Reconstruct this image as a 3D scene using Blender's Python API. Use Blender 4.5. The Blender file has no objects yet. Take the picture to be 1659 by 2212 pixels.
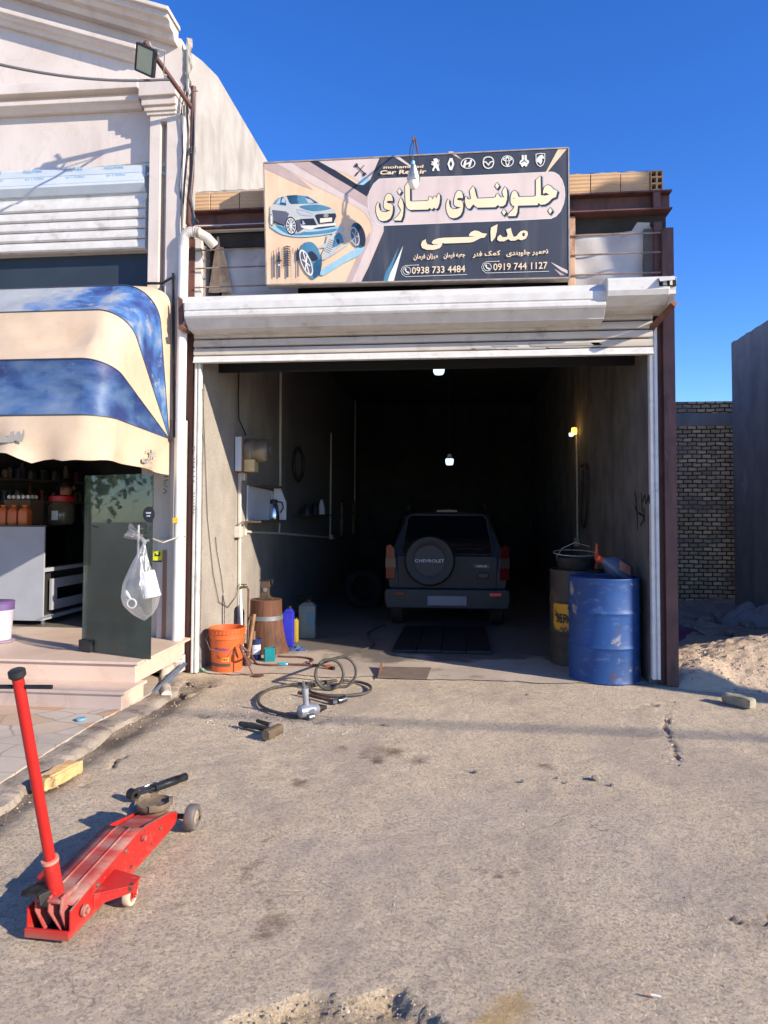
import bpy, bmesh, math, random
from mathutils import Vector as V, Matrix, noise
from mathutils.geometry import tessellate_polygon
R = math.radians
SC = bpy.context.scene
COL = SC.collection
# ---------------------------------------------------------------- camera, sky, sun, exposure
CAMH, FPX, CX, CY, YAW, PITCH, ROLL = 1.5, 1535.0, 829.5, 1046.0, R(6.2), R(2.2), R(0.2)
cam = bpy.data.objects.new('camera', bpy.data.cameras.new('camera'))
COL.objects.link(cam)
cam.location = (0, 0, CAMH)
CR = Matrix.Rotation(YAW, 3, 'Z') @ Matrix.Rotation(R(90) + PITCH, 3, 'X') @ Matrix.Rotation(ROLL, 3, 'Z')
cam.rotation_euler = CR.to_euler()
cam.data.sensor_fit = 'VERTICAL'
cam.data.sensor_height = 24.0
cam.data.lens = 24.0 * FPX / 2212.0
cam.data.shift_y = -(1106.0 - CY) / 2212.0
cam.data.clip_start, cam.data.clip_end = 0.05, 2000
SC.camera = cam
SUN = V((1.95, -1.0, 0.98)).normalized()          # towards the sun
world = bpy.data.worlds.new('World'); SC.world = world; world.use_nodes = True
wn = world.node_tree
sky = wn.nodes.new('ShaderNodeTexSky'); sky.sky_type = 'NISHITA'; sky.sun_disc = False
sky.sun_elevation = math.asin(SUN.z); sky.sun_rotation = math.atan2(SUN.x, SUN.y)
sky.altitude = 1500; sky.air_density = 1.0; sky.dust_density = 0.15; sky.ozone_density = 4.0
bg = wn.nodes['Background']; bg.inputs['Strength'].default_value = 0.115
hs0 = wn.nodes.new('ShaderNodeHueSaturation'); hs0.inputs['Saturation'].default_value = 1.24; hs0.inputs['Value'].default_value = 1.48; hs0.inputs['Hue'].default_value = .515
wn.links.new(sky.outputs[0], hs0.inputs['Color']); wn.links.new(hs0.outputs[0], bg.inputs['Color'])
sl = bpy.data.lights.new('sun', 'SUN'); sl.energy = 5.0; sl.angle = R(0.53); sl.color = (1.0, 0.89, 0.735)
so = bpy.data.objects.new('sun', sl); COL.objects.link(so); so.rotation_euler = SUN.to_track_quat('Z', 'Y').to_euler()
so.location = SUN * 30
SC.view_settings.view_transform = 'Standard'; SC.view_settings.look = 'None'
SC.view_settings.exposure = 0.75; SC.view_settings.gamma = 1.0; SC.view_settings.use_curve_mapping = False
SC.render.engine = 'CYCLES'
SC.cycles.max_bounces = 8; SC.cycles.transparent_max_bounces = 16
rnd = random.Random(7)
# ---------------------------------------------------------------- measuring: photo point -> point on a real plane
def ray(u, v): return CR @ V(((u - CX) / FPX, -(v - CY) / FPX, -1.0))
O = V((0, 0, CAMH))
def onz(u, v, z=0.0): d = ray(u, v); return O + d * ((z - CAMH) / d.z)
def ony(u, v, y): d = ray(u, v); return O + d * (y / d.y)
def onx(u, v, x): d = ray(u, v); return O + d * (x / d.x)
Y0 = 0.5 * (onz(425, 1452).y + onz(1425, 1480).y)
XL = onz(431, 1450).x; XR = ony(1404, 1300, Y0).x
def zr(x0, y0, w): k = w / 1659.0; return lambda x, y: ((x0 + x * k) / 1.15732, (y0 + y * k) / 1.15732)
RT = CR @ V((1, 0, 0)); FW = V((-math.sin(YAW), math.cos(YAW), 0))
RT = V((math.cos(YAW), math.sin(YAW), 0)); UP = V((0, 0, 1))
# ---------------------------------------------------------------- mesh builder
ORG = {}
class MB:
    def __init__(s, M=None): s.v = []; s.f = []; s.m = []; s.M = M
    def add(s, vs, fs, mi=0):
        b = len(s.v)
        for p in vs: p = V(p); s.v.append(s.M @ p if s.M else p)
        for f in fs: s.f.append([b + i for i in f]); s.m.append(mi)
        return s
    def box(s, c, sz, rot=None, mi=0):
        h = [x / 2 for x in sz]; c = V(c)
        vs = [V((sx * h[0], sy * h[1], sz_ * h[2])) for sx in (-1, 1) for sy in (-1, 1) for sz_ in (-1, 1)]
        if rot is not None:
            if isinstance(rot, (int, float)): rot = Matrix.Rotation(rot, 3, 'Z')
            vs = [rot @ p for p in vs]
        return s.add([c + p for p in vs], [(0, 1, 3, 2), (4, 6, 7, 5), (0, 4, 5, 1), (2, 3, 7, 6), (0, 2, 6, 4), (1, 5, 7, 3)], mi)
    def bb(s, a, b, mi=0):
        a, b = V(a), V(b); return s.box((a + b) / 2, [abs(x) for x in (b - a)], None, mi)
    def hexa(s, q0, q1, mi=0):      # two quads joined to a solid
        return s.add(list(q0) + list(q1), [(3, 2, 1, 0), (4, 5, 6, 7), (0, 1, 5, 4), (1, 2, 6, 5), (2, 3, 7, 6), (3, 0, 4, 7)], mi)
    def poly(s, pts, mi=0, holes=()):
        loops = [[V(p) for p in pts]] + [[V(p) for p in h] for h in holes]
        flat = [p for l in loops for p in l]
        return s.add(flat, tessellate_polygon(loops), mi)
    def ext(s, pts, w, mi=0):       # flat outline (3-D points) pushed along w
        pts = [V(p) for p in pts]; w = V(w); n = len(pts)
        tri = tessellate_polygon([pts])
        fs = [tuple(t) for t in tri] + [tuple(n + i for i in reversed(t)) for t in tri]
        fs += [(i, (i + 1) % n, n + (i + 1) % n, n + i) for i in range(n)]
        return s.add(pts + [p + w for p in pts], fs, mi)
    def tube(s, path, r, n=8, mi=0, cap=True, closed=False):
        path = [V(p) for p in path]; k = len(path)
        rs = r if isinstance(r, (list, tuple)) else [r] * k
        vs = []; nrm = None
        for i, p in enumerate(path):
            if closed: t = path[(i + 1) % k] - path[i - 1]
            else: t = path[min(i + 1, k - 1)] - path[max(i - 1, 0)]
            t = t.normalized() if t.length > 1e-9 else V((0, 0, 1))
            if nrm is None:
                nrm = t.cross(V((0, 0, 1)));
                if nrm.length < 1e-3: nrm = t.cross(V((0, 1, 0)))
            nrm = (nrm - t * nrm.dot(t)).normalized(); bn = t.cross(nrm)
            for j in range(n):
                a = 2 * math.pi * j / n; vs.append(p + (nrm * math.cos(a) + bn * math.sin(a)) * rs[i])
        fs = [(i * n + j, i * n + (j + 1) % n, ((i + 1) % k) * n + (j + 1) % n, ((i + 1) % k) * n + j)
              for i in range(k if closed else k - 1) for j in range(n)]
        if cap and not closed: fs += [tuple(reversed(range(n))), tuple((k - 1) * n + j for j in range(n))]
        return s.add(vs, fs, mi)
    def lathe(s, prof, c, n=24, mi=0, rot=None, sq=None):   # prof [(r, z)]
        c = V(c); vs = []; k = len(prof)
        for r, z in prof:
            for j in range(n):
                a = 2 * math.pi * j / n; q = 1.0
                if sq: q = 1.0 / (abs(math.cos(a)) ** sq + abs(math.sin(a)) ** sq) ** (1.0 / sq)
                p = V((r * q * math.cos(a), r * q * math.sin(a), z))
                vs.append(c + (rot @ p if rot is not None else p))
        fs = [(i * n + j, i * n + (j + 1) % n, (i + 1) * n + (j + 1) % n, (i + 1) * n + j) for i in range(k - 1) for j in range(n)]
        if prof[0][0] > 1e-6: fs.append(tuple(reversed(range(n))))
        if prof[-1][0] > 1e-6: fs.append(tuple((k - 1) * n + j for j in range(n)))
        return s.add(vs, fs, mi)
    def grid(s, fn, nu, nv, mi=0):
        vs = [fn(i / nu, j / nv) for j in range(nv + 1) for i in range(nu + 1)]; w = nu + 1
        return s.add(vs, [(j * w + i, j * w + i + 1, (j + 1) * w + i + 1, (j + 1) * w + i) for j in range(nv) for i in range(nu)], mi)
    def sweep(s, prof, p0, p1, mi=0, out=(0, -1, 0), up=(0, 0, 1)):
        p0, p1, out, up = V(p0), V(p1), V(out), V(up); n = len(prof)
        vs = [p + out * a + up * b for p in (p0, p1) for a, b in prof]
        tri = tessellate_polygon([[V((a, b, 0)) for a, b in prof]])
        fs = [(i, (i + 1) % n, n + (i + 1) % n, n + i) for i in range(n)] + [tuple(t) for t in tri] + [tuple(n + i for i in reversed(t)) for t in tri]
        return s.add(vs, fs, mi)
    def build(s, name, mats, parent=None, smooth=None, bevel=0, seg=2, solid=0, fixn=True, label=None, sub=0):
        org = ORG.get(parent.name, V((0, 0, 0))) if parent else V((0, 0, 0))
        me = bpy.data.meshes.new(name)
        me.from_pydata([p - org for p in s.v], [], s.f); me.update()
        if not isinstance(mats, (list, tuple)): mats = [mats]
        for m in mats: me.materials.append(m)
        for p, mi in zip(me.polygons, s.m): p.material_index = mi
        if fixn:
            bm = bmesh.new(); bm.from_mesh(me); bmesh.ops.recalc_face_normals(bm, faces=bm.faces[:]); bm.to_mesh(me); bm.free()
        if smooth is not None:
            for p in me.polygons: p.use_smooth = True
            me.set_sharp_from_angle(angle=R(smooth))
        o = bpy.data.objects.new(name, me); COL.objects.link(o)
        if parent: o.parent = parent
        ORG[o.name] = org
        if bevel:
            b = o.modifiers.new('bevel', 'BEVEL'); b.width = bevel; b.segments = seg; b.limit_method = 'ANGLE'; b.angle_limit = R(35)
        if solid:
            b = o.modifiers.new('thick', 'SOLIDIFY'); b.thickness = solid; b.offset = 0
        if sub:
            b = o.modifiers.new('sub', 'SUBSURF'); b.levels = sub; b.render_levels = sub
        if label: o['label'] = label
        return o
def tag(o, label, cat, group=None, kind=None):
    o['label'] = label; o['category'] = cat
    if group: o['group'] = group
    if kind: o['kind'] = kind
    return o
def root(name, loc, label, cat, group=None):
    o = bpy.data.objects.new(name, None); COL.objects.link(o); o.location = loc; o.empty_display_size = .1
    ORG[o.name] = V(loc); return tag(o, label, cat, group)
def struct(o): o['kind'] = 'structure'; return o
def sm(pts, k=4, closed=True):      # rounded outline through the points
    n = len(pts); out = []
    for i in range(n if closed else n - 1):
        g = (lambda j: V(pts[j % n])) if closed else (lambda j: V(pts[max(0, min(n - 1, j))]))
        a, b, c, d = g(i - 1), g(i), g(i + 1), g(i + 2)
        for t in range(k):
            t /= k; out.append(.5 * ((2 * b) + (c - a) * t + (2 * a - 5 * b + 4 * c - d) * t * t + (3 * b - a - 3 * c + d) * t ** 3))
    if not closed: out.append(V(pts[-1]))
    return out
def frame(o, x, z=(0, 0, 1)):       # matrix with local x along x, local z near z
    x = V(x).normalized(); z = V(z); y = z.cross(x).normalized(); z = x.cross(y)
    m = Matrix((x, y, z)).transposed().to_4x4(); m.translation = V(o); return m
# ---------------------------------------------------------------- materials
def S(r, g, b): return tuple(((c / 255 + .055) / 1.055) ** 2.4 if c > 10 else c / 255 / 12.92 for c in (r, g, b)) + (1,)
class NT:
    def __init__(s, name):
        s.mat = bpy.data.materials.new(name); s.mat.use_nodes = True; s.t = s.mat.node_tree; s.n = s.t.nodes; s.b = s.n['Principled BSDF']
        s.out = s.n['Material Output']; s.tc = s.n.new('ShaderNodeTexCoord')
    def new(s, kind, **kw):
        x = s.n.new(kind)
        for k, v in kw.items():
            if k.startswith('_'): setattr(x, k[1:], v)
            else:
                i = x.inputs[int(k[1:])] if k[0] == 'i' and k[1:].isdigit() else x.inputs[k]
                if isinstance(v, bpy.types.NodeSocket): s.t.links.new(v, i)
                else: i.default_value = v
        return x
    def co(s, scale=(1, 1, 1), src='Object'):
        return s.new('ShaderNodeMapping', Vector=s.tc.outputs[src], Scale=scale).outputs[0]
    def noise(s, scale, co=None, detail=6, rough=.55, dist=0.0):
        return s.new('ShaderNodeTexNoise', Vector=co or s.co(), Scale=scale, Detail=detail, Roughness=rough, Distortion=dist).outputs['Fac']
    def ramp(s, f, a, b, c0=(0, 0, 0, 1), c1=(1, 1, 1, 1)):
        r = s.new('ShaderNodeValToRGB', Fac=f); e = r.color_ramp.elements
        e[0].position, e[1].position = a, b; e[0].color, e[1].color = c0, c1; return r.outputs[0]
    def mix(s, f, a, b, mode='MIX'):
        x = s.new('ShaderNodeMix', _data_type='RGBA', _blend_type=mode)
        for i, v in ((0, f), (6, a), (7, b)):
            if isinstance(v, bpy.types.NodeSocket): s.t.links.new(v, x.inputs[i])
            else: x.inputs[i].default_value = v
        return x.outputs[2]
    def math(s, op, a, b=0.0):
        x = s.n.new('ShaderNodeMath'); x.operation = op
        for i, v in ((0, a), (1, b)):
            if isinstance(v, bpy.types.NodeSocket): s.t.links.new(v, x.inputs[i])
            else: x.inputs[i].default_value = v
        return x.outputs[0]
    def bump(s, h, strength=.5, dist=.01, prev=None):
        kw = dict(Height=h, Strength=strength, Distance=dist)
        if prev is not None: kw['Normal'] = prev
        return s.new('ShaderNodeBump', **kw).outputs[0]
    def set(s, **kw):
        for k, v in kw.items():
            i = s.b.inputs[k.replace('_', ' ')]
            if isinstance(v, bpy.types.NodeSocket): s.t.links.new(v, i)
            else: i.default_value = v
        return s.mat
MATS = {}
def mat(name, c1, c2=None, scale=6, rough=.7, metal=0.0, bump=0.0, bs=40, st=(1, 1, 1), dirt=None, ds=4, dt=(.52, .68), dst=(1, 1, 1), amt=1.0, spec=.5, coat=0.0, bd=.01, dist=0.0):
    if name in MATS: return MATS[name]
    t = NT(name)
    c = c1
    if c2: c = t.mix(t.ramp(t.noise(scale, t.co(st), dist=dist), .32, .68), c1, c2)
    if dirt:
        f = t.ramp(t.noise(ds, t.co(dst), detail=9, rough=.65), dt[0], dt[1])
        if amt < 1: f = t.math('MULTIPLY', f, amt)
        c = t.mix(f, c, dirt)
    t.set(Base_Color=c, Roughness=rough, Metallic=metal, Coat_Weight=coat)
    t.b.inputs['Specular IOR Level'].default_value = spec
    if bump: t.set(Normal=t.bump(t.noise(bs, detail=8, rough=.6), bump, bd))
    MATS[name] = t.mat; return t.mat
def emis(name, c, k):
    t = NT(name); return t.set(Base_Color=c, Emission_Color=c, Emission_Strength=k)
def glassy(name, tint, gloss=.25, rough=.02, ior=1.5):
    t = NT(name); tr = t.new('ShaderNodeBsdfTransparent', Color=tint); gl = t.new('ShaderNodeBsdfGlossy', Color=(1, 1, 1, 1), Roughness=rough)
    fr = t.new('ShaderNodeFresnel', IOR=ior); f = t.math('ADD', fr.outputs[0], gloss)
    mx = t.new('ShaderNodeMixShader', Fac=f, i1=tr.outputs[0], i2=gl.outputs[0]); t.t.links.new(mx.outputs[0], t.out.inputs['Surface']); return t.mat
STONE = None
def make_stone(name, a, b, vein, pol=.35):
    t = NT(name); c = t.mix(t.ramp(t.noise(1.3, dist=.6), .3, .7), a, b)
    v = t.noise(2.2, t.co((1, 1, .6)), detail=10, dist=1.4)
    c = t.mix(t.math('MULTIPLY', t.ramp(t.math('ABSOLUTE', t.math('SUBTRACT', v, .5)), .0, .02, (1, 1, 1, 1), (0, 0, 0, 1)), .16), c, vein)
    c = t.mix(t.math('MULTIPLY', t.ramp(t.noise(5, t.co((1, 1, .15))), .55, .8), .35), c, S(140, 122, 106))
    return t.set(Base_Color=c, Roughness=pol, Normal=t.bump(t.noise(30), .08, .01))
stone = make_stone('cream stone cladding', S(208, 198, 189), S(192, 180, 170), S(172, 142, 124), .5)
stepstone = make_stone('pink travertine', S(214, 192, 172), S(198, 172, 152), S(162, 122, 98), .5)
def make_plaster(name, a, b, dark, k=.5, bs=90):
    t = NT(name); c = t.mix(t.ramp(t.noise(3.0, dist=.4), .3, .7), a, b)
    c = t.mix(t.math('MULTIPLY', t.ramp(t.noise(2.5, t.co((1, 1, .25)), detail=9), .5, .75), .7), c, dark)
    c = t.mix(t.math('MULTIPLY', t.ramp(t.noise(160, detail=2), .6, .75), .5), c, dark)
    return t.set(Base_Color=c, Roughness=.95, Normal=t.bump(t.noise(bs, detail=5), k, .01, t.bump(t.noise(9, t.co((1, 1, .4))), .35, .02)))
sidecement = make_plaster('rough cement render', S(176, 170, 162), S(158, 150, 141), S(120, 112, 104))
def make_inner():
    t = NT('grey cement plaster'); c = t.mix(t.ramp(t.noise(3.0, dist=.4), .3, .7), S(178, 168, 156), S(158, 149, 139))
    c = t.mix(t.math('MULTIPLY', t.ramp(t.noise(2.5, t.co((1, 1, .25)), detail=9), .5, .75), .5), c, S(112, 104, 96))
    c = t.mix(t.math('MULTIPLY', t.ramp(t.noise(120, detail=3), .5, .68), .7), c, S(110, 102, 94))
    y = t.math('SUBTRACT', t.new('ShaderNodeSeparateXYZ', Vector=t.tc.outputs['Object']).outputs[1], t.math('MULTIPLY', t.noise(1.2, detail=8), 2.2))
    c = t.mix(t.ramp(t.math('MULTIPLY', y, .3), .0, .75), c, S(96, 94, 93))  # plaster darkens with depth: the garage's inner shade put into its colour
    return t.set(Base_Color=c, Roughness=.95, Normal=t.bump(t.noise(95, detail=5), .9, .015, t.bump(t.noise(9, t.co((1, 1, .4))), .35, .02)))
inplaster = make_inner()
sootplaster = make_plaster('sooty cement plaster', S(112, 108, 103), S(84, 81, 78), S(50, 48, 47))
deepshade = make_plaster('shade dark plaster', S(62, 60, 58), S(44, 43, 42), S(26, 26, 26))  # darker copy of the plaster: deep interior shade put into back wall and roof
darkplaster = make_plaster('dark grey cement render', S(152, 149, 147), S(134, 131, 129), S(106, 103, 102))
white_metal = mat('white painted aluminium', S(207, 205, 200), S(192, 189, 183), 8, .42, 0, .03, 30, dirt=S(126, 106, 88), ds=7, dt=(.56, .8), dst=(.6, 1, .8), amt=.75)
curtain_m = mat('dusty white shutter slat', S(196, 187, 176), S(174, 164, 151), 3, .55, 0, .04, 40, st=(.5, 1, 3), dirt=S(110, 90, 74), ds=6, dt=(.54, .78), dst=(.8, 1, .8), amt=.65)
brown_steel = mat('red oxide painted steel', S(104, 66, 58), S(82, 52, 46), 5, .6, 0, .1, 60, dirt=S(52, 38, 34), ds=5, dt=(.5, .7), dst=(2, 2, .5))
rust_steel = mat('rusty steel', S(120, 78, 60), S(84, 56, 46), 14, .75, 0, .2, 80, dirt=S(70, 44, 34), ds=9)
dark_steel = mat('dark greasy steel', S(58, 55, 53), S(36, 34, 34), 18, .5, .6, .1, 60, dirt=S(88, 74, 62), ds=12, dt=(.56, .72))
bare_steel = mat('bright worn steel', S(190, 190, 190), S(150, 150, 150), 22, .32, .9, .04, 60)
black_rubber = mat('black rubber', S(34, 34, 35), S(48, 46, 45), 20, .65, 0, .1, 80, dirt=S(96, 88, 80), ds=14, dt=(.56, .75), amt=.5)
black_plastic = mat('black plastic', S(30, 30, 32), S(40, 40, 42), 10, .45)
pvc = mat('white plastic drain pipe', S(228, 227, 224), S(216, 213, 208), 5, .4, 0, .02, 30, dirt=S(150, 138, 122), ds=5, dt=(.6, .8), dst=(3, 3, .7), amt=.5)
pvc_dirty = mat('dusty plastic elbow', S(196, 186, 174), S(170, 158, 146), 9, .6, 0, .05, 40, dirt=S(110, 98, 86), ds=8)
white_board = mat('white melamine board', S(214, 216, 220), S(202, 204, 210), 4, .45)
cable_m = mat('black cable', S(28, 28, 30), S(40, 39, 40), 30, .6)
cream_cable = mat('old white cable', S(186, 178, 160), S(160, 150, 134), 30, .6)
# ================================================================ GROUND
def seg_d(p, a, b):
    a, b = V(a[:2]), V(b[:2]); p = V(p[:2]); ab = b - a; t = max(0, min(1, (p - a).dot(ab) / ab.length_squared)); return (p - a - ab * t).length
def path_d(p, pts): return min(seg_d(p, pts[i], pts[i + 1]) for i in range(len(pts) - 1))
def inpoly(p, poly):
    c = False; n = len(poly)
    for i in range(n):
        a, b = poly[i], poly[i - 1]
        if (a[1] > p[1]) != (b[1] > p[1]) and p[0] < (b[0] - a[0]) * (p[1] - a[1]) / (b[1] - a[1]) + a[0]: c = not c
    return c
GUT = [onz(*q) for q in ((-60, 1800), (0, 1752), (130, 1665), (255, 1590), (345, 1535), (400, 1490), (440, 1470))]
HOLES = [([onz(*q) for q in ((385, 1492), (400, 1500), (420, 1497))], .03, .1), ([onz(*q) for q in ((402, 1470), (425, 1478), (462, 1480))], .022, .08),
         ([onz(*q) for q in ((424, 1542), (442, 1545))], .022, .05), ([onz(*q) for q in ((796, 1562), (828, 1564))], .016, .03),
         ([onz(*q) for q in ((1406, 1520), (1418, 1522))], .025, .05), ([onz(*q) for q in ((1440, 1538), (1436, 1560), (1445, 1590))], .010, .022),
         ([onz(*q) for q in ((1445, 1590), (1462, 1622), (1470, 1640))], .010, .018), ([onz(*q) for q in ((1575, 1978), (1620, 1990), (1670, 1972))], .01, .02),
         ([onz(*q) for q in ((245, 1655), (252, 1640), (265, 1628))], .012, .03), ([onz(*q) for q in ((176, 1700), (190, 1690))], .012, .02)]
STAINS = [((650, 1688), .055), ((642, 1692), .04), ((815, 1620), .09), ((790, 1625), .06), ((845, 1622), .07), ((735, 1616), .05), ((820, 1640), .05), ((600, 1762), .012), ((592, 1780), .018), ((586, 1792), .018), ((582, 1803), .018),
          ((580, 1815), .016), ((572, 1830), .018), ((560, 1845), .016), ((548, 1860), .022), ((540, 1872), .03), ((537, 1886), .02), ((555, 1905), .014), ((570, 1925), .018), ((578, 1945), .02),
          ((577, 1958), .026), ((572, 1985), .018), ((563, 2000), .016), ((558, 2009), .036), ((601, 1988), .038), ((1125, 1870), .024), ((1100, 1882), .022), ((1065, 1888), .018), ((1030, 1886), .016), ((706, 1793), .012),
          ((690, 1560), .05), ((660, 1500), .05), ((735, 1512), .05), ((1180, 1655), .03), ((905, 1640), .05)]
STAINS = [(onz(*q), r) for q, r in STAINS]
BROKEN = [onz(*q) for q in ((360, 2260), (520, 2192), (600, 2150), (690, 2138), (780, 2140), (858, 2128), (890, 2160), (940, 2180), (985, 2230), (1000, 2330), (350, 2330))]
PALE = [(onz(560, 1530), .26), (onz(600, 1570), .22), (onz(690, 1560), .28), (onz(520, 1555), .18), (onz(640, 1510), .16)]
YEL = [(onz(1095, 2165), .10), (onz(1060, 2185), .09), (onz(1120, 2150), .05)]
LAVENDER = [(onz(1330, 1800), .5), (onz(680, 1830), .25), (onz(1000, 1760), .5), (onz(1450, 1900), .4), (onz(760, 1860), .3)]
def axis(a, b, d, lo, hi):
    xs = [a + i * d for i in range(int((b - a) / d) + 1)]; s = d; x = xs[0]; pre = []
    while x > lo: s *= 1.35; x -= s; pre.append(x)
    s = d; x = xs[-1]; post = []
    while x < hi: s *= 1.35; x += s; post.append(x)
    return pre[::-1] + xs + post
xs = axis(-2.7, 2.6, .022, -70, 70)
ys = []; y = 1.55
ys = [1.55 + i * .014 for i in range(80)]; y = ys[-1]
while y < 7.3: y += .022; ys.append(y)
s = .022
while y < 90: s *= 1.35; y += s; ys.append(y)
pre = []; s = .02; y = 1.55
while y > -60: s *= 1.5; y -= s; pre.append(y)
ys = pre[::-1] + ys
vs = []; a_oil = []; a_pale = []; a_dirt = []; a_yel = []; a_lav = []
for y in ys:
    for x in xs:
        z = 0; oil = pale = dirt = yel = lav = 0.0
        if -4.5 < x < 3.2 and 1.4 < y < 7.4:
            p = V((x, y, 0)); n1 = noise.noise(p * 1.7); n3 = noise.noise(p * 9); n5 = noise.noise(p * 26)
            z = -.004 + .004 * n1
            far = min(1, max(0, (6.5 - y) / .5))
            z -= far * (.005 + .004 * n3 + .003 * n5)
            w = V((noise.noise(p * 7 + V((9, 0, 0))), noise.noise(p * 7 + V((0, 9, 0))), 0))
            w2 = V((noise.noise(p * 22 + V((9, 0, 0))), noise.noise(p * 22 + V((0, 9, 0))), 0))
            q = p + w * .035 + w2 * .02
            for pts, r, dp in HOLES:
                if abs(x - pts[0].x) < .7 and abs(y - pts[0].y) < .7:
                    d = path_d(q, pts)
                    if d < r * 2: z -= dp * max(0, min(1, (r - d) / r * 1.8)); dirt = max(dirt, .7 * (1 - d / (2 * r)))
            q2 = p + w * .05 + w2 * .03
            for c, r in STAINS:
                d = math.hypot(q2.x - c.x, (q2.y - c.y) * .8)
                if d < r * 1.5: oil = max(oil, min(1, (1.3 - d / r) * 1.6))
            for c, r in PALE:
                d = math.hypot(q2.x - c.x, q2.y - c.y); pale = max(pale, 1 - d / r)
            for c, r in YEL:
                d = math.hypot(q2.x - c.x, (q2.y - c.y) * 1.6); yel = max(yel, min(1, 1.5 * (1 - d / r)))
            for c, r in LAVENDER:
                d = math.hypot(q2.x - c.x + n1 * .2, q2.y - c.y); lav = max(lav, 1 - d / r)
            if x < -1.4 or y < 5:
                d = path_d(q, GUT)
                if d < .34:
                    k = max(0, 1 - d / .13); z -= .022 * k; dirt = max(dirt, min(1, 1.3 - d / .17) * (.8 + .5 * noise.noise(p * 3)))
            if y < 2.6 and inpoly(q, BROKEN):
                d = min(seg_d(q, BROKEN[i], BROKEN[i - 1]) for i in range(len(BROKEN)))
                z -= min(.045, d * 1.6) - .012 * noise.noise(p * 17) - .008 * noise.noise(p * 40); yel = max(yel, min(.75, .2 + d * 3) * (.7 + n3)); dirt = max(dirt, .25)
        elif y > 6.4 and x > 1.8: z = -.01 + .012 * noise.noise(V((x * 2, y * 2, 0))); dirt = .35 + .3 * noise.noise(V((x, y, 3)))
        elif y > 7.3 and x < 1.9: z = -.02
        vs.append((x, y, z)); a_oil.append(oil); a_pale.append(max(0, pale)); a_dirt.append(max(0, dirt)); a_yel.append(max(0, yel)); a_lav.append(max(0, lav))
w = len(xs)
g = MB(); g.v = [V(p) for p in vs]; g.f = [(j * w + i, j * w + i + 1, (j + 1) * w + i + 1, (j + 1) * w + i) for j in range(len(ys) - 1) for i in range(w - 1)]; g.m = [0] * len(g.f)
def make_ground():
    t = NT('weathered asphalt concrete'); at = lambda n: t.new('ShaderNodeAttribute', _attribute_name=n).outputs['Fac']
    big = t.noise(1.1, dist=.7, detail=8); mid = t.noise(7, dist=.5, detail=8, rough=.65); fine = t.noise(62, detail=7, rough=.72, dist=1.1); clump = t.ramp(t.noise(4.5, detail=6), .35, .65)
    pit = t.math('MULTIPLY', t.ramp(fine, .33, .43, (1, 1, 1, 1), (0, 0, 0, 1)), t.math('ADD', .45, t.math('MULTIPLY', clump, .55)))
    peb = t.new('ShaderNodeTexVoronoi', Vector=t.co(), Scale=95).outputs['Color']; pebv = t.new('ShaderNodeSeparateColor', Color=peb).outputs[0]
    c = t.mix(t.ramp(big, .33, .67), S(243, 219, 183), S(228, 205, 170))
    c = t.mix(t.math('MULTIPLY', t.ramp(mid, .5, .72), .5), c, S(178, 162, 146))
    c = t.mix(t.math('MULTIPLY', t.ramp(t.noise(210, detail=3), .52, .66), .45), c, S(132, 122, 112))
    c = t.mix(t.math('MULTIPLY', t.ramp(pebv, .72, .76), .4), c, S(128, 116, 106)); c = t.mix(t.math('MULTIPLY', t.ramp(pebv, .20, .24, (1, 1, 1, 1), (0, 0, 0, 1)), .4), c, S(232, 214, 194))
    c = t.mix(t.math('MULTIPLY', t.ramp(fine, .54, .62), .6), c, S(222, 208, 190))
    c = t.mix(t.math('MULTIPLY', pit, .8), c, S(90, 80, 73))
    c = t.mix(t.math('MULTIPLY', t.ramp(t.noise(.7, t.co((1.6, 1, 1)), detail=9, rough=.65, dist=1.2), .48, .62), .45), c, S(176, 160, 145))
    c = t.mix(t.math('MULTIPLY', t.ramp(t.noise(330, detail=2), .6, .7), .45), c, S(236, 222, 204))
    c = t.mix(t.math('MULTIPLY', at('lav'), .2), c, S(172, 163, 164))
    br = t.math('ADD', .55, t.math('MULTIPLY', mid, .9))
    c = t.mix(t.math('MULTIPLY', at('pale'), br), c, S(220, 202, 178))
    c = t.mix(t.math('MULTIPLY', at('yel'), br), c, S(208, 176, 126))
    c = t.mix(t.math('MULTIPLY', at('dirt'), .85), c, S(84, 70, 57))
    c = t.mix(t.math('MULTIPLY', at('oil'), t.math('MULTIPLY', t.ramp(mid, .3, .6), .75)), c, S(112, 86, 64))
    cr = t.new('ShaderNodeTexVoronoi', _feature='DISTANCE_TO_EDGE', Vector=t.new('ShaderNodeVectorMath', _operation='ADD', i0=t.co(), i1=t.new('ShaderNodeVectorMath', _operation='SCALE', i0=t.new('ShaderNodeTexNoise', Vector=t.co(), Scale=3.5, Detail=6).outputs['Color'], Scale=.45).outputs[0]).outputs[0], Scale=.9).outputs['Distance']
    crm = t.math('MULTIPLY', t.ramp(cr, 0, .006, (1, 1, 1, 1), (0, 0, 0, 1)), t.ramp(t.noise(1.6), .5, .62))
    tm = t.math('MULTIPLY', t.ramp(t.math('ABSOLUTE', t.math('SUBTRACT', t.math('FRACT', t.math('MULTIPLY', t.math('ADD', t.new('ShaderNodeSeparateXYZ', Vector=t.tc.outputs['Object']).outputs[0], t.math('MULTIPLY', t.noise(.5), .7)), .62)), .5)), .0, .14, (1, 1, 1, 1), (0, 0, 0, 1)), t.ramp(t.noise(2.3, t.co((2, .5, 1)), detail=9), .46, .66))
    c = t.mix(t.math('MULTIPLY', tm, .3), c, S(122, 112, 104))
    c = t.mix(t.math('MULTIPLY', crm, .6), c, S(80, 72, 66))
    lump = t.new('ShaderNodeTexVoronoi', Vector=t.co(), Scale=70).outputs['Distance']
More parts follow.
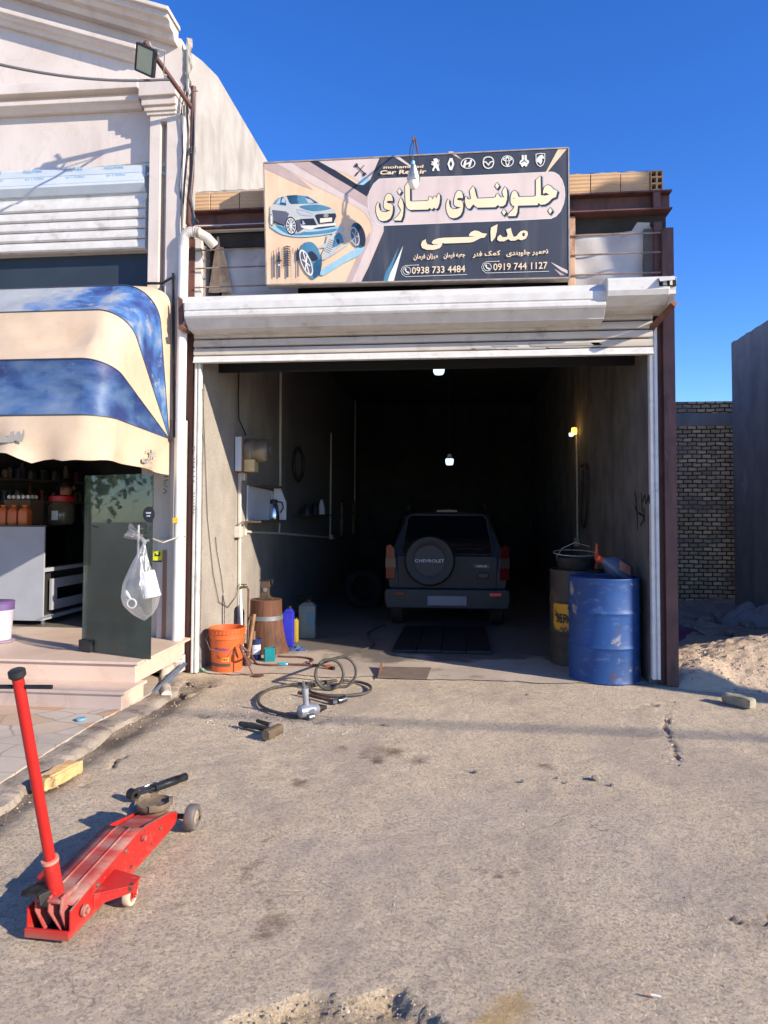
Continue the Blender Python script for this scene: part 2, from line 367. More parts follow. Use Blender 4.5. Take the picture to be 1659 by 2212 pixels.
    b1 = t.bump(mid, .6, .02); b2 = t.bump(fine, 1.0, .035, b1); b3 = t.bump(lump, .6, .007, b2); b3 = t.bump(t.noise(260, detail=4, rough=.7), .8, .004, b3); b4 = t.bump(crm, -.7, .01, b3)
    return t.set(Base_Color=c, Roughness=.9, Normal=b4)
ground_m = make_ground()
ground = struct(g.build('ground', ground_m, smooth=60, fixn=False))
for nm, arr in (('oil', a_oil), ('pale', a_pale), ('dirt', a_dirt), ('yel', a_yel), ('lav', a_lav)):
    ground.data.attributes.new(nm, 'FLOAT', 'POINT').data.foreach_set('value', arr)
# garage floor: smoother sheet with a broken front edge
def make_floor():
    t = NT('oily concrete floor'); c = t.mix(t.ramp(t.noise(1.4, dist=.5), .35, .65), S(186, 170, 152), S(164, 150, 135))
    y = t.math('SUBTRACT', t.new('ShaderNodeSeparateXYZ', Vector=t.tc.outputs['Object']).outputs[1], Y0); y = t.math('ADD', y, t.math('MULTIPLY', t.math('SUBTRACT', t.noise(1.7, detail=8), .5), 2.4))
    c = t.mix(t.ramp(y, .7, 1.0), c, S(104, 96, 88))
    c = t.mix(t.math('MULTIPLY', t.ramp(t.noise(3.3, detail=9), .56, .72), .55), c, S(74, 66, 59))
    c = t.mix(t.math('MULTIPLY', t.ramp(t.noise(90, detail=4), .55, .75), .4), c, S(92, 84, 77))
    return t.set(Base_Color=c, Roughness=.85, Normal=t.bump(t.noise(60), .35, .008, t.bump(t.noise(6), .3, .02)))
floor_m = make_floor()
fx = [XL + (XR - XL) * i / 60 for i in range(61)]
fp = [(x, Y0 - .02 + .10 * noise.noise(V((x * 2.1, 3, 0))) + .04 * noise.noise(V((x * 9, 5, 0))), .004) for x in fx]
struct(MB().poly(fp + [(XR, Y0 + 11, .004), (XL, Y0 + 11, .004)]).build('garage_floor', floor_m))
# flagstone pavement in front of the shop + concrete edging strip
def make_flag():
    t = NT('crazy paving'); co = t.new('ShaderNodeVectorMath', _operation='ADD', i0=t.co((1, 1.3, 1)), i1=t.new('ShaderNodeVectorMath', _operation='SCALE', i0=t.new('ShaderNodeTexNoise', Vector=t.co(), Scale=2.5).outputs['Color'], Scale=.15).outputs[0]).outputs[0]
    e = t.new('ShaderNodeTexVoronoi', _feature='DISTANCE_TO_EDGE', Vector=co, Scale=3.4).outputs['Distance']
    cell = t.new('ShaderNodeTexVoronoi', Vector=co, Scale=3.4).outputs['Color']
    r = t.new('ShaderNodeValToRGB', Fac=t.new('ShaderNodeSeparateColor', Color=cell).outputs[0]); el = r.color_ramp.elements
    el[0].color = S(205, 190, 170); el[1].color = S(196, 158, 122)
    for p, k in ((.45, S(190, 176, 158)), (.8, S(200, 186, 168)), (.9, S(196, 150, 108))): x = el.new(p); x.color = k
    j = t.ramp(e, .012, .028, (1, 1, 1, 1), (0, 0, 0, 1))
    c = t.mix(j, t.mix(t.math('MULTIPLY', t.noise(7, detail=9), .5), r.outputs[0], S(150, 136, 120)), S(150, 138, 124))
    c = t.mix(t.math('MULTIPLY', t.ramp(t.noise(1.5, detail=8), .48, .6), .55), c, S(160, 147, 132))
    return t.set(Base_Color=c, Roughness=.8, Normal=t.bump(t.noise(40), .3, .006, t.bump(j, -.4, .008)))
EDGE = [onz(*q, .03) for q in ((-90, 1745), (0, 1690), (110, 1618), (205, 1560), (300, 1512), (335, 1490), (352, 1462))]
struct(MB().ext([(p.x, p.y, .028) for p in EDGE] + [(-2.9, 6.2, .028), (-6.5, 6.2, .028), (-6.5, 2.9, .028)], (0, 0, -.06)).build('pavement', make_flag()))
mb = MB(); n = 60
def edgept(t):
    t *= len(EDGE) - 1; i = min(int(t), len(EDGE) - 2); return EDGE[i].lerp(EDGE[i + 1], t - i)
def strip(a, b):
    p = edgept(a); q = edgept(min(1, a + .02)); d = (q - p).normalized() if a < .98 else (p - edgept(.96)).normalized(); nr = V((d.y, -d.x, 0))
    wd = .15 + .03 * noise.noise(V((a * 9, 0, 0))); prof = [(-.005, -.03), (0, .012), (.25, .022), (.6, .02), (.9, .004), (1, -.03)]
    o, z = prof[round(b * 5)]; z = min(z, .012) if z > 0 else z; k = noise.noise(V((a * 40, b * 3, 0)))
    return p + nr * (o * wd * 1.2 + .02 * k) + V((0, 0, z - .022 + .007 * k + .006 * noise.noise(p * 21)))
mb.grid(strip, 120, 5)
struct(mb.build('kerb_strip', mat('smeared cement edging', S(160, 146, 130), S(136, 124, 110), 5, .9, 0, .8, 40, dirt=S(92, 78, 64), ds=5, dt=(.5, .7), bd=.015), smooth=60))
# ================================================================ SHOP BUILDING (left)
YW = Y0 + .0; YP = Y0 - .13; XS = ony(393, 800, Y0).x
shop = root('shop_building', (XS - 2, YW, 0), 'shop with cream stone front, pediment and half-lowered white upper shutter, left of the garage', 'building')
f = lambda u, v, y=YW: ony(u, v, y)
mb = MB()
mb.ext([f(-200, 396), f(325, 350), f(392, 347), f(392, 84), f(-200, -100)], (0, .35, 0))
mb.ext([f(330, 352, YW + .003), f(392, 347, YW + .003), f(392, 1449, YW + .003), f(306, 1449, YW + .003), f(306, 985, YW + .003), f(330, 985, YW + .003)], (0, .35, 0))
zt = f(0, 600).z
mb.bb((-7, YW + .1, 2.35), (f(322, 600).x, YW + .3, f(0, 560).z))
mb.bb((f(307, 900).x, YW + .35, .3), (f(307, 900).x + .1, YW + .9, 2.5))
mb.build('facade_wall', stone, shop)
# raking cornice, inner raking moulding, flat cornice
rk = lambda out, h: [(0, 0), (out, 0), (out, -h * .35), (out * .8, -h * .38), (out * .72, -h * .62), (out * .45, -h * .68), (out * .35, -h), (0, -h)]
mb = MB(); mb.sweep(rk(.26, .17), f(-200, -102), f(386, 66)); mb.sweep([(0, .02), (.3, .02), (.3, -.02), (0, -.02)], f(-200, -104), f(390, 64))
a, b = f(386, 66), f(392, 90)
mb.build('raking_cornice', stone, shop, bevel=.006)
MB().sweep(rk(.13, .13), f(-200, -25), f(306, 114)).build('inner_moulding', stone, shop, bevel=.006)
mb = MB(); hc = [(0, 0), (.15, 0), (.15, -.1), (.06, -.11), (.05, -.15), (.12, -.16), (.12, -.2), (.08, -.215), (.05, -.25), (0, -.25)]
mb.sweep(hc, f(-200, 214), f(312, 186)); mb.build('flat_cornice', stone, shop, bevel=.005)
mb = MB()
for (u0, v0, u1, v1, o) in ((299, 176, 379, 202, .21), (305, 202, 379, 223, .18), (311, 223, 380, 236, .16), (316, 236, 380, 245, .145)):
    p, q = f(u0, v0, YW - o), f(u1, v1, YW - o); mb.bb((p.x, YW - o, q.z), (q.x, YW + .004, p.z))
mb.build('pilaster_capital', stone, shop, bevel=.006)
mb = MB(); zt = f(350, 246, YP).z; z0 = f(350, 608, YP).z - 1.3
xa, xb, xc, xd = [f(u, 430, YP).x for u in (321, 344.5, 358, 390)]
zs = f(350, 261, YP).z
for x0, x1 in ((xa, xb), (xc, xd)): mb.bb((x0, YP, z0), (x1, YW - .002, zt))
mb.bb((xb, YP, zs), (xc, YW - .002, zt)); mb.bb((xb, YW - .03, z0), (xc, YW - .002, zs))
zj = f(350, 1020, YP).z; x2 = f(374, 1200, YP).x; x3 = f(337, 1200, YP).x; x4 = f(349, 1200, YP).x
zg = f(360, 1165, YP).z; 
mb.bb((x3, YP + .03, .17), (f(391, 1200, YP).x, YW - .003, zg)); mb.bb((x3 + .1, YP + .06, zg), (f(391, 1200, YP).x, YW - .003, z0))
mb.bb((f(311, 1445, YP).x, YP - .04, .02), (f(390, 1445, YP).x, YW - .004, .165))
mb.build('pilaster', stone, shop, bevel=.004)
mb = MB(); p = f(352.5, 1188, YP + .03); q = f(357, 1425, YP + .03); mb.bb((p.x, YP + .022, q.z), (q.x, YP + .034, p.z)); mb.build('pilaster_groove', mat('shadowed joint', S(150, 112, 92), None, rough=.8), shop)  # thin strip coloured as the groove's shadow
# upper shutter
FILM = []
ush = MB(); yb = YW + .02
x0, x1 = -7, f(320.5, 450).x
def zc(v): return f(320, v).z
zb = zc(351); 
cream = mat('cream aluminium frame', S(222, 210, 182), None, rough=.5)
MB().bb((x0, yb - .01, zc(361)), (x1, yb + .1, zb)).build('shutter_head', cream, shop)
film = mat('milky blue protective film', S(188, 196, 203), S(176, 186, 194), 5, .4)
ph = [(0, 0), (.07, -.0), (.1, -.02), (.102, -.085), (.098, -.088), (.12, -.17), (.117, -.174), (.125, -.2), (.08, -.265), (0, -.27)]
box = ush.sweep(ph, (x0, yb, zc(361)), (x1, yb, zc(361))).build('shutter_box', film, shop, bevel=.003)
alu_ = MB(); fy = yb - .104
for i in range(-1, 4):
    for (u0, v0, w_, k_) in ((49, 374, 42, 0), (52, 393, 42, 1)):
        u = u0 + 88 * i; a_, b_ = f(u, v0 - 88 * i * .098 / 2 - i * .2, fy), f(u + w_, v0 - 88 * i * .098 / 2 - 2.2, fy); FILM.append((a_, b_, k_))
sl_ = MB(); z = zc(361) - .272; zbot = zc(541); nsl = 5; hh = (z - .05 - zbot) / nsl
for i in range(nsl):
    zz = z - .05 - i * hh
    sl_.sweep([(0, 0), (.022, -.008), (.03, -hh * .45), (.03, -hh + .02), (.018, -hh + .006), (0, -hh + .006)], (x0, yb - .05, zz), (x1, yb - .05, zz))
sl_.bb((x0, yb - .055, z - .06), (x1, yb + .05, z + .005)); sl_.bb((x0, yb - .045, zbot), (x1, yb + .05, z - .05))
sl_.build('shutter_curtain', white_metal, shop, smooth=40)
darkglass = mat('dark blue window glass', S(44, 52, 60), S(50, 60, 70), 2, .35, 0, spec=.3)
MB().bb((x0, yb + .05, 2.3), (x1, yb + .08, zbot + .02)).build('window_band', darkglass, shop)
# steps and floor
A = onz(262, 1541); B = onz(291, 1476, .156); mb = MB()
mb.bb((-8, A.y, -.05), (A.x, B.y + .1, .135)); mb.bb((-8, A.y - .02, .137), (A.x + .03, B.y + .1, .16))
BX = onz(296, 1474, .156).x
mb.bb((-8, B.y, .158), (BX, YP - .05, .30)); mb.bb((-8, B.y - .025, .302), (BX + .03, YW + .36, .322))
mb.build('entrance_step', stepstone, shop, bevel=.004)
MB().bb((-8, YW + .36, .2), (f(340, 900).x, YW + 3.4, .318)).build('shop_floor', mat('dull tile floor', S(120, 114, 106), S(100, 95, 88), 3, .35), shop)
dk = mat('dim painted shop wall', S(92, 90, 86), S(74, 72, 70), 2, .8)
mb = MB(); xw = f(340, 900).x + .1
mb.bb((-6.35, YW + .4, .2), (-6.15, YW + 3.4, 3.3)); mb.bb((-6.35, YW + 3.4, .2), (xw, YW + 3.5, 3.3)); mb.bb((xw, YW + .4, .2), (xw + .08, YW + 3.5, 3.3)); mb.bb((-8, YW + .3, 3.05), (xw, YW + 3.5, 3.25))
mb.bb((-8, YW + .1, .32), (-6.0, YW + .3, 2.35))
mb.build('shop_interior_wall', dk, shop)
# gable side wall above the garage roof
ps = [onx(402, 104, XS), onx(436, 131, XS), onx(470, 165, XS), onx(520, 250, XS), onx(600, 386, XS)]
pts = [(XS, YW + .005, 3.0), (XS, YW + .005, ps[0].z)] + [(XS, max(p.y, YW + .01), p.z) for p in ps] + [(XS, ps[-1].y + 3, ps[-1].z), (XS, ps[-1].y + 3, 3.0)]
MB().ext(pts, (-.3, 0, 0)).build('side_wall', sidecement, shop)
mb = MB(); zz = [f(392, v).z for v in (85, 490)]
mb.grid(lambda a, b: V((XS + .005 + .05 * a + .012 * noise.noise(V((a * 3, b * 30, 1))), YW - .02 + .03 * noise.noise(V((a * 3, b * 22, 5))) + .02 * a, zz[0] + (zz[1] - zz[0]) * b)), 3, 90)
mb.build('mortar_joint', sidecement, shop)
# sidelight glass + glass door
shopglass = glassy('green tinted shop glass', (.6, .72, .67, 1), .02)
_n = shopglass.node_tree.nodes; _l = shopglass.node_tree.links; _o = _n['Material Output']; _prev = _o.inputs['Surface'].links[0].from_socket
_d = _n.new('ShaderNodeBsdfDiffuse'); _d.inputs[0].default_value = S(146, 160, 150); _tl = _n.new('ShaderNodeBsdfTranslucent'); _tl.inputs[0].default_value = S(120, 140, 128)
_a = _n.new('ShaderNodeMixShader'); _a.inputs[0].default_value = .45; _l.new(_d.outputs[0], _a.inputs[1]); _l.new(_tl.outputs[0], _a.inputs[2])
_nz = _n.new('ShaderNodeTexNoise'); _nz.inputs['Scale'].default_value = 4; _nz.inputs['Detail'].default_value = 9; _mp = _n.new('ShaderNodeMath'); _mp.operation = 'MULTIPLY'; _l.new(_nz.outputs[0], _mp.inputs[0]); _mp.inputs[1].default_value = .2
_b = _n.new('ShaderNodeMixShader'); _l.new(_mp.outputs[0], _b.inputs[0]); _l.new(_prev, _b.inputs[1]); _l.new(_a.outputs[0], _b.inputs[2]); _l.new(_b.outputs[0], _o.inputs['Surface'])
edge_m = mat('green glass edge', S(120, 160, 150), None, rough=.2)
p, q = onz(176, 1406, .325), onz(324, 1425, .325); dr = (q - p).normalized(); ht = 1.47; DP, DD, DL = p.copy(), dr.copy(), (q - p).length
door = MB().hexa([p, q, q + UP * ht, p + UP * ht], [x + V((dr.y, -dr.x, 0)) * -.01 for x in (p, q, q + UP * ht, p + UP * ht)]).build('glass_door', shopglass, shop)
M_ = frame(p, dr)
MB(M_).box((.06, 0, .05), (.14, .045, .09)).build('door_hinge', black_plastic, door)
mb = MB(M_); L = (q - p).length; zh = onz(318, 1165, .325)
hz = 1.5 - (1170 - 1105) / 1535 * 5.75 - .325; DH = hz
for sx in (-1, 1): mb.tube([(L - .1, sx * .045, hz - .13), (L - .1, sx * .045, hz + .13)], .011, 8)
for dz in (-.1, .1): mb.tube([(L - .1, -.045, hz + dz), (L - .1, .045, hz + dz)], .007, 6)
mb.build('door_handle', bare_steel, door, smooth=40)
mb = MB(M_); mb.lathe([(.062, -.003), (.062, .003)], (L - .03, -.008, 1.5 - (1113 - 1105) / 1535 * 5.7 - .325), 20, rot=Matrix.Rotation(R(90), 3, 'X')); mb.build('round_sticker', mat('dark sticker', S(40, 38, 42), None, rough=.4), door)
mb = MB(M_); zz_ = 1.5 - (1113 - 1105) / 1535 * 5.7 - .325
mb.box((L - .03, -.0125, zz_ + .012), (.05, .002, .012)); mb.box((L - .03, -.0125, zz_ - .012), (.036, .002, .01)); mb.build('sticker_mark', mat('white print', S(225, 225, 225), None, rough=.5), door)
# yellow sticker on the jamb
p = f(343, 1202, YP + .03); mb = MB(); mb.box((p.x - .01, YP + .026, p.z), (.085, .006, .10)); mb.build('yellow_sticker', mat('yellow green sticker', S(214, 214, 40), None, rough=.5), shop)
mb = MB(); mb.box((p.x - .01, YP + .021, p.z + .01), (.05, .003, .012)); mb.box((p.x + .012, YP + .021, p.z + .026), (.01, .003, .03)); mb.box((p.x - .03, YP + .021, p.z + .02), (.01, .003, .022)); mb.box((p.x - .01, YP + .021, p.z - .044), (.085, .003, .014)); mb.build('sticker_print', mat('dark blue print', S(34, 40, 60), None, rough=.5), shop)
# black block painted as the shaded basement gap, with a leaning sheet
mb = MB(); p = f(302, 1452, YP - .04); q = f(372, 1452, YP - .04); mb.bb((p.x, YP - .06, -.12), (q.x, YP + .1, .02)); mb.build('basement_gap_shade', mat('recess shade', S(28, 28, 30), None, rough=.9), shop)
o = MB().hexa(*[[V((x, y + d, z)) for x, y, z in ((onz(306, 1515).x, onz(306, 1515).y, 0), (onz(346, 1498).x, onz(346, 1498).y, 0), (onz(346, 1498).x, YP - .09, .12), (onz(306, 1515).x, YP - .07, .13))] for d in (0, .012)]).build('metal_sheet', mat('blue grey metal sheet', S(96, 106, 122), S(74, 82, 96), 6, .5), None)
tag(o, 'blue grey metal sheet leaning in the dark gap beside the shop steps', 'sheet')
# ================================================================ GARAGE BUILDING
gar = root('garage_building', (0, Y0, 0), 'open car repair garage with brown steel frame and hollow brick parapet', 'building')
ZC = 4.05; YB = Y0 + 10.5
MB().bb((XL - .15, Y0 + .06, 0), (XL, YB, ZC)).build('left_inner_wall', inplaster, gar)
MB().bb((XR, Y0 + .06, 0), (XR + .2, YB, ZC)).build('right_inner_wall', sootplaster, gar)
MB().bb((XL - .15, YB, 0), (XR + .2, YB + .2, ZC)).build('back_wall', deepshade, gar)
MB().bb((XL - .15, Y0 + .1, ZC), (XR + .2, YB + .2, ZC + .2)).build('roof_slab', deepshade, gar)
# columns, beam
xl0, xl1 = ony(399, 900, Y0).x, ony(416, 900, Y0).x
mb = MB(); mb.bb((xl0, Y0 + .0, 0), (xl1, Y0 + .05, 4.1)); mb.bb((xl0 + .07, Y0 + .05, 0), (xl1 + .02, Y0 + .2, 4.1)); mb.build('left_column', brown_steel, gar, bevel=.003)
xr0, xr1, xr2 = ony(1423, 1200, Y0).x, ony(1441, 1200, Y0).x, ony(1459, 1200, Y0).x
mb = MB(); mb.bb((xr0, Y0 + .03, 0), (xr1, Y0 + .2, 4.1)); mb.bb((xr1 - .01, Y0 - .03, 0), (xr2 + .01, Y0 + .2, 4.02)); mb.tube([(xr1 - .012, Y0 - .02, 0), (xr1 - .012, Y0 - .02, 4.0)], .012, 6); mb.build('right_column', brown_steel, gar, bevel=.004)
zb1 = ony(1400, 416, Y0).z; zb0 = ony(1400, 457, Y0).z; bx0, bx1 = ony(419, 470, Y0).x, ony(1449, 430, Y0).x
mb = MB(); mb.bb((bx0, Y0 + .04, zb0 + .01), (bx1, Y0 + .06, zb1 - .01)); mb.bb((bx0, Y0 - .05, zb1 - .014), (bx1, Y0 + .14, zb1)); mb.bb((bx0, Y0 - .05, zb0), (bx1, Y0 + .14, zb0 + .014))
mb.bb((bx0, Y0 + .13, zb0 - .08), (bx1 - .2, Y0 + .2, zb0 - .002)); mb.bb((ony(1408, 440, Y0).x, Y0 - .045, zb0 + .016), (ony(1424, 440, Y0).x, Y0 + .035, zb1 - .016)); mb.build('roof_beam', brown_steel, gar, bevel=.002)
# hollow clay blocks
def make_block():
    t = NT('hollow clay block'); c = t.mix(t.noise(4), S(204, 170, 130), S(184, 148, 110))
    wv = t.new('ShaderNodeTexWave', _bands_direction='Z', Vector=t.co(), Scale=9, Distortion=.3).outputs['Fac']
    c = t.mix(t.math('MULTIPLY', t.noise(5, t.co((1, 1, 4))), .35), c, S(150, 116, 86))
    return t.set(Base_Color=c, Roughness=.9, Normal=t.bump(wv, .5, .008, t.bump(t.noise(70), .3, .005)))
block = make_block(); mb = MB(); zt0, zt1 = zb1 + .002, ony(1400, 371, Y0 - .03).z
joints = [ony(u, 400, Y0 - .03).x for u in (422, 455, 518, 580, 640, 702, 764, 826, 888, 950, 1012, 1074, 1136, 1198, 1275, 1340, 1404)]
for a, b in zip(joints, joints[1:]):
    j = rnd.uniform(-.006, .006); mb.bb((a + .003, Y0 - .035 + j, zt0), (b - .003, Y0 + .15, zt1 + rnd.uniform(-.008, .004)))
mb.build('parapet_blocks', block, gar, bevel=.004)
mb = MB(); x0 = joints[-1] + .004; x1 = ony(1431, 400, Y0 - .03).x; hh = zt1 - zt0; yy = Y0 - .05
for i in range(4): mb.bb((x0, yy, zt0 + hh * i / 3 - (.006 if i else 0)), (x1, Y0 + .15, zt0 + hh * i / 3 + (.006 if i < 3 else 0)))
for i in range(3):
    x = x0 + (x1 - x0) * i / 2; mb.bb((x - (.007 if i else 0), yy + .002, zt0), (x + (.007 if i < 2 else 0), Y0 + .148, zt1))
mb.bb((x0, Y0 + .12, zt0), (x1, Y0 + .14, zt1)); mb.build('open_block', block, gar)
mb = MB(); xa_, xb_ = joints[0], x1
mb.grid(lambda a, b: V((xa_ + (xb_ - xa_) * a, Y0 - .02 + .3 * b + .01 * noise.noise(V((a * 60, b, 0))), zt1 + .004 + .018 * noise.noise(V((a * 55, b * 4, 2))) + .012)), 160, 3)
mb.grid(lambda a, b: V((xa_ + (xb_ - xa_) * a, Y0 - .02 + .01 * noise.noise(V((a * 60, b, 0))), zt1 - .01 + b * (.024 + .018 * noise.noise(V((a * 55, 0, 2)))))), 160, 1)
mb.build('parapet_mortar', sidecement, gar)
# tarps and window frame behind the sign
tarp = mat('dusty translucent tarp', S(196, 192, 188), S(170, 166, 164), 3, .6, 0, .3, 8, dirt=S(120, 112, 106), ds=5, dt=(.56, .75))
beige_tarp = mat('beige canvas flap', S(216, 186, 150), S(196, 164, 130), 4, .8, 0, .2, 20, dirt=S(150, 112, 88), ds=5, dt=(.52, .7))
zsb = ony(900, 635, Y0 + .1).z - .1; zq = zb0 - .085
a, b = ony(1236, 600, Y0 + .12).x, xr0
mb = MB(); mb.grid(lambda s, t: V((a + (b - a) * s, Y0 + .13 + .025 * math.sin(t * 9 + s * 3) * (1 - t) + .03 * noise.noise(V((s * 3, t * 2.5, 0))) - .04 * s * t, zsb + (ony(1240, 478, Y0 + .12).z - .05 * s - zsb) * t)), 24, 24)
mb.build('right_tarp', tarp, gar, smooth=80)
a2, b2 = ony(455, 560, Y0 + .12).x, ony(620, 560, Y0 + .12).x
mb = MB(); mb.grid(lambda s, t: V((a2 + .1 + (b2 - a2) * s, Y0 + .16 + .03 * noise.noise(V((s * 4, t * 3, 7))), zsb + (ony(500, 488, Y0 + .12).z - zsb) * t)), 24, 16); mb.build('left_tarp', tarp, gar, smooth=80)
mb = MB(); tp, bl, br = ony(472, 512, Y0 + .1), ony(450, 632, Y0 + .1), ony(502, 632, Y0 + .1)
mb.grid(lambda s, t: (bl.lerp(br, s)).lerp(tp + V((.05 * (s - .5), 0, 0)), t) + V((0, .015 * math.sin(s * 7 + t * 2), 0)), 10, 10); mb.build('canvas_flap', beige_tarp, gar, smooth=80)
MB().bb((xl0, Y0 + .45, 2.9), (xr0, Y0 + .5, zb0)).build('void_sheet', mat('void black', S(24, 23, 24), None, rough=.9), gar)  # added black sheet stands for the unlit void behind the tarps
mb = MB(); q = ony(421, 489, Y0 + .03); mb.bb((q.x, Y0 + .01, zsb), (ony(435, 489, Y0).x, Y0 + .07, q.z)); mb.bb((q.x + .001, Y0 + .012, ony(421, 502, Y0 + .03).z), (ony(575, 489, Y0).x, Y0 + .068, q.z + .002)); mb.build('white_window_frame', white_metal, gar, bevel=.003)
bar_m = mat('grey rusty bar', S(150, 132, 118), S(112, 88, 74), 14, .7)
for v0 in (541, 580, 621):
    z = ony(430, v0, Y0 - .02).z; MB().tube([(ony(421, v0, Y0 - .02).x, Y0 - .02, z), (xr0 + .04, Y0 - .02, z + .005)], .0075, 6).build('window_bar', bar_m, gar, smooth=40)
mb = MB(); x = ony(1236, 540, Y0 - .02).x; mb.bb((x - .035, Y0 - .01, zsb), (x + .03, Y0 + .04, zb0 - .02)); mb.build('window_post', mat('rust streaked cream post', S(206, 176, 146), S(170, 124, 96), 6, .7, dirt=S(110, 66, 48), ds=8, dst=(3, 3, .5)), gar, bevel=.003)
# ================================================================ ROLLER SHUTTER OF THE GARAGE
shut = root('roller_shutter', (0, Y0 - .2, 2.9), 'white roller shutter almost fully raised over the garage opening', 'shutter')
YBx = Y0 - .36
x0 = ony(398, 660, YBx).x; x1 = ony(1309, 640, YBx).x; zt = ony(930, 618, YBx).z
pr = [(0, 0), (.26, .0), (.285, -.012), (.34, -.075), (.352, -.08), (.36, -.085), (.36, -.15), (.352, -.155), (.352, -.165), (.36, -.17), (.36, -.205), (.345, -.225), (.335, -.225), (.27, -.29), (.265, -.30), (.1, -.315), (0, -.31)]
MB().sweep(pr, (x0, Y0 - .001, zt), (x1, Y0 - .001, zt)).build('shutter_box', white_metal, shut, bevel=.003)
xa, xb = ony(417, 800, Y0 - .1).x, ony(1412, 800, Y0 - .1).x; z1 = zt - .305; z0 = ony(930, 771, Y0 - .1).z; ns = 4; hh = (z1 - z0 - .05) / ns
mb = MB()
hh = .079
for i in range(6):
    zz = z0 + .05 + (i + 1) * hh; mb.sweep([(.03, 0), (.045, -.006), (.055, -hh * .5), (.05, -hh + .014), (.034, -hh + .008), (.02, -hh + .008), (.02, 0)], (xa, Y0 - .04, zz), (xb, Y0 - .04, zz))
mb.build('shutter_curtain', curtain_m, shut, smooth=35)
MB().sweep([(.015, .05), (.05, .05), (.055, .04), (.06, .004), (.07, 0), (.07, -.012), (.01, -.012)], (xa, Y0 - .04, z0), (xb, Y0 - .04, z0)).build('bottom_bar', white_metal, shut, bevel=.002)
mb = MB(); 
for (u0, u1, v0, v1) in ((1020, 1075, 751, 755), (1140, 1300, 742, 748), (1180, 1260, 749, 752), (1275, 1300, 740, 746), (1060, 1120, 746, 749), (1090, 1180, 752, 755)):
    p, q = ony(u0, v0, Y0 - .098), ony(u1, v1 - (u1 - u0) * .018, Y0 - .098); mb.ext([p, ony(u1 - 6, v0 - (u1 - u0) * .018, Y0 - .098), q, ony(u0 + 9, v1, Y0 - .098)], (0, .004, 0))
mb.build('paint_scrape', mat('scraped grey metal', S(150, 144, 136), None, rough=.7), shut)
for u in (422.5, 1415):
    v_ = 712 if u < 800 else 704; e = ony(u, 1100, Y0 - .06); zr_ = ony(u, v_, Y0 - .06).z; w_ = .031 if u < 800 else .036
    mb = MB(); mb.sweep([(0, -w_), (.05, -w_), (.06, -w_ + .006), (.06, -.008), (.045, -.004), (.045, .004), (.06, .008), (.06, w_ - .006), (.05, w_), (0, w_)], (e.x, Y0 - .0, .004 if u < 800 else .06), (e.x, Y0 - .0, zr_), up=(1, 0, 0))
    o = mb.build('guide_rail', white_metal, shut, bevel=.002)
# motor cover
YM = Y0 - .42; mx0, mx1 = ony(1311, 630, YM).x, ony(1462, 620, YM).x; mzt = ony(1400, 592, YM).z; mzb = ony(1400, 652, YM).z; h = mzt - mzb
pm = [(0, .0), (.3, .0), (.38, -.01), (.42, -.03), (.42, -h * .55), (.40, -h * .72), (.3, -h * .98), (.22, -h * 1.05), (0, -h * 1.05)]
MB().sweep(pm, (mx0, Y0, mzt), (mx1 - .05, Y0, mzt)).build('motor_cover', white_metal, shut, bevel=.012, seg=3)
mb = MB(); pe = [(0, -.002), (.29, -.002), (.375, -.012), (.416, -.034), (.416, -.06), (.416, -.06), (.395, -.135), (.395, -h * .7), (.296, -h * .96), (.22, -h * 1.04), (0, -h * 1.04)]
mb.sweep(pe, (mx1 - .048, Y0, mzt), (mx1, Y0, mzt)); mb.build('end_cap', white_metal, shut, bevel=.01, seg=3)
mb = MB(); p = ony(1424, 601, YM - .004); q = ony(1461, 617, YM - .004); mb.bb((p.x, YM - .003, q.z), (q.x, YM + .05, p.z)); mb.build('broken_slot', mat('hole shade', S(26, 22, 20), None, rough=.9), shut)  # black block, the slot's inner shade given as colour
mb = MB(); p = ony(1424, 598, YM - .02); q = ony(1457, 606, YM - .02); mb.hexa([(p.x, YM - .05, q.z - .01), (q.x, YM - .05, q.z), (q.x, YM - .004, p.z + .01), (p.x, YM - .004, p.z)], [(p.x, YM - .047, q.z - .013), (q.x, YM - .047, q.z - .003), (q.x, YM - .002, p.z + .006), (p.x, YM - .002, p.z - .004)]); mb.build('bent_flap', white_metal, shut)
mb = MB(); p = ony(1436, 611, YM - .006); mb.box(p, (.03, .01, .04)); mb.box(p + V((.05, 0, .01)), (.02, .01, .06)); mb.build('slot_remains', white_metal, shut)
# brackets
p0, p1 = ony(1457, 655, YM + .02), V((mx1 - .12, Y0 - .03, ony(1425, 712, Y0 - .05).z))
MB().tube([p0, p1], .036, 4).build('bracket', rust_steel, shut)
p0, p1 = ony(391, 708, Y0 - .36), ony(414, 716, Y0 - .05); mb = MB(); mb.tube([p0, p1], .032, 4); mb.build('bracket', rust_steel, shut)
mb = MB(); q = [ony(u, v, Y0 - .3) for u, v in ((384, 640), (393, 645), (396, 690), (386, 712))]; mb.ext(q, (0, .02, 0)); mb.build('end_plate', rust_steel, shut)
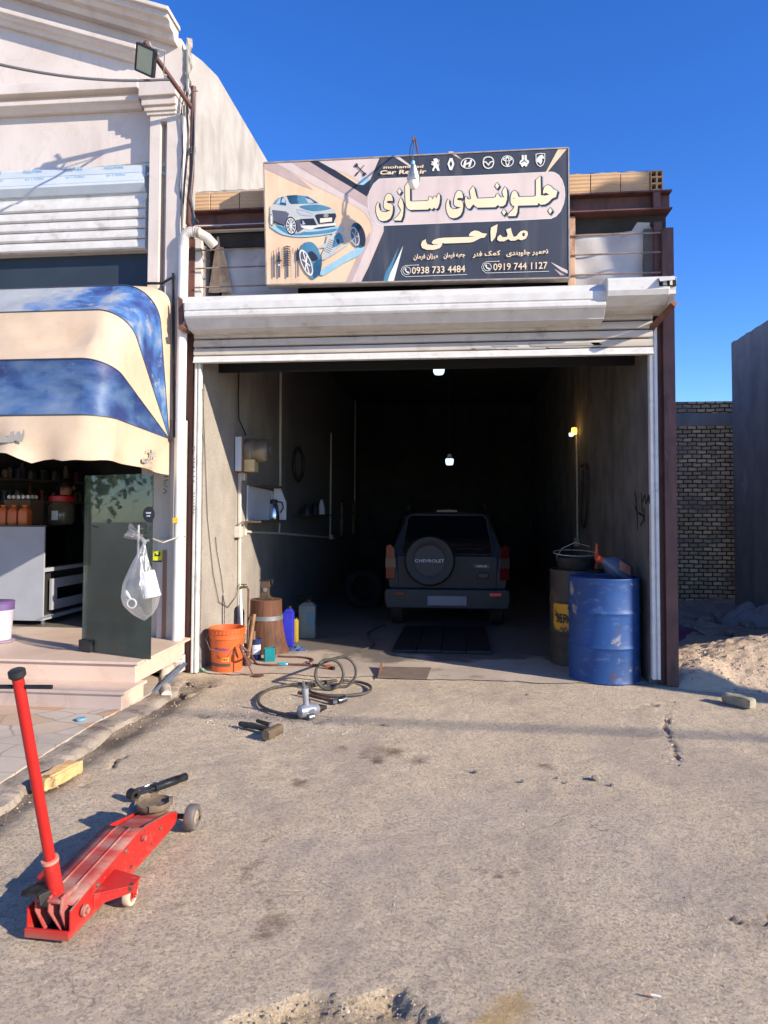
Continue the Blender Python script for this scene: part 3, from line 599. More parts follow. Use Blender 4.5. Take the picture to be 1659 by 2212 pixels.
# handwriting on the left rail
# ================================================================ LETTERING HELPERS
FORMS = {'ا': 'ﺍﺎ', 'ب': 'ﺏﺐﺑﺒ', 'ت': 'ﺕﺖﺗﺘ', 'ج': 'ﺝﺞﺟﺠ', 'خ': 'ﺥﺦﺧﺨ', 'د': 'ﺩﺪ', 'ر': 'ﺭﺮ', 'ز': 'ﺯﺰ', 'س': 'ﺱﺲﺳﺴ', 'ع': 'ﻉﻊﻋﻌ', 'ف': 'ﻑﻒﻓﻔ', 'ک': 'ﮎﮏﮐﮑ',
         'ل': 'ﻝﻞﻟﻠ', 'م': 'ﻡﻢﻣﻤ', 'ن': 'ﻥﻦﻧﻨ', 'ه': 'ﻩﻪﻫﻬ', 'و': 'ﻭﻮ', 'ی': 'ﯼﯽﯾﯿ'}
def fa(txt):
    out = []
    for w_ in txt.split(' '):
        r = ''
        for i, c in enumerate(w_):
            if c not in FORMS: r += c; continue
            pj = i > 0 and len(FORMS.get(w_[i - 1], '')) == 4; nj = i < len(w_) - 1 and len(FORMS[c]) == 4 and w_[i + 1] in FORMS
            r += FORMS[c][(3 if nj else 1) if pj else (2 if nj else 0)]
        out.append(r[::-1] if w_[0] in FORMS else r)
    return ' '.join(reversed(out))
def textmesh(body, bold=0.0):
    cu = bpy.data.curves.new('txt', 'FONT'); cu.body = body; cu.offset = bold; cu.resolution_u = 3
    o = bpy.data.objects.new('txt', cu); COL.objects.link(o); bpy.context.view_layer.update()
    me = bpy.data.meshes.new_from_object(o.evaluated_get(bpy.context.evaluated_depsgraph_get()))
    vs = [v.co.copy() for v in me.vertices]; fs = [tuple(p.vertices) for p in me.polygons]
    bpy.data.objects.remove(o); bpy.data.curves.remove(cu); bpy.data.meshes.remove(me); return vs, fs
def text_to(mb, body, P0, P1, H, up=None, bold=0.0, shear=0.0, mi=0, stretch=True, push=(0, 0, 0), bump_=None):
    """letters from 3-D point P0 to P1 (baseline), cap height H along up"""
    vs, fs = textmesh(body, bold)
    x0, x1 = min(v.x for v in vs), max(v.x for v in vs); P0, P1 = V(P0), V(P1); ax = P1 - P0; L = ax.length; ax = ax / L
    up = V(up) if up else V((0, 0, 1)); up = (up - ax * up.dot(ax)).normalized(); k = L / (x1 - x0); kh = H / .70
    mb.add([P0 + ax * ((v.x - x0) * k + shear * v.y * kh) + up * (v.y * kh) + V(push) for v in vs], fs, mi)

mb = MB()
for a_, b_, k_ in FILM: text_to(mb, 'ALUVIN', a_, b_, .034, bold=.02, push=(0, -.002, 0))
mb.build('film_print', mat('pale blue film print', S(120, 168, 200), S(158, 186, 204), 30, .5), shop, fixn=False)
pen = mat('marker pen', S(70, 70, 84), None, rough=.7); mb = MB(); yr_ = Y0 - .0612
text_to(mb, '۷۱۹۷۱۳۰۵', ony(421, 1046, yr_), ony(422, 964, yr_), .032, up=(-1, 0, 0)); text_to(mb, '۱۱۱۱۱۱۱', ony(420, 1110, yr_), ony(420.5, 1064, yr_), .014, up=(-1, 0, 0)); mb.build('pen_writing', pen, shut, fixn=False)
mb = MB(); text_to(mb, '۷/۹۱', ony(361, 1068, YP + .028), ony(363, 1028, YP + .028), .04, up=(-1, 0, 0)); mb.build('pen_writing', pen, shop, fixn=False)
# ================================================================ SHOP SIGN
YS = Y0 - .28
sign = root('shop_sign', (ony(900, 600, YS).x, YS, ony(900, 608, YS).z), 'weathered car repair sign with Persian lettering, car picture and emblem row above the shutter', 'sign')
# printed layers lie on the sign sheet, each a fraction of a millimetre above the one below
def weath(name, c, c2, streak, k=.35):
    t = NT(name); b = t.mix(t.ramp(t.noise(2.2, dist=.5), .3, .7), c, c2)
    b = t.mix(t.math('MULTIPLY', t.ramp(t.noise(9, t.co((1, 1, .07)), detail=8), .5, .75), k), b, streak)
    return t.set(Base_Color=b, Roughness=.55)
K = dict(
    cream=weath('sun faded cream print', S(222, 196, 166), S(208, 176, 142), S(190, 152, 120)),
    mauve=weath('faded mauve print', S(184, 164, 158), S(170, 148, 144), S(160, 134, 124)),
    pink=weath('pale pink print', S(208, 190, 182), S(192, 176, 172), S(170, 150, 146)),
    navy=weath('faded navy print', S(52, 58, 70), S(42, 47, 60), S(92, 92, 96), .5),
    ink=mat('dark navy ink', S(36, 40, 52), None, rough=.5), letter=weath('cream letter print', S(226, 208, 176), S(222, 194, 158), S(206, 196, 184), .2),
    glow=mat('pale blue print', S(158, 172, 184), S(176, 176, 186), 8, .5), white=mat('off white print', S(222, 218, 206), S(208, 208, 200), 8, .5),
    teal=mat('teal blue print', S(84, 136, 160), S(54, 108, 140), 7, .5), teal2=mat('deep teal print', S(38, 86, 116), S(28, 62, 90), 9, .5),
    sky=mat('light blue print', S(132, 176, 196), S(164, 190, 196), 6, .5), silver=mat('silver grey print', S(168, 176, 178), S(190, 184, 172), 5, .5),
    slate=mat('slate print', S(92, 94, 106), S(74, 76, 90), 5, .5), plate=mat('blank pale print', S(228, 208, 188), None, rough=.5))
def prnt(k): return K[k]
A = zr(640, 360, 420); Bq = zr(930, 430, 260); Cq = zr(1160, 420, 260); Dq = zr(1040, 545, 300); Eq = zr(990, 600, 440); Fq = zr(1070, 370, 360); Gq = zr(660, 480, 200); Hq = zr(660, 540, 280)
tl, tr, br, bl = (570, 352), (1228, 319.5), (1230, 600), (576, 615)
face = [ony(*q, YS) for q in (tl, tr, br, bl)]
M0 = MB(); M0.ext(face, (0, .1, 0)); panel = M0.build('sign_panel', prnt('cream'), sign)
mb = MB(); cyc = face + [face[0]]
for a, b in zip(cyc, cyc[1:]):
    d = (b - a).normalized(); n_ = V((0, -1, 0)); mb.sweep([(-.1, -.006), (.007, -.006), (.007, .006), (-.1, .006)], a, b, up=tuple(d.cross(V((0, 1, 0)))))
mb.build('edge_trim', mat('dull aluminium trim', S(170, 160, 148), S(140, 128, 118), 9, .5, .3), sign)
class Art:
    def __init__(s): s.mb = {}; s.d = .0012
    def m(s, k): return s.mb.setdefault(k, MB())
    def P(s, q, d): return ony(q[0], q[1], YS - d)
    def poly(s, k, pts, z=None, smooth=0, holes=(), step=.00004):
        if smooth: pts = sm([V((a, b, 0)) for a, b in pts], smooth); holes = [sm([V((a, b, 0)) for a, b in h], smooth) for h in holes]
        d = s.d; s.d += step
        s.m(k).poly([s.P(p, d) for p in pts], 0, [[s.P(p, d) for p in h] for h in holes])
    def line(s, k, pts, w, closed=False, smooth=0, w2=None):
        pts = [V((a, b, 0)) for a, b in pts]
        if smooth: pts = sm(pts, smooth, closed)
        n = len(pts); L = []; Rr = []
        for i in range(n):
            a = pts[i - 1] if (i or closed) else pts[i]; b = pts[(i + 1) % n] if (i < n - 1 or closed) else pts[i]
            t = (b - a).normalized(); nn = V((-t.y, t.x, 0)); ww = w + ((w2 - w) * i / (n - 1) if w2 is not None else 0)
            L.append(pts[i] + nn * ww / 2); Rr.append(pts[i] - nn * ww / 2)
        d = s.d; s.d += .00004; vs = [s.P(p, d) for p in L + Rr]
        s.m(k).add(vs, [(i, (i + 1) % n, n + (i + 1) % n, n + i) for i in range(n if closed else n - 1)])
    def ell(s, k, c, rx, ry, rot=0, n=28, holes=None, ring=None):
        def e(f): return [(c[0] + rx * f * math.cos(t) * math.cos(rot) - ry * f * math.sin(t) * math.sin(rot), c[1] + rx * f * math.cos(t) * math.sin(rot) + ry * f * math.sin(t) * math.cos(rot)) for t in [2 * math.pi * i / n for i in range(n)]]
        if ring: s.poly(k, e(1), holes=[e(ring)])
        else: s.poly(k, e(1))
art = Art()
mp = lambda z, pts: [z(*p) for p in pts]
art.poly('mauve', mp(A, [(70, 235), (70, 190), (190, 180), (420, 330), (570, 458), (420, 400), (250, 320)]))
art.poly('pink', mp(A, [(190, 182), (330, 175), (1120, 640), (1090, 690), (960, 600), (560, 400)]))
art.poly('mauve', mp(A, [(330, 175), (520, 166), (820, 330), (1110, 530), (1120, 640), (1000, 570), (700, 385)]))
art.poly('pink', mp(A, [(540, 163), (1222, 128), (1120, 360), (1050, 395), (900, 300)]))
art.poly('sky', mp(A, [(1010, 390), (1060, 330), (1125, 345), (1110, 400), (1060, 430)]), smooth=3)
art.poly('ink', mp(A, [(515, 165), (600, 160), (800, 270), (1000, 400), (1060, 405), (1130, 350), (1140, 430), (1095, 520), (1000, 460), (760, 320)]))
art.poly('navy', mp(A, [(1226, 127)]) + [(1226.5, 321.2), (1228.4, 598.5)] + mp(A, [(1040, 1360), (1110, 1220), (1220, 960), (1262, 860), (1262, 800), (1120, 480), (1130, 350)]))
art.poly('pink', mp(A, [(1105, 480), (1090, 640), (1140, 740), (1190, 790), (1262, 805), (1258, 870), (1210, 970), (1040, 1362), (945, 1366), (1120, 960), (1152, 850), (1130, 760), (1080, 690)]))
art.poly('mauve', mp(A, [(1130, 860), (1120, 960), (945, 1366), (885, 1368), (1030, 1040), (1075, 950)]))
art.poly('cream', mp(Fq, [(1500, 12), (1602, 6), (1376, 278), (1358, 276)])); art.poly('pink', mp(A, [(1366, 127), (1412, 124), (1560, 235), (1560, 250)])); art.poly('cream', mp(Cq, [(-260, -260), (-180, -265), (-20, -120), (-30, -130)]))
art.poly('pink', mp(Eq, [(1455, 206), (1620, 288), (1620, 318), (1560, 290)])); art.poly('mauve', mp(Eq, [(1488, 268), (1590, 330), (1550, 332)]))
art.poly('white', mp(A, [(1453, 1005), (1360, 1354), (1288, 1356)])); art.poly('teal', mp(A, [(1412, 1012), (1300, 1355), (1258, 1355), (1280, 1270), (1330, 1180)]))
pill = mp(A, [(1215, 345), (1440, 333)]) + mp(Cq, [(0, 126), (700, 95), (1380, 62), (1440, 68), (1510, 110), (1565, 190), (1602, 310), (1612, 440), (1590, 570), (1540, 690), (1470, 770), (1390, 806), (700, 840), (0, 866)]) + mp(A, [(1250, 806), (1195, 790), (1140, 730), (1108, 640), (1104, 560), (1120, 470), (1160, 395)])
art.poly('pink', pill); art.line('white', pill, .9, closed=True)
# big lettering
yeh = [(92, 478), (108, 492), (110, 555), (128, 608), (168, 640), (228, 638), (300, 612), (248, 604), (205, 588), (186, 552), (190, 480), (214, 392), (250, 346), (286, 346), (316, 378), (330, 430), (330, 466), (290, 458), (250, 462), (234, 480), (250, 496), (300, 502), (328, 530), (334, 590), (322, 670), (290, 738), (235, 775), (170, 785), (115, 765), (80, 700), (62, 620), (66, 540)]
ze = [(458, 405), (490, 470), (503, 540), (500, 620), (490, 700), (462, 775), (350, 772), (352, 750), (400, 710), (450, 650), (462, 600), (440, 560), (418, 520), (432, 470)]
sa = [(575, 160), (528, 225), (530, 400), (540, 530), (565, 580), (610, 605), (890, 598), (920, 572), (945, 596), (965, 594), (988, 566), (1020, 594), (1050, 570), (1075, 500), (1085, 420), (1080, 360), (1065, 338), (1040, 375), (1030, 418), (1012, 392), (990, 385), (970, 440), (945, 400), (915, 388), (903, 440), (890, 462), (640, 470), (606, 464), (602, 160)]
dia = lambda x, y, s=1: [(x, y - 50 * s), (x + 33, y), (x, y + 50 * s), (x - 33, y)]
bnd = [(148, 285), (90, 360), (112, 490), (80, 505), (50, 490), (40, 455), (22, 460), (15, 520), (30, 600), (60, 645), (95, 648), (130, 600), (148, 578), (170, 600), (210, 632), (500, 625), (540, 588), (565, 612), (620, 610), (660, 580), (685, 500), (690, 420), (680, 340), (655, 295), (610, 375), (620, 420), (640, 465), (585, 470), (560, 440), (535, 400), (515, 430), (505, 465), (470, 475), (215, 487), (195, 450), (165, 320)]
jlo = [(1220, 120), (1148, 190), (1148, 440), (1120, 455), (870, 462), (855, 420), (835, 375), (800, 358), (765, 390), (745, 460), (742, 540), (765, 590), (805, 612), (790, 650), (705, 740), (705, 768), (825, 765), (850, 700), (860, 600), (1170, 592), (1190, 555), (1220, 585), (1290, 580), (1350, 545), (1400, 490), (1440, 470), (1465, 465), (1490, 365), (1430, 340), (1380, 290), (1330, 268), (1285, 300), (1262, 360), (1262, 412), (1310, 394), (1362, 425), (1300, 440), (1226, 436)]
big = [mp(Bq, yeh), mp(Bq, ze), mp(Bq, sa), mp(Bq, dia(438, 308)), mp(Bq, [(x + 1120, y - 47) for x, y in yeh]), mp(Cq, bnd), mp(Cq, dia(528, 284)), mp(Cq, dia(637, 704)), mp(Cq, dia(1375, 680)), mp(Cq, jlo)]
sh = lambda pts, dx, dy: [(x + dx, y + dy) for x, y in pts]
for w_ in big: art.line('glow', sh(w_, 2.2, 2.2), 9, True)
for w_ in big:
    art.line('ink', w_, 2.9, True)
    for d in (.9, 1.8, 2.7, 3.5): art.poly('ink', sh(w_, d, d * .9)); art.line('ink', sh(w_, d, d * .9), 1.5, True)
for w_ in big: art.poly('letter:headline', w_)
art.ell('ink', Cq(797, 483), 1.6, .9); art.ell('ink', Cq(1302, 410), 3.4, 1.6)
# second line of lettering
tail = [(135, 292), (138, 330), (160, 365), (230, 375), (330, 362), (240, 362), (215, 340), (240, 305), (300, 282), (380, 272), (700, 262), (830, 258), (735, 248), (730, 232), (760, 195), (810, 172), (860, 180), (920, 210), (985, 218), (945, 272), (900, 275), (850, 300), (790, 330), (730, 340), (400, 352), (362, 345), (360, 375), (330, 415), (250, 440), (150, 440), (85, 415), (68, 370), (85, 320)]
alef = [(1128, 85), (1036, 132), (1030, 200), (1036, 320), (1050, 325), (1095, 270), (1118, 180)]
mda = [(1310, 135), (1245, 160), (1268, 230), (1255, 262), (1200, 265), (1165, 230), (1130, 260), (1122, 300), (1150, 322), (1220, 322), (1275, 290), (1310, 315), (1370, 312), (1410, 292), (1460, 308), (1520, 285), (1548, 230), (1540, 185), (1500, 170), (1450, 180), (1415, 215), (1390, 250), (1350, 262), (1325, 200)]
for w_ in (tail, alef, mda):
    w_ = mp(Dq, w_); art.line('ink', w_, 2.2, True); art.poly('letter:owner_name', w_)
art.ell('navy', Dq(1487, 228), 3.0, 4.2)
# emblems
EMK = ['white:emblem1']
def em(pts, **kw): art.poly(EMK[0], mp(Fq, pts), **kw)
em([(62, 125), (95, 118), (118, 135), (115, 160), (100, 172), (118, 190), (125, 225), (134, 262), (104, 262), (100, 238), (86, 228), (70, 245), (72, 264), (48, 264), (52, 240), (68, 215), (62, 200), (36, 192), (40, 178), (62, 178), (40, 165), (42, 152), (68, 158)])
art.line(EMK[0], mp(Fq, [(118, 205), (128, 190), (116, 160), (130, 148), (124, 134)]), 1.0, smooth=3)
EMK[0] = 'white:emblem2'
art.poly(EMK[0], mp(Fq, [(250, 116), (282, 116), (304, 186), (278, 254), (250, 254), (224, 186)]), holes=[mp(Fq, [(265, 145), (280, 186), (264, 222), (246, 186)])])
EMK[0] = 'white:emblem3'
art.ell(EMK[0], Fq(461, 176), 85 * .1875, 62 * .1875, -.06, ring=.86)
em([(420, 145), (446, 136), (436, 180), (478, 160), (490, 132), (512, 138), (486, 215), (462, 222), (474, 182), (436, 196), (426, 222), (402, 214)])
EMK[0] = 'white:emblem4'
art.poly(EMK[0], mp(Fq, [(695, 96), (738, 106), (760, 140), (758, 190), (735, 226), (694, 240), (655, 226), (634, 192), (632, 142), (652, 108)]), smooth=4, holes=[mp(Fq, [(695, 108), (730, 116), (748, 142), (746, 186), (726, 216), (694, 228), (662, 216), (646, 188), (645, 144), (660, 118)])])
em([(645, 150), (675, 158), (694, 186), (714, 156), (748, 146), (746, 160), (722, 168), (696, 206), (668, 172), (645, 164)])
EMK[0] = 'white:emblem5'
for rx, ry, c, r_ in ((73, 66, (915, 152), .87), (24, 58, (915, 152), .62), (52, 22, (915, 130), .7)): art.ell(EMK[0], Fq(*c), rx * .1875, ry * .1875, -.04, ring=r_)
EMK[0] = 'white:emblem6'
em([(1080, 82), (1104, 82), (1104, 140), (1072, 166), (1076, 196), (1052, 178), (1060, 150), (1080, 134)]); em([(1112, 82), (1136, 80), (1138, 132), (1166, 150), (1158, 178), (1140, 192), (1144, 164), (1112, 140)]); em([(1108, 152), (1140, 172), (1146, 198), (1130, 218), (1108, 200), (1084, 220), (1070, 200), (1074, 178)])
EMK[0] = 'white:emblem7'
art.poly(EMK[0], mp(Fq, [(1240, 68), (1294, 58), (1350, 62), (1348, 150), (1330, 195), (1294, 218), (1262, 198), (1242, 160)]), holes=[mp(Fq, [(1248, 74), (1294, 66), (1342, 69), (1340, 148), (1324, 188), (1294, 208), (1268, 192), (1250, 156)])])
em([(1262, 110), (1290, 84), (1318, 76), (1336, 104), (1336, 122), (1312, 122), (1318, 150), (1298, 196), (1278, 166), (1252, 160), (1252, 130)])
# crossed wrench and screwdriver
art.line('ink', mp(A, [(985, 205), (1080, 300)]), 2.6); art.line('ink', mp(A, [(1068, 208), (985, 308)]), 1.4); art.line('ink', mp(A, [(1010, 278), (980, 312)]), 3.4)
for c in ((988, 208), (1072, 300)):
    q = A(*c); art.poly('ink', [(q[0] + 4.2 * math.cos(t), q[1] + 4.2 * math.sin(t)) for t in [(.9 if c[0] > 1000 else 3.9) + .5 + i * .33 for i in range(17)]] + [q])
# phone lines
for (x0, y0, x1, y1) in ((45, 290, 670, 345), (805, 255, 1442, 315)):
    pts = [(x0 + 165, y0 - 55), (x0 + 45, y0 - 50), (x0 + 14, y0 - 30), (x0 + 2, y0), (x0 + 14, y0 + 32), (x0 + 45, y0 + 56), (x1, y1 - 20)]
    art.line('white', mp(Eq, pts), .9); art.ell('glow', Eq(x0 + 163, y0 - 55), 1.6, 1.6); q = Eq(x0 + 57, y0 - 1); art.ell('white', q, 8.8, 8.8, ring=.88)
    art.poly('white', [(q[0] + a, q[1] + b) for a, b in ((-4, -5), (-2, -5.4), (-.8, -2.4), (-1.8, -.9), (.8, 2.2), (2.6, 1.4), (5.2, 3.2), (4.6, 4.8), (2.4, 5.4), (-1, 3.8), (-3.6, .4), (-4.8, -3))])
for nm, k, lab in (('printed_picture', None, None),): pass
# car picture
def G(k, pts, **kw): art.poly(k, mp(Gq, pts), **kw)
G('sky', [(130, 690), (450, 700), (1500, 720), (1650, 740), (1560, 820), (1200, 900), (760, 935), (420, 890), (220, 790)], smooth=3); G('teal', [(240, 700), (450, 730), (900, 830), (1500, 760), (1350, 850), (760, 900), (460, 860)], smooth=3)
G('silver', [(130, 300), (200, 250), (270, 130), (400, 85), (620, 60), (900, 80), (1080, 170), (1160, 240), (1380, 320), (1490, 400), (1505, 690), (1460, 720), (1000, 780), (700, 860), (470, 830), (430, 690), (200, 600), (120, 520)])
G('slate', [(165, 370), (450, 400), (520, 450), (480, 560), (430, 690), (200, 605), (180, 480)]); G('slate', [(650, 590), (760, 560), (760, 690), (830, 760), (690, 850), (640, 700)]); G('ink', [(205, 600), (430, 690), (420, 720), (190, 620)])
G('teal2', [(205, 250), (290, 135), (400, 95), (455, 190), (460, 270), (330, 260)]); G('sky', [(235, 250), (300, 150), (350, 120), (330, 240)]); G('glow', [(350, 230), (390, 110), (430, 150), (450, 220)])
G('teal2', [(465, 75), (650, 62), (900, 90), (1050, 180), (1130, 235), (780, 245), (560, 250), (520, 215)]); G('teal', [(700, 70), (880, 95), (920, 240), (720, 244), (680, 150)]); G('glow', [(860, 130), (960, 150), (1040, 220), (920, 235)])
G('teal2', [(320, 250), (370, 210), (450, 225), (462, 285), (330, 268)]); G('teal', [(720, 300), (1100, 260), (1380, 330), (1300, 370), (1000, 400)], smooth=3)
G('glow', [(672, 362), (840, 390), (1010, 460), (980, 500), (830, 492), (740, 470), (690, 420)]); art.line('ink', mp(Gq, [(672, 362), (840, 390), (1010, 460), (980, 500), (830, 492), (740, 470), (690, 420)]), .7, True)
G('ink', [(1050, 490), (1100, 460), (1480, 440), (1500, 500), (1440, 640), (1130, 665)]); G('plate', [(1160, 548), (1412, 528), (1412, 610), (1162, 638)]); G('ink', [(760, 560), (1030, 545), (1100, 690), (790, 690), (755, 640)]); G('glow', [(800, 580), (860, 665), (800, 680)])
G('white', [(760, 710), (900, 700), (1160, 690), (1490, 645), (1490, 690), (1080, 730), (980, 780), (790, 740)]); G('ink', [(1010, 770), (1090, 735), (1480, 690), (1470, 715), (1200, 760)])
art.ell('white', Gq(1285, 490), 5, 3.3, -.1, ring=.8); art.line('white', mp(Gq, [(1268, 505), (1278, 470)]), .7); art.line('white', mp(Gq, [(1294, 508), (1304, 472)]), .7); art.line('white', mp(Gq, [(1272, 492), (1300, 486)]), .6)
for c, rx, ry in (((560, 700), 12.2, 20), ((155, 580), 3.6, 13)):
    q = Gq(*c); art.ell('ink', q, rx, ry, -.12); art.ell('slate', q, rx * .8, ry * .82, -.12)
    for i in range(10):
        a = i * .628; art.line('white', [q, (q[0] + rx * .74 * math.cos(a), q[1] + ry * .76 * math.sin(a))], 1.0, w2=2.0)
    art.ell('white', q, rx * .82, ry * .84, -.12, ring=.9)
# axle picture
def H(k, pts, **kw): art.poly(k, mp(Hq, pts), **kw)
H('sky', [(850, 800), (1100, 640), (1380, 470), (1480, 430), (1440, 560), (1200, 690), (880, 880)], smooth=3)
H('silver', [(800, 470), (910, 410), (940, 280), (1010, 290), (1000, 250), (1090, 210), (1150, 200), (1200, 330), (1170, 420), (1060, 490), (1040, 550), (920, 640), (860, 650), (850, 580), (900, 470)])
H('teal', [(1040, 300), (1110, 240), (1160, 290), (1180, 390), (1080, 450), (1010, 470)]); art.ell('ink', Hq(1095, 378), 3.2, 6.2, -.3); art.line('silver', mp(Hq, [(800, 480), (960, 390)]), 4); art.line('glow', mp(Hq, [(920, 620), (1060, 540), (1250, 415)]), 3.4)
for i in range(7):
    x, y = 905 + i * 14, 540 - i * 27; art.line('ink', mp(Hq, [(x - 20, y - 30), (x + 30, y - 10), (x + 70, y + 12)]), 1.1)
for i in range(7):
    x, y = 1190 + i * 20, 250 + i * 20; art.line('white', mp(Hq, [(x - 30, y + 12), (x + 10, y - 20), (x + 50, y - 40)]), 1.5)
art.ell('teal2', Hq(1395, 285), 15, 28, -.25); art.ell('ink', Hq(1430, 290), 9, 25, -.25); art.ell('silver', Hq(1345, 300), 9.5, 21, -.25); art.ell('slate', Hq(1345, 300), 7.6, 17.5, -.25)
for i in range(5): q = Hq(1345, 300); a = i * 1.256; art.line('glow', [q, (q[0] + 7 * math.cos(a), q[1] + 16 * math.sin(a))], 1.8)
H('teal', [(560, 430), (640, 385), (720, 395), (790, 470), (830, 580), (850, 720), (820, 860), (760, 925), (700, 915), (620, 800), (540, 600)], smooth=4); H('ink', [(650, 560), (700, 520), (760, 560), (800, 640), (710, 670)], smooth=3); H('teal2', [(740, 700), (850, 640), (850, 760), (820, 860), (760, 920), (720, 880)], smooth=3)
q = Hq(625, 690); art.ell('white', q, 10.5, 30, -.38); art.ell('slate', q, 8.6, 26, -.38)
for i in range(6): a = i * 1.047 + .3; art.line('white', [q, (q[0] + 7.5 * math.cos(a) + 5 * math.sin(a), q[1] + 24 * math.sin(a))], 2.2)
# shock absorbers
for x, t_, b_, w_ in ((145, 510, 910, 4), (222, 460, 910, 4.4), (345, 440, 910, 4.6), (430, 480, 910, 1.2), (500, 470, 900, 3)):
    art.line('slate' if x not in (430,) else 'glow', mp(Hq, [(x, t_ + 70), (x + 3, b_)]), w_); art.line('ink', mp(Hq, [(x - 3, t_), (x - 2, t_ + 75)]), 1.2); art.line('mauve', mp(Hq, [(x - 25, 945), (x + 30, 943)]), .8)
H('ink', [(476, 660), (478, 520), (498, 475), (522, 520), (522, 660)]); H('ink', [(205, 590), (236, 590), (236, 645), (265, 655), (240, 680), (200, 680), (178, 660), (205, 645)]); H('white', [(210, 715), (236, 715), (236, 735), (210, 735)])
for i in range(9): y = 455 + i * 34; art.line('ink', mp(Hq, [(285, y + 12), (345, y - 8), (388, y + 8)]), 2.0, smooth=2)
# small lettering
tx = MB(); txd = art.d + .0004
def sign_text(body, q0, q1, h, k, bold=.0, shear=0, push=0):
    text_to(art.m(k), body, ony(*q0, YS - txd - push), ony(*q1, YS - txd - push), h * 6.2 / 1535, bold=bold, shear=shear)
sign_text('mohammad', A(1258, 243), (914.0, 362.0), 6.2, 'letter:name_line', .02, .15); sign_text('Car Repair', A(1222, 300), (920.5, 374.3), 8.8, 'letter:name_line', .03, .15)
sign_text('0938 733 4484', Eq(150, 318), Eq(652, 300), 14.5, 'letter:phone_number', .008); sign_text('0919 744 1127', Eq(918, 285), Eq(1428, 268), 14.5, 'letter:phone_number_', .008)
for body, a, b in (('میزان فرمان', (165, 178), (395, 166)), ('جعبه فرمان', (450, 166), (652, 154)), ('کمک فنر', (722, 155), (985, 140)), ('تعمیر جلوبندی', (1040, 146), (1437, 124))):
    sign_text(fa(body), Eq(*a), Eq(*b), 9.5, 'letter:service_line', .03)
ks = [k for k in art.mb if ':' not in k]; pm_ = MB()
for i_, k in enumerate(ks):
    b_ = len(pm_.v); pm_.v += art.mb[k].v; pm_.f += [[b_ + q for q in f_] for f_ in art.mb[k].f]; pm_.m += [i_] * len(art.mb[k].f)
pm_.build('printed_artwork', [prnt(k) for k in ks], panel, fixn=False)
for k in art.mb:
    if ':' in k: art.mb[k].build(k.split(':')[1].rstrip('_0123456789'), prnt(k.split(':')[0]), panel, fixn=False)
# bulb in front of the sign
bulb = root('hanging_bulb', ony(893, 330, YS - .3), 'white bulb with clear plastic cover hanging on a wire in front of the sign', 'bulb')
yb = YS - .32; tip = ony(893, 296, yb)
mb = MB(); bk = ony(905, 345, YS + .14); mb.tube([bk, ony(897, 300, YS + .1), tip, tip + V((-.005, 0, -.03))], .009, 6); mb.build('support_rod', rust_steel, bulb, smooth=40)
t0, t1 = ony(892, 356, yb), ony(893, 385, yb)
mb = MB(); mb.tube([tip, ony(895, 315, yb), ony(891, 335, yb), t0], .006, 6); mb.tube([tip + V((.01, 0, 0)), ony(886, 318, yb), ony(885, 340, yb), t0], .004, 5); mb.build('cable', cable_m, bulb)
MB().lathe([(0, .03), (.016, .03), (.018, 0), (.018, -.03), (0, -.03)], t0, 12).build('socket', mat('light blue plastic', S(120, 170, 205), None, rough=.4), bulb, smooth=40)
z_ = lambda v: ony(893, v, yb).z
c = ony(893.5, 385, yb)
MB().lathe([(.02, z_(357) - c.z), (.035, z_(366) - c.z), (.052, z_(378) - c.z), (.056, z_(388) - c.z), (.05, z_(392) - c.z)], c, 20).build('plastic_cover', glassy('clear plastic', (.86, .86, .85, 1), .12, .15), bulb, smooth=60)
MB().lathe([(.018, .09), (.03, .05), (.044, .0), (.047, -.03), (.043, -.07), (.03, -.1), (.012, -.115), (0, -.117)], c + V((0, 0, .02)), 20).build('bulb_globe', mat('milky bulb', S(232, 226, 212), None, rough=.3), bulb, smooth=60)
# ================================================================ AWNING
YA = YP - .03; PV = ony(366, 949, YA); XA = PV.x; XFAR = -6.2
aw = root('awning', PV, 'faded cream and blue folding canopy over the shop entrance', 'awning')
fab = mat('sun bleached cream canvas', S(196, 175, 150), S(183, 160, 135), 3, .85, 0, .12, 200, dirt=S(178, 140, 108), ds=4, dt=(.55, .78), amt=.7)
def make_blue():
    t = NT('peeling blue canvas'); n = t.noise(1.9, t.co((.8, 1, 1.6)), detail=7, rough=.55, dist=.25)
    sx = t.new('ShaderNodeSeparateXYZ', Vector=t.tc.outputs['Object']).outputs[0]
    n = t.math('ADD', n, t.math('MULTIPLY', t.math('MINIMUM', t.math('ADD', sx, 1.0), 0.5), .14))
    c = t.mix(t.ramp(n, .34, .55), S(108, 124, 146), S(58, 88, 130)); c = t.mix(t.ramp(n, .53, .64), c, S(34, 50, 102))
    c = t.mix(t.math('MULTIPLY', t.ramp(t.noise(26, detail=9, rough=.7), .58, .75), .4), c, S(150, 156, 160))
    return t.set(Base_Color=c, Roughness=.55, Normal=t.bump(t.noise(16), .15, .01))
bluef = make_blue()
def make_blue2():
    t = NT('bleached blue canvas'); sx = t.new('ShaderNodeSeparateXYZ', Vector=t.tc.outputs['Object']).outputs[0]
    n = t.math('ADD', t.noise(3.0, detail=9, dist=.25), t.math('MULTIPLY', sx, .26))
    c = t.mix(t.ramp(n, .26, .42), S(148, 153, 157), S(62, 104, 158)); c = t.mix(t.ramp(n, .42, .54), c, S(36, 54, 110)); c = t.mix(t.math('MULTIPLY', t.ramp(t.noise(9, detail=9), .56, .7), .5), c, S(176, 172, 160))
    return t.set(Base_Color=c, Roughness=.6)
bluef2 = make_blue2()
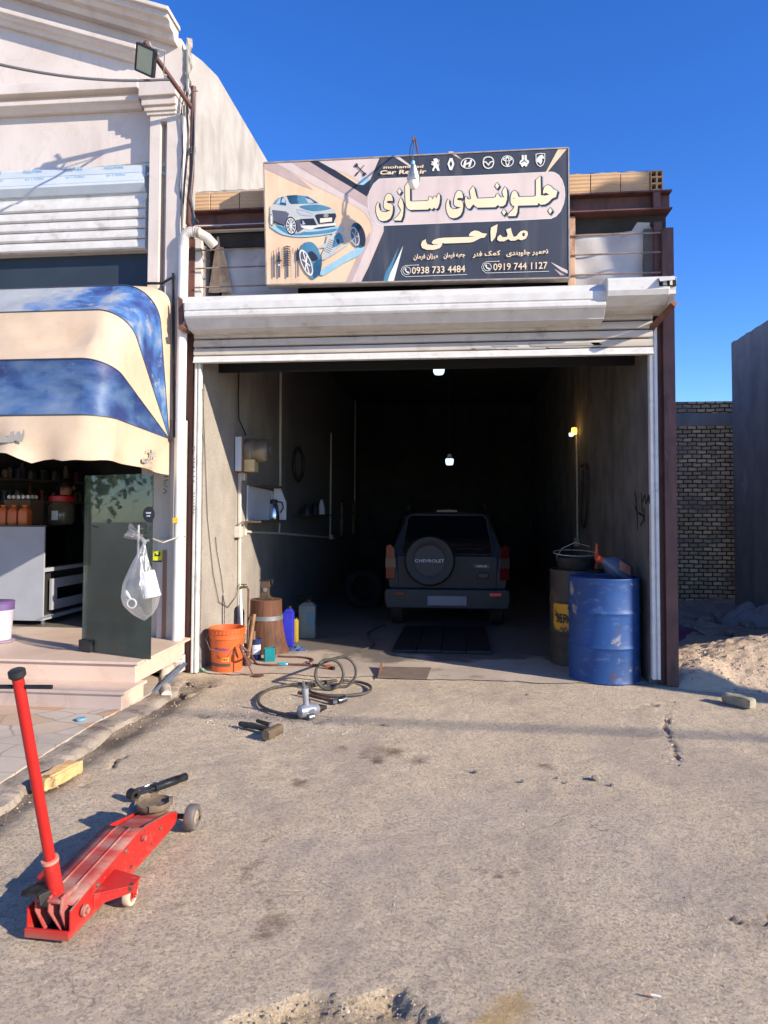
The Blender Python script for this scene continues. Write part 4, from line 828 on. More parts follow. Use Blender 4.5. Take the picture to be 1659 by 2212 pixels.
def rib(phi, Rr, rc, n=14):
    up = V((0, -math.sin(phi), math.cos(phi))); pts = []
    for i in range(8): pts.append(PV + up * ((Rr - rc) * i / 8))
    for i in range(n + 1):
        a = math.pi / 2 * i / n; pts.append(PV + up * (Rr - rc + rc * math.sin(a)) + V((-rc * (1 - math.cos(a)), 0, 0)))
    x0 = XA - rc
    for i in range(1, 41): pts.append(V((x0 + (XFAR - x0) * i / 40, 0, 0)) + V((0, PV.y, PV.z)) + up * Rr)
    return pts
RB = [(R(1), 1.40, .16), (R(12.5), 1.385, .34), (R(42), 1.30, .26), (R(66), 1.25, .24), (R(87), 1.21, .22)]
ribs = [rib(*r) for r in RB]
def loft(i, sag, k=8, seed=0):
    a, b = ribs[i], ribs[i + 1]; n = len(a) - 1; pa = (RB[i][0] + RB[i + 1][0]) / 2; mid = V((0, -math.sin(pa), math.cos(pa)))
    def fn(u, t):
        j = min(n, int(round(u * n))); p = a[j].lerp(b[j], t); r = (p - PV); rad = V((0, r.y, r.z)); q = rad.normalized() if rad.length > 1e-4 else mid
        w_ = 4 * t * (1 - t); amt = sag * min(1, rad.length / .7)
        x_in = min(1, max(0, (XA - p.x) / .3))
        ns = noise.noise(V((p.x * 2.2 + t * 1.5, t * 2.5, seed))) * .04 + noise.noise(V((p.x * 5 - t * 4, t * 3, seed + 5))) * .024 + abs(noise.noise(V((p.x * 3.5 + t * 5, t * 1.2, seed + 15)))) * .03 + noise.noise(V((p.x * 14 - t * 9, t * 5, seed + 9))) * .005
        return p - (q * (amt * x_in) + V((amt * (1 - x_in) * .6, 0, 0))) * w_ + q * ns * w_
    return MB().grid(fn, n, k)
loft(0, .0).build('side_panel', fab, aw, smooth=80)
loft(1, .04, seed=2).build('blue_stripe', bluef2, aw, smooth=80)
loft(2, .05, seed=4).build('cream_panel', fab, aw, smooth=80)
loft(3, .055, seed=6).build('blue_stripe', bluef, aw, smooth=80)
pip = mat('dark piping', S(62, 66, 72), None, rough=.5)
for i in (1, 2, 3, 4):
    MB().tube([p + V((0, -.004, .004)) for p in ribs[i]], .0045, 6).build('piping', pip, aw, smooth=60)
a = ribs[4]; n = len(a) - 1
def val(u, t):
    j = min(n, int(round(u * n))); p = a[j]; x = p.x; xin = min(1, max(0, (XA - .02 - x) / .25)); side = (p - PV).length / 1.21
    L = .33 + .03 * math.sin(x * 6.1 + 1) * xin + .022 * math.sin(x * 13) * xin + .012 * math.sin(x * 27 + 1) * xin - .10 * (1 - min(1, side * 1.4)) * 0
    fold = (.030 * math.sin(x * 7.3 + t) + .022 * math.sin(x * 15 + 2) + .03 * noise.noise(V((x * 3, t, 3)))) * t * xin + (.03 * math.sin(p.y * 9)) * t * (1 - xin)
    return p + V((fold * (1 - xin), -fold * xin - .05 * t * xin, -L * t + .012 * t * noise.noise(V((x * 8, 0, 1)))))
MB().grid(val, n, 10).build('valance', fab, aw, smooth=80)
txc = mat('grey awning print', S(150, 146, 140), None, rough=.8)
mb = MB(); yv = onz(60, 960, 2.0).y - .02
yl = PV.y - 1.21
zs_ = lambda v: ony(30, v, yl).z
pts = [(-60, 942), (20, 944), (22, 934), (30, 930), (31, 938), (34, 940), (37, 932), (44, 932), (44, 938), (48, 936), (50, 928), (52, 928), (53, 940), (48, 955), (38, 954), (34, 951), (28, 955), (20, 956), (-60, 956)]
mb.poly([ony(u, v, yl - .075) for u, v in pts]); mb.build('large_letter', txc, aw)
mb = MB(); xx = XA + .045
text_to(mb, fa('خیمه'), onx(318, 979, xx), onx(338, 977, xx), .05, bold=.01); text_to(mb, fa('علی'), onx(308, 994, xx), onx(340, 989, xx), .07, bold=.04); text_to(mb, '۰۹۱۲۷۰۶۶۲۶', onx(308, 1003, xx), onx(339, 1003, xx), .045, bold=.0); text_to(mb, '۰۹۱۲۵۰۶۶۵۹', onx(311, 1012, xx), onx(339, 1012, xx), .03)
mb.build('small_lettering', txc, aw, fixn=False)
mb = MB(); mb.tube([PV + V((.0, .02, 0)), PV + V((.02, -.03, .0))], .022, 8); mb.tube([ony(313, 612, YA + .02), ony(350, 612, YA - .06), ony(371, 600, YA - .06), ony(376, 597, YA + .06)], .013, 6); mb.tube([ony(374, 590, YA), ony(376, 945, YA)], .012, 6); mb.build('awning_bracket', dark_steel, aw, smooth=40)
# ================================================================ PIPES, LAMP AND CABLES ON THE FACADE
YD = Y0 - .17
dp = root('drain_pipe', onz(362, 1508), 'white plastic rain pipe with elbows running down beside the brown garage column', 'pipe')
r_ = .045; top, bot = ony(397, 520, YD), ony(381, 1428, YD)
mb = MB(); mb.tube([bot, bot.lerp(top, .3), bot.lerp(top, .65), top], r_, 16); mb.build('pipe', pvc, dp, smooth=50)
e1 = [top + V((0, 0, -.06)), top + V((.0, 0, .03)), top + V((.02, 0, .06)), top + V((.06, 0.0, .082)), top + V((.13, .02, .078)), top + V((.20, .06, .045)), top + V((.25, .12, -.01))]
mb = MB(); mb.tube(e1, [r_ + .003] * 7, 16); mb.build('elbow', mat('crinkled silver tape', S(206, 200, 190), S(186, 176, 164), 20, .35, .2, .5, 30), dp, smooth=50)
cr_ = MB()
for t_ in (.10, .125, .15): q = top + V((t_, 0.01, .083 - (t_ - .1) * .2)); cr_.tube([q + V((-.005, 0, 0)), q + V((.005, 0, 0))], r_ + .006, 16)
cr_.build('tape_ring', pvc_dirty, dp, smooth=50)
p1 = onz(360, 1506); e2 = [bot + V((0, 0, .1)), bot + V((0, 0, 0)), bot + V((-.02, -.03, -.05)), ony(358, 1452, YD - .16), ony(353, 1470, YD - .2), p1 + V((0, 0, .01))]
mb = MB(); mb.tube(e2, [r_ + .004, r_ + .006, r_ + .006, r_ + .004, r_ + .002, r_ - .002], 16); mb.build('lower_elbow', pvc_dirty, dp, smooth=50)
mb = MB(); mb.tube([bot + V((0, 0, .0)), bot + V((0, 0, .012))], r_ + .012, 16); mb.tube([bot + V((0, 0, .03)), bot + V((0, 0, .042))], r_ + .01, 16); mb.tube([top + V((0, 0, -.07)), top + V((0, 0, -.06))], r_ + .004, 16); mb.build('socket_ring', pvc, dp, smooth=50)
q = ony(379, 1124, YD - .05); MB().box(q, (.05, .012, .05)).build('yellow_label', mat('yellow label', S(224, 184, 60), None, rough=.5), dp)
# string from door handle to the pipe
MB().tube([DP + DD * (DL - .1) + UP * (DH + .05), ony(352, 1172, YP - .25), ony(385, 1160, YD - .07), ony(402, 1158, Y0 - .02)], .006, 5).build('string', cream_cable, None)
tag(bpy.data.objects['string'], 'thin cord tied from the glass door handle to the white rain pipe', 'cord')
# brown conduit pipe with wires at the corner
cp = root('conduit_pipe', ony(412, 490, YD), 'thin brown vertical steel pipe wrapped with wires at the stone building corner', 'pipe')
pts = [ony(418, 188, YP - .05), ony(416, 300, YP - .05), ony(414, 380, YP - .05), ony(409, 432, YP - .03), ony(407, 480, YP + .0), ony(414, 500, Y0 - .05)]
MB().tube(pts, .026, 8).build('pipe', brown_steel, cp, smooth=50)
wi = MB()
for k in range(4): q = pts[1].lerp(pts[2], .3 + k * .05); wi.tube([q + V((-.035, -.01, 0)), q + V((.0, -.034, .01)), q + V((.035, .0, .02))], .005, 5)
wi.tube([pts[0] + V((-.03, -.02, -.1)), pts[0] + V((0, -.035, -.06)), pts[0] + V((.04, 0, -.04))], .006, 5)
wi.tube([ony(403, 108, YP), ony(404, 250, YP - .02), ony(407, 300, YP - .06), ony(398, 400, YP - .02), ony(394, 470, YP - .03), ony(392, 520, YP - .02)], .011, 6); wi.tube([ony(402, 180, YP), ony(392, 240, YP - .03), ony(395, 330, YP - .01), ony(389, 400, YP - .03), ony(390, 430, YP)], .007, 5)
wi.tube([ony(421, 196, YP - .06), ony(420, 330, YP - .09), ony(412, 420, YP - .08), ony(420, 470, YP), ony(428, 480, Y0)], .008, 5)
wi.build('wire', mat('grey cable', S(96, 98, 98), S(70, 72, 72), 20, .6), cp, smooth=60)
# floodlight
fl = root('floodlight', ony(420, 232, YP - .1), 'square black floodlight on a slanting brown steel arm at the stone building corner', 'lamp')
PA, PB = ony(416, 235, YP - .04), ony(312, 90, Y0 - .7)
MB().tube([PA, PB], .022, 8).build('arm', brown_steel, fl, smooth=50)
ax = (PB - PA).normalized(); pl = PA.lerp(PB, .83)
c = ony(313, 130, pl.y - .06)
ny = V((-.30, -.80, -.52)).normalized()
FM = frame(c, V((.86, 0, -.42)) - ny * V((.86, 0, -.42)).dot(ny), ny)   # x along the lower edge, z = facing
hs = MB(FM); w2, h2 = .096, .112
hs.ext([(-w2, -h2, 0), (w2, -h2, 0), (w2, h2, 0), (-w2, h2, 0)], (0, 0, -.035)); hs.box((0, 0, -.045), (.12, .13, .03))
for x, y, a, b in ((0, -h2 + .008, w2 * 2, .016), (0, h2 - .008, w2 * 2, .016), (-w2 + .008, 0, .016, h2 * 2 - .034), (w2 - .008, 0, .016, h2 * 2 - .034)): hs.box((x, y, .006), (a, b, .012))
hs.build('housing', black_plastic, fl, bevel=.004)
MB(FM).ext([(-w2 + .014, -h2 + .014, .003), (w2 - .014, -h2 + .014, .003), (w2 - .014, h2 - .014, .003), (-w2 + .014, h2 - .014, .003)], (0, 0, .002)).build('lens', mat('pale diffuser', S(176, 182, 160), S(160, 168, 150), 6, .25), fl)
mb = MB(); tp_ = FM @ V((w2 * .6, h2, -.02)); mb.tube([tp_, pl + V((0, -.01, .02)), pl + V((-.03, -.02, .09))], .013, 6); mb.tube([tp_ + V((.05, 0, -.05)), pl + V((.02, 0, -.03))], .009, 6); mb.build('bracket', mat('grey bracket', S(130, 128, 122), None, rough=.5), fl, smooth=40)
MB().tube([FM @ V((.02, h2, -.05)), FM @ V((.12, h2 + .0, -.1)), PA.lerp(PB, .62) + V((.0, 0, -.05)), PA.lerp(PB, .5)], .005, 5).build('cable', cream_cable, fl)
# service wire
w0, w1 = ony(356, 172, Y0 - .45), ony(-70, 122, Y0 - 1.6)
MB().tube([PA.lerp(PB, .45) , w0] + [w0.lerp(w1, i / 12) - V((0, 0, .14 * 4 * (i / 12) * (1 - i / 12) * .5)) for i in range(1, 13)], .011, 6).build('service_wire', mat('grey service wire', S(88, 88, 92), None, rough=.6), None, smooth=60)
tag(bpy.data.objects['service_wire'], 'grey overhead wire crossing in front of the stone pediment', 'wire')
# ================================================================ TOOLS AND THINGS IN THE YARD
Z3 = zr(440, 1380, 520); Z7 = zr(0, 1640, 570); Z8 = zr(1650, 1560, 270); Z5 = zr(1300, 1280, 620)
dep = lambda p: (V(p) - O).dot(FW)
ang0 = math.atan2(-FW.y, -FW.x)
def gp(z, x, y, h=0.0): return onz(*z(x, y), h)
def back(z, x, y, r): p = onz(*z(x, y)); return p + V((p.x, p.y, 0)).normalized() * r
def wrap(mb, body, c, rfn, z0, h, a_mid, width, bold=0.0, lift=.0015):
    vs, fs = textmesh(body, bold); x0, x1 = min(v.x for v in vs), max(v.x for v in vs); k = width / (x1 - x0); kh = h / .7
    out = []
    for v in vs:
        z = z0 + v.y * kh; r = rfn(z) + lift; a = a_mid + ((v.x - x0) * k - width / 2) / r; out.append(V(c) + V((r * math.cos(a), r * math.sin(a), z)))
    mb.add(out, fs)
def patch(c, rfn, z0, z1, a0, a1, lift=.001, nu=10, nv=2):
    def fn(u, v):
        z = z0 + (z1 - z0) * v; a = a0 + (a1 - a0) * u; r = rfn(z) + lift; return V(c) + V((r * math.cos(a), r * math.sin(a), z))
    return MB().grid(fn, nu, nv)
# ---- orange bucket
bc = back(Z3, 405, 966, .14); bucket = root('bucket', bc, 'orange plastic bucket with wire handle beside the left garage wall', 'bucket')
orange = mat('orange plastic', S(208, 100, 48), S(198, 88, 40), 6, .42, 0, .03, 30, dirt=S(140, 84, 56), ds=7, dt=(.62, .8), amt=.5)
rb = lambda z: .138 + .026 * z / .4
pr = [(0, .004), (rb(0), 0), (rb(.1), .1), (rb(.3), .3), (.158, .302), (.166, .306), (.166, .333), (.16, .337), (.16, .352), (.167, .354), (.168, .388), (.172, .392), (.172, .402), (.166, .405), (.158, .402), (.155, .36), (.14, .03), (0, .025)]
MB().lathe(pr, bc, 48).build('body', orange, bucket, smooth=40)
mb = MB()
for i in range(30): a = i * 2 * math.pi / 30; mb.box(bc + V((.168 * math.cos(a), .168 * math.sin(a), .371)), (.006, .004, .032), a)
mb.build('rim_rib', orange, bucket)
ears = [bc + V((math.cos(ang0 + s * 1.45) * .172, math.sin(ang0 + s * 1.45) * .172, .345)) for s in (1, -1)]
mb = MB(); c0 = bc - FW * .19 + V((0, 0, .175)) + RT * .01
el, er = (ears[0], ears[1]) if ears[0].dot(RT) < ears[1].dot(RT) else (ears[1], ears[0])
mb.tube([el, el - FW * .05 - RT * .012 + V((0, 0, -.05)), el - FW * .15 + RT * .05 + V((0, 0, -.12)), c0 + RT * .01 + V((0, 0, .03)), c0 + RT * .025, c0 + RT * .095 + V((0, 0, .012)), er - FW * .15 - RT * .03 + V((0, 0, -.10)), er - FW * .05 + RT * .02 + V((0, 0, -.045)), er], .003, 6); mb.build('wire_handle', bare_steel, bucket, smooth=60)
mb = MB(); wrap(mb, 'PETROMAX', bc, rb, .208, .022, ang0 - .12, .16, .02); mb.build('brand_print', mat('purple print', S(104, 66, 120), None, rough=.6), bucket, fixn=False)
patch(bc, rb, .105, .145, ang0 - .12, ang0 + .34, .001).build('label_patch', mat('yellow orange label', S(236, 150, 60), None, rough=.6), bucket)
mb = MB(); wrap(mb, 'HLP', bc, rb, .116, .019, ang0 + .11, .052, .03, .0022); mb.build('label_print', mat('black print', S(30, 28, 28), None, rough=.6), bucket, fixn=False)
patch(bc, rb, .058, .088, ang0 - 1.7, ang0 + .45, .0012, 24).build('tape_band', mat('dark tape', S(88, 66, 62), None, rough=.5), bucket)
# ---- chopping stump with steel band and the iron anvil on it
sc = back(Z3, 715, 818, .18); sd = dep(sc) / 1535
stump = root('wooden_stump', sc, 'tall brown wooden stump with a steel band, standing by the left wall', 'stump')
def make_wood(nm, a, b, c3, sx=26):
    t = NT(nm); c = t.mix(t.ramp(t.noise(1, t.co((sx, sx, 1.6)), detail=8, dist=.4), .36, .64), a, b); c = t.mix(t.math('MULTIPLY', t.ramp(t.noise(4, t.co((1, 1, .5)), detail=8), .5, .7), .7), c, c3)
    return t.set(Base_Color=c, Roughness=.8, Normal=t.bump(t.noise(1, t.co((sx * 2, sx * 2, 3)), detail=6), .5, .01))
oldwood = make_wood('old oily wood', S(112, 70, 46), S(76, 48, 34), S(44, 32, 26))
hs_ = .555
def stf(u, v):
    a = u * 2 * math.pi; z = v * hs_; r = .168 + .03 * (1 - v) ** 1.5 + .02 * max(0, math.cos(a - ang0 - 1.2)) * (1 - v) ** 3 * 3 + .006 * noise.noise(V((math.cos(a) * 3, math.sin(a) * 3, z * 2)))
    return sc + V((r * math.cos(a), r * math.sin(a), z))
mb = MB(); mb.grid(stf, 40, 14); mb.poly([stf(i / 40, 1) for i in range(40)]); mb.build('trunk', oldwood, stump, smooth=50)
MB().lathe([(.178, 0), (.183, .0), (.181, .045), (.176, .045)], sc + V((0, 0, .345)), 40).build('steel_band', mat('dull steel band', S(150, 152, 152), S(120, 120, 120), 9, .45, .6), stump, smooth=40)
ac = sc + V((0, 0, hs_)); anv = root('iron_anvil', ac, 'small rusty iron anvil standing on top of the wooden stump', 'anvil')
F3 = frame(ac - RT * .005, RT)
mb = MB(F3); mb.ext([(-.085, -.05, 0), (.085, -.05, 0), (.075, -.05, .012), (.04, -.05, .035), (.033, -.05, .12), (.05, -.05, .135), (.052, -.05, .2), (-.05, -.05, .2), (-.052, -.05, .14), (-.035, -.05, .12), (-.045, -.05, .035), (-.075, -.05, .012)], (0, .1, 0)); mb.build('anvil_body', mat('rusty brown iron', S(96, 80, 64), S(70, 58, 48), 12, .7, .4, .2, 60), anv, bevel=.006)
mb = MB(F3); mb.box((.01, 0, .205), (.14, .11, .016)); mb.box((.072, 0, .185), (.014, .09, .05)); mb.build('top_plate', dark_steel, anv, bevel=.004)
MB(F3).lathe([(0, -.012), (.02, -.012), (.024, 0), (.02, .006), (0, .006)], (0, -.052, .10), 14, rot=Matrix.Rotation(R(90), 3, 'X')).build('bolt', bare_steel, anv, smooth=40)
# ---- long tools leaning at the stump
def lean(p0, p1, off): return [p0, p1]
g1 = gp(Z3, 562, 905) + FW * .02
def up_at(z, x, y, d): return O + ray(*z(x, y)) * (d / ray(*z(x, y)).dot(FW))
handlewood = mat('worn wooden handle', S(150, 112, 76), S(106, 78, 54), 5, .7, 0, .1, 40, st=(8, 8, 1), dirt=S(48, 40, 36), ds=5, dt=(.5, .65))
t1 = up_at(Z3, 624, 497, dep(g1) + .16); sledge = root('sledgehammer', g1, 'sledgehammer with long wooden handle leaning on the stump behind the orange bucket', 'hammer')
MB().tube([g1 + V((0, 0, .04)), g1.lerp(t1, .4), t1], [.022, .021, .019], 10).build('handle', handlewood, sledge, smooth=50)
MB().box(g1 + V((0, 0, .035)), (.06, .15, .07), .5).build('head', rust_steel, sledge, bevel=.008)
g2 = gp(Z3, 607, 865); t2 = up_at(Z3, 626, 632, dep(g2) + .1); mal = root('hammer_handle', g2, 'shorter wooden stick leaning between the sledgehammer and the blue tin', 'handle')
MB().tube([g2, g2.lerp(t2, .5), t2], [.014, .015, .012], 8).build('stick', handlewood, mal, smooth=50)
# ---- iron foot stand with rod
g3 = gp(Z3, 655, 988); st_ = root('iron_stand', g3, 'thin iron rod with an oval foot leaning in front of the orange bucket', 'stand')
t3 = up_at(Z3, 512, 738, dep(g3) + .08); b3 = gp(Z3, 616, 988)
MB().tube([b3, b3.lerp(t3, .5), t3], .007, 6).build('rod', rust_steel, st_, smooth=50)
MB().lathe([(0, 0), (.05, 0), (.052, .006), (0, .008)], g3 + V((0, 0, .001)), 20).build('foot', rust_steel, st_, smooth=40)
mb = MB(); mb.tube([t3, t3 + RT * .05 + V((0, 0, -.05)), t3 + RT * .09 + V((0, 0, -.075))], [.012, .014, .01], 6); mb.build('hook', rust_steel, st_, smooth=50)
# ---- tins and containers
bt = back(Z3, 636, 866, .05); sc1 = dep(bt) / 1535 * .2709
tin = root('paint_tin', bt, 'dark blue paint tin with a white label beside the stump', 'tin')
mb = MB(); r1 = .054; mb.lathe([(0, 0), (r1, 0), (r1 + .002, .004), (r1, .008), (r1, .2), (r1 + .003, .204), (r1 + .003, .21), (r1 - .006, .21), (r1 - .008, .03), (0, .03)], bt, 28); mb.build('can', mat('dark blue tin', S(44, 62, 104), S(38, 52, 88), 8, .4, .1), tin, smooth=40)
patch(bt, lambda z: r1, .06, .155, ang0 - .7, ang0 + 1.2, .001, 16).build('label', mat('white paper label', S(206, 208, 212), S(190, 190, 194), 30, .6), tin)
mb = MB(); wrap(mb, 'DANA', bt, lambda z: r1, .10, .018, ang0 + .35, .05, .01, .002); mb.build('label_print', mat('grey label print', S(130, 136, 150), None, rough=.6), tin, fixn=False)
bj = back(Z3, 745, 880, .05); jug = root('cut_container', bj, 'teal plastic container with its top cut off, in front of the stump', 'container')
w_ = .052; teal_p = mat('teal translucent plastic', S(22, 128, 132), S(18, 108, 114), 5, .35, 0, .02)
FJ = frame(bj, RT * .97 + FW * .25)
def ring4(s, z): return [FJ @ V((x * s, y * s, z)) for x, y in ((-w_, -.045), (w_, -.045), (w_ + .004, .045), (-w_, .045))]
mb = MB(); q0, q1, q2, q3 = ring4(1, 0), ring4(1, .132), ring4(.95, .13), ring4(.95, .012)
q1 = [p + V((0, 0, d)) for p, d in zip(q1, (.0, .01, .006, -.004))]; q2 = [p + V((0, 0, d)) for p, d in zip(q2, (.0, .01, .006, -.004))]
for a, b in ((q0, q1), (q1, q2), (q2, q3)): mb.add(a + b, [(i, (i + 1) % 4, 4 + (i + 1) % 4, 4 + i) for i in range(4)])
mb.add(q3, [(0, 1, 2, 3)]); mb.add(q0, [(3, 2, 1, 0)]); mb.build('shell', teal_p, jug, bevel=.006)
mb = MB(FJ); mb.poly([(w_ + .0035, -.034, .03), (w_ + .0065, .034, .03), (w_ + .0075, .034, .13), (w_ + .0045, -.03, .135)]); mb.build('label', mat('white and green label', S(200, 214, 200), S(60, 130, 70), 22, .5), jug)
def can(name, zf, xl, xr, yb, yt, dpt, m, lab, cat, cap=None, rot=0.0):
    p = onz(*zf((xl + xr) / 2, yb)) + FW * dpt / 2; k = dep(p) / 1535; sc_ = (zf(1, 0)[0] - zf(0, 0)[0])
    w = (xr - xl) * sc_ * k; h = (yb - yt) * sc_ * k; o = root(name, p, lab, cat); M_ = frame(p, RT * math.cos(rot) + FW * math.sin(rot))
    mb = MB(M_); mb.hexa([(-w / 2, -dpt / 2, .004), (w / 2, -dpt / 2, .004), (w / 2, dpt / 2, .004), (-w / 2, dpt / 2, .004)], [(-w / 2, -dpt / 2, h * .86), (w / 2, -dpt / 2, h * .86), (w / 2, dpt / 2, h * .86), (-w / 2, dpt / 2, h * .86)])
    mb.hexa([(-w * .46, -dpt * .46, h * .86), (w * .46, -dpt * .46, h * .86), (w * .46, dpt * .46, h * .86), (-w * .46, dpt * .46, h * .86)], [(-w * .2, -dpt * .3, h * .94), (w * .3, -dpt * .3, h * .94), (w * .3, dpt * .3, h * .94), (-w * .2, dpt * .3, h * .94)])
    mb.build('body', m, o, bevel=.012, seg=3)
    MB(M_).lathe([(0, h * .93), (w * .16, h * .93), (w * .16, h), (0, h)], (w * .1, 0, 0), 14).build('cap', cap or black_plastic, o, smooth=40)
    return o, M_, w, h
bl_, Mb, wb, hb = can('jerrycan', Z3, 848, 932, 765, 445, .13, mat('bright blue plastic', S(48, 50, 178), S(38, 40, 150), 5, .35, 0, .2, 12), 'bright blue jerrycan right behind the stump', 'jerrycan')
yl_, My, wy, hy = can('jerrycan', Z3, 925, 968, 728, 530, .12, mat('dirty yellow plastic', S(176, 148, 40), S(146, 120, 32), 6, .5), 'yellow jerrycan between the blue and the clear jerrycan', 'jerrycan')
cl_, Mc, wc, hc_ = can('jerrycan', Z3, 978, 1108, 695, 392, .16, mat('grey clear plastic', S(120, 126, 118), S(96, 104, 100), 5, .4), 'clear grey jerrycan with a light blue label against the left wall', 'jerrycan')
mb = MB(Mc); mb.box((wc * .2, -.083, hc_ * .52), (wc * .45, .004, hc_ * .36)); mb.build('label', mat('faded light blue label', S(70, 110, 130), S(90, 120, 130), 12, .5), cl_)
p = Mc @ V((-wc * .25, 0, hc_)); bw = root('metal_bowl', p, 'dark shallow bowl lying on top of the clear grey jerrycan', 'bowl'); MB().lathe([(0, .0), (.05, .0), (.1, .03), (.104, .034), (.098, .034), (.05, .008), (0, .006)], p + V((0, 0, .002)), 24).build('basin', dark_steel, bw, smooth=50)
# ---- blue rag and bottle
p = gp(Z3, 965, 785); rag = MB(); rag.grid(lambda u, v: p + RT * ((u - .5) * .19) + FW * ((v - .5) * .12) + V((0, 0, max(.003, .05 * (1 - abs(u - .5) * 2) * (1 - abs(v - .5) * 1.6) + .035 * noise.noise(V((u * 6, v * 5, 2)))))), 18, 12)
tag(rag.build('rag', mat('blue rag', S(66, 96, 150), S(44, 66, 112), 22, .8), None, smooth=50), 'crumpled blue rag on the floor beside the blue jerrycan', 'rag')
p = gp(Z3, 205, 955); rag = MB(); rag.grid(lambda u, v: p + RT * ((u - .5) * .085) + FW * ((v - .5) * .06) + V((0, 0, max(.002, .03 * (1 - abs(u - .5) * 2) + .02 * noise.noise(V((u * 6, v * 5, 9)))))), 12, 8)
tag(rag.build('cloth_scrap', mat('pale green scrap', S(120, 160, 130), S(90, 130, 104), 30, .8), None, smooth=50), 'small pale green scrap of cloth on the ground left of the orange bucket', 'scrap')
# ---- white tap pipe and red rod behind the bucket
p = gp(Z3, 498, 905) + FW * .22; tp = root('water_tap', p, 'white upright water pipe with a brass tap against the left wall', 'tap'); q = up_at(Z3, 512, 298, dep(p)); 
MB().tube([p, p.lerp(q, .5), q], .015, 10).build('pipe', pvc, tp, smooth=50)
mb = MB(); mb.tube([q, q + V((0, 0, .02)), q + RT * .07 + V((0, 0, .024)), q + RT * .085 + V((0, 0, -.01))], .013, 8); mb.tube([q + RT * .035 + V((0, 0, .02)), q + RT * .035 + V((0, 0, .05))], .007, 6); mb.box(q + RT * .035 + V((0, 0, .05)), (.06, .012, .01), YAW); mb.build('valve', mat('dirty brass', S(120, 100, 76), S(86, 76, 64), 20, .5, .6), tp, smooth=40)
r0 = gp(Z3, 540, 900) + FW * .2; r1_ = up_at(Z3, 578, 302, dep(r0) + .02); rr = root('iron_rod', r0, 'thin red brown iron rod leaning on the left wall behind the bucket', 'rod')
MB().tube([r0, r1_], .01, 8).build('bar', rust_steel, rr, smooth=50)
# ---- hoses
def hose(name, pts, r, m, lab, cat, lift=0.0):
    pts = sm(pts, 8, False); o = MB().tube(pts, r, 8).build(name, m, None, smooth=60); return tag(o, lab, cat)
hz_ = .013; gh = lambda x, y, h=0.0: gp(Z3, x, y) + V((0, 0, hz_ + h))
pts = [gh(1660, 588), gh(1600, 615), gh(1530, 655), gh(1540, 700), gh(1572, 735), gh(1540, 772), gh(1440, 806), gh(1330, 850, .01), gh(1240, 886, .02)]
vc = gp(Z3, 1225, 1085)
def vco(cx, deg, r=.118, off=0): a = R(deg); return vc + RT * (cx + r * math.cos(a)) + V((0, 0, .125 + r * math.sin(a) * 1.0)) + FW * (off + .02 * math.sin(a))
pts += [vco(.0, a, .118, .0 - i * .004) for i, a in enumerate((120, 165, 210, 250, 285, 320, 0, 45, 85, 120, 160, 200, 240, 275, 310))]
pts += [gh(1330, 1058, .02), gh(1420, 1045), gh(1500, 1058), gh(1555, 1090), gh(1530, 1130), gh(1430, 1152), gh(1280, 1160), gh(1140, 1148), gh(1060, 1118), gh(1080, 1085), gh(1180, 1066, .012), gh(1280, 1056, .02), gh(1180, 1062, .018), gh(1020, 1070, .01), gh(880, 1076), gh(760, 1102), gh(680, 1150), gh(655, 1200), gh(690, 1250), gh(790, 1290), gh(900, 1315), gh(985, 1328)]
hose('air_hose', pts, .0125, mat('dusty black air hose', S(62, 58, 54), S(84, 78, 70), 30, .65, 0, .05, 90, dirt=S(38, 36, 34), ds=20), 'long dusty black air hose coiled on the concrete around the impact wrench', 'hose')
v2 = [vco(.10, a, .122, .05) for a in (100, 60, 20, -20, -60, -85)]
o = hose('air_hose', [vco(.03, 135, .12, .02)] + v2 + [gh(1200, 1080, .0)], .012, MATS['dusty black air hose'], 'short upright loop of black hose standing behind the coiled air hose', 'hose')
hose('gas_hose', [t3 + V((0, 0, -.02)), t3 + RT * .05 + V((0, 0, -.12)), gh(590, 868, .06), gh(640, 900), gh(720, 912), gh(800, 913), gh(900, 908), gh(1000, 912), gh(1090, 916)], .011, mat('red brown rubber hose', S(112, 68, 54), S(88, 54, 44), 30, .6), 'red brown rubber hose running from the iron stand along the floor', 'hose')
hose('gas_hose', [gh(810, 842), gh(900, 846), gh(980, 848), gh(1060, 858), gh(1092, 872), gh(1080, 884)], .010, MATS['red brown rubber hose'], 'short dark red hose end lying right of the stump', 'hose')
# ---- cutting torch, screwdriver, clear bag
p = gp(Z3, 1090, 915); tor = root('cutting_torch', p, 'small brass cutting torch on the concrete at the end of the red hose', 'torch'); q = gp(Z3, 1262, 945)
brass = mat('dirty brass fitting', S(138, 106, 72), S(100, 78, 58), 30, .5, .7)
mb = MB(); d_ = q - p; mb.tube([p + V((0, 0, .02)), p + d_ * .35 + V((0, 0, .03)), p + d_ * .7 + V((0, 0, .025))], .010, 8); mb.tube([p + d_ * .3 + V((0, 0, .03)), p + d_ * .35 + FW * .05 + V((0, 0, .05))], .008, 8); mb.build('tube', brass, tor, smooth=50)
mb = MB(); mb.box(p + d_ * .72 + V((0, 0, .025)), (.06, .035, .035), YAW - .25); mb.build('valve_body', mat('orange brown fitting', S(176, 92, 52), S(120, 68, 48), 30, .6), tor, bevel=.006)
mb = MB(); mb.tube([p + d_ * .85 + V((0, 0, .02)), q + V((0, 0, .018))], [.016, .018], 10); mb.build('nozzle', dark_steel, tor, smooth=50)
p, q, e = gp(Z3, 805, 911), gp(Z3, 890, 908), gp(Z3, 995, 902); sdv = root('screwdriver', p, 'screwdriver with a bright teal handle lying near the stump', 'screwdriver'); z = V((0, 0, .018))
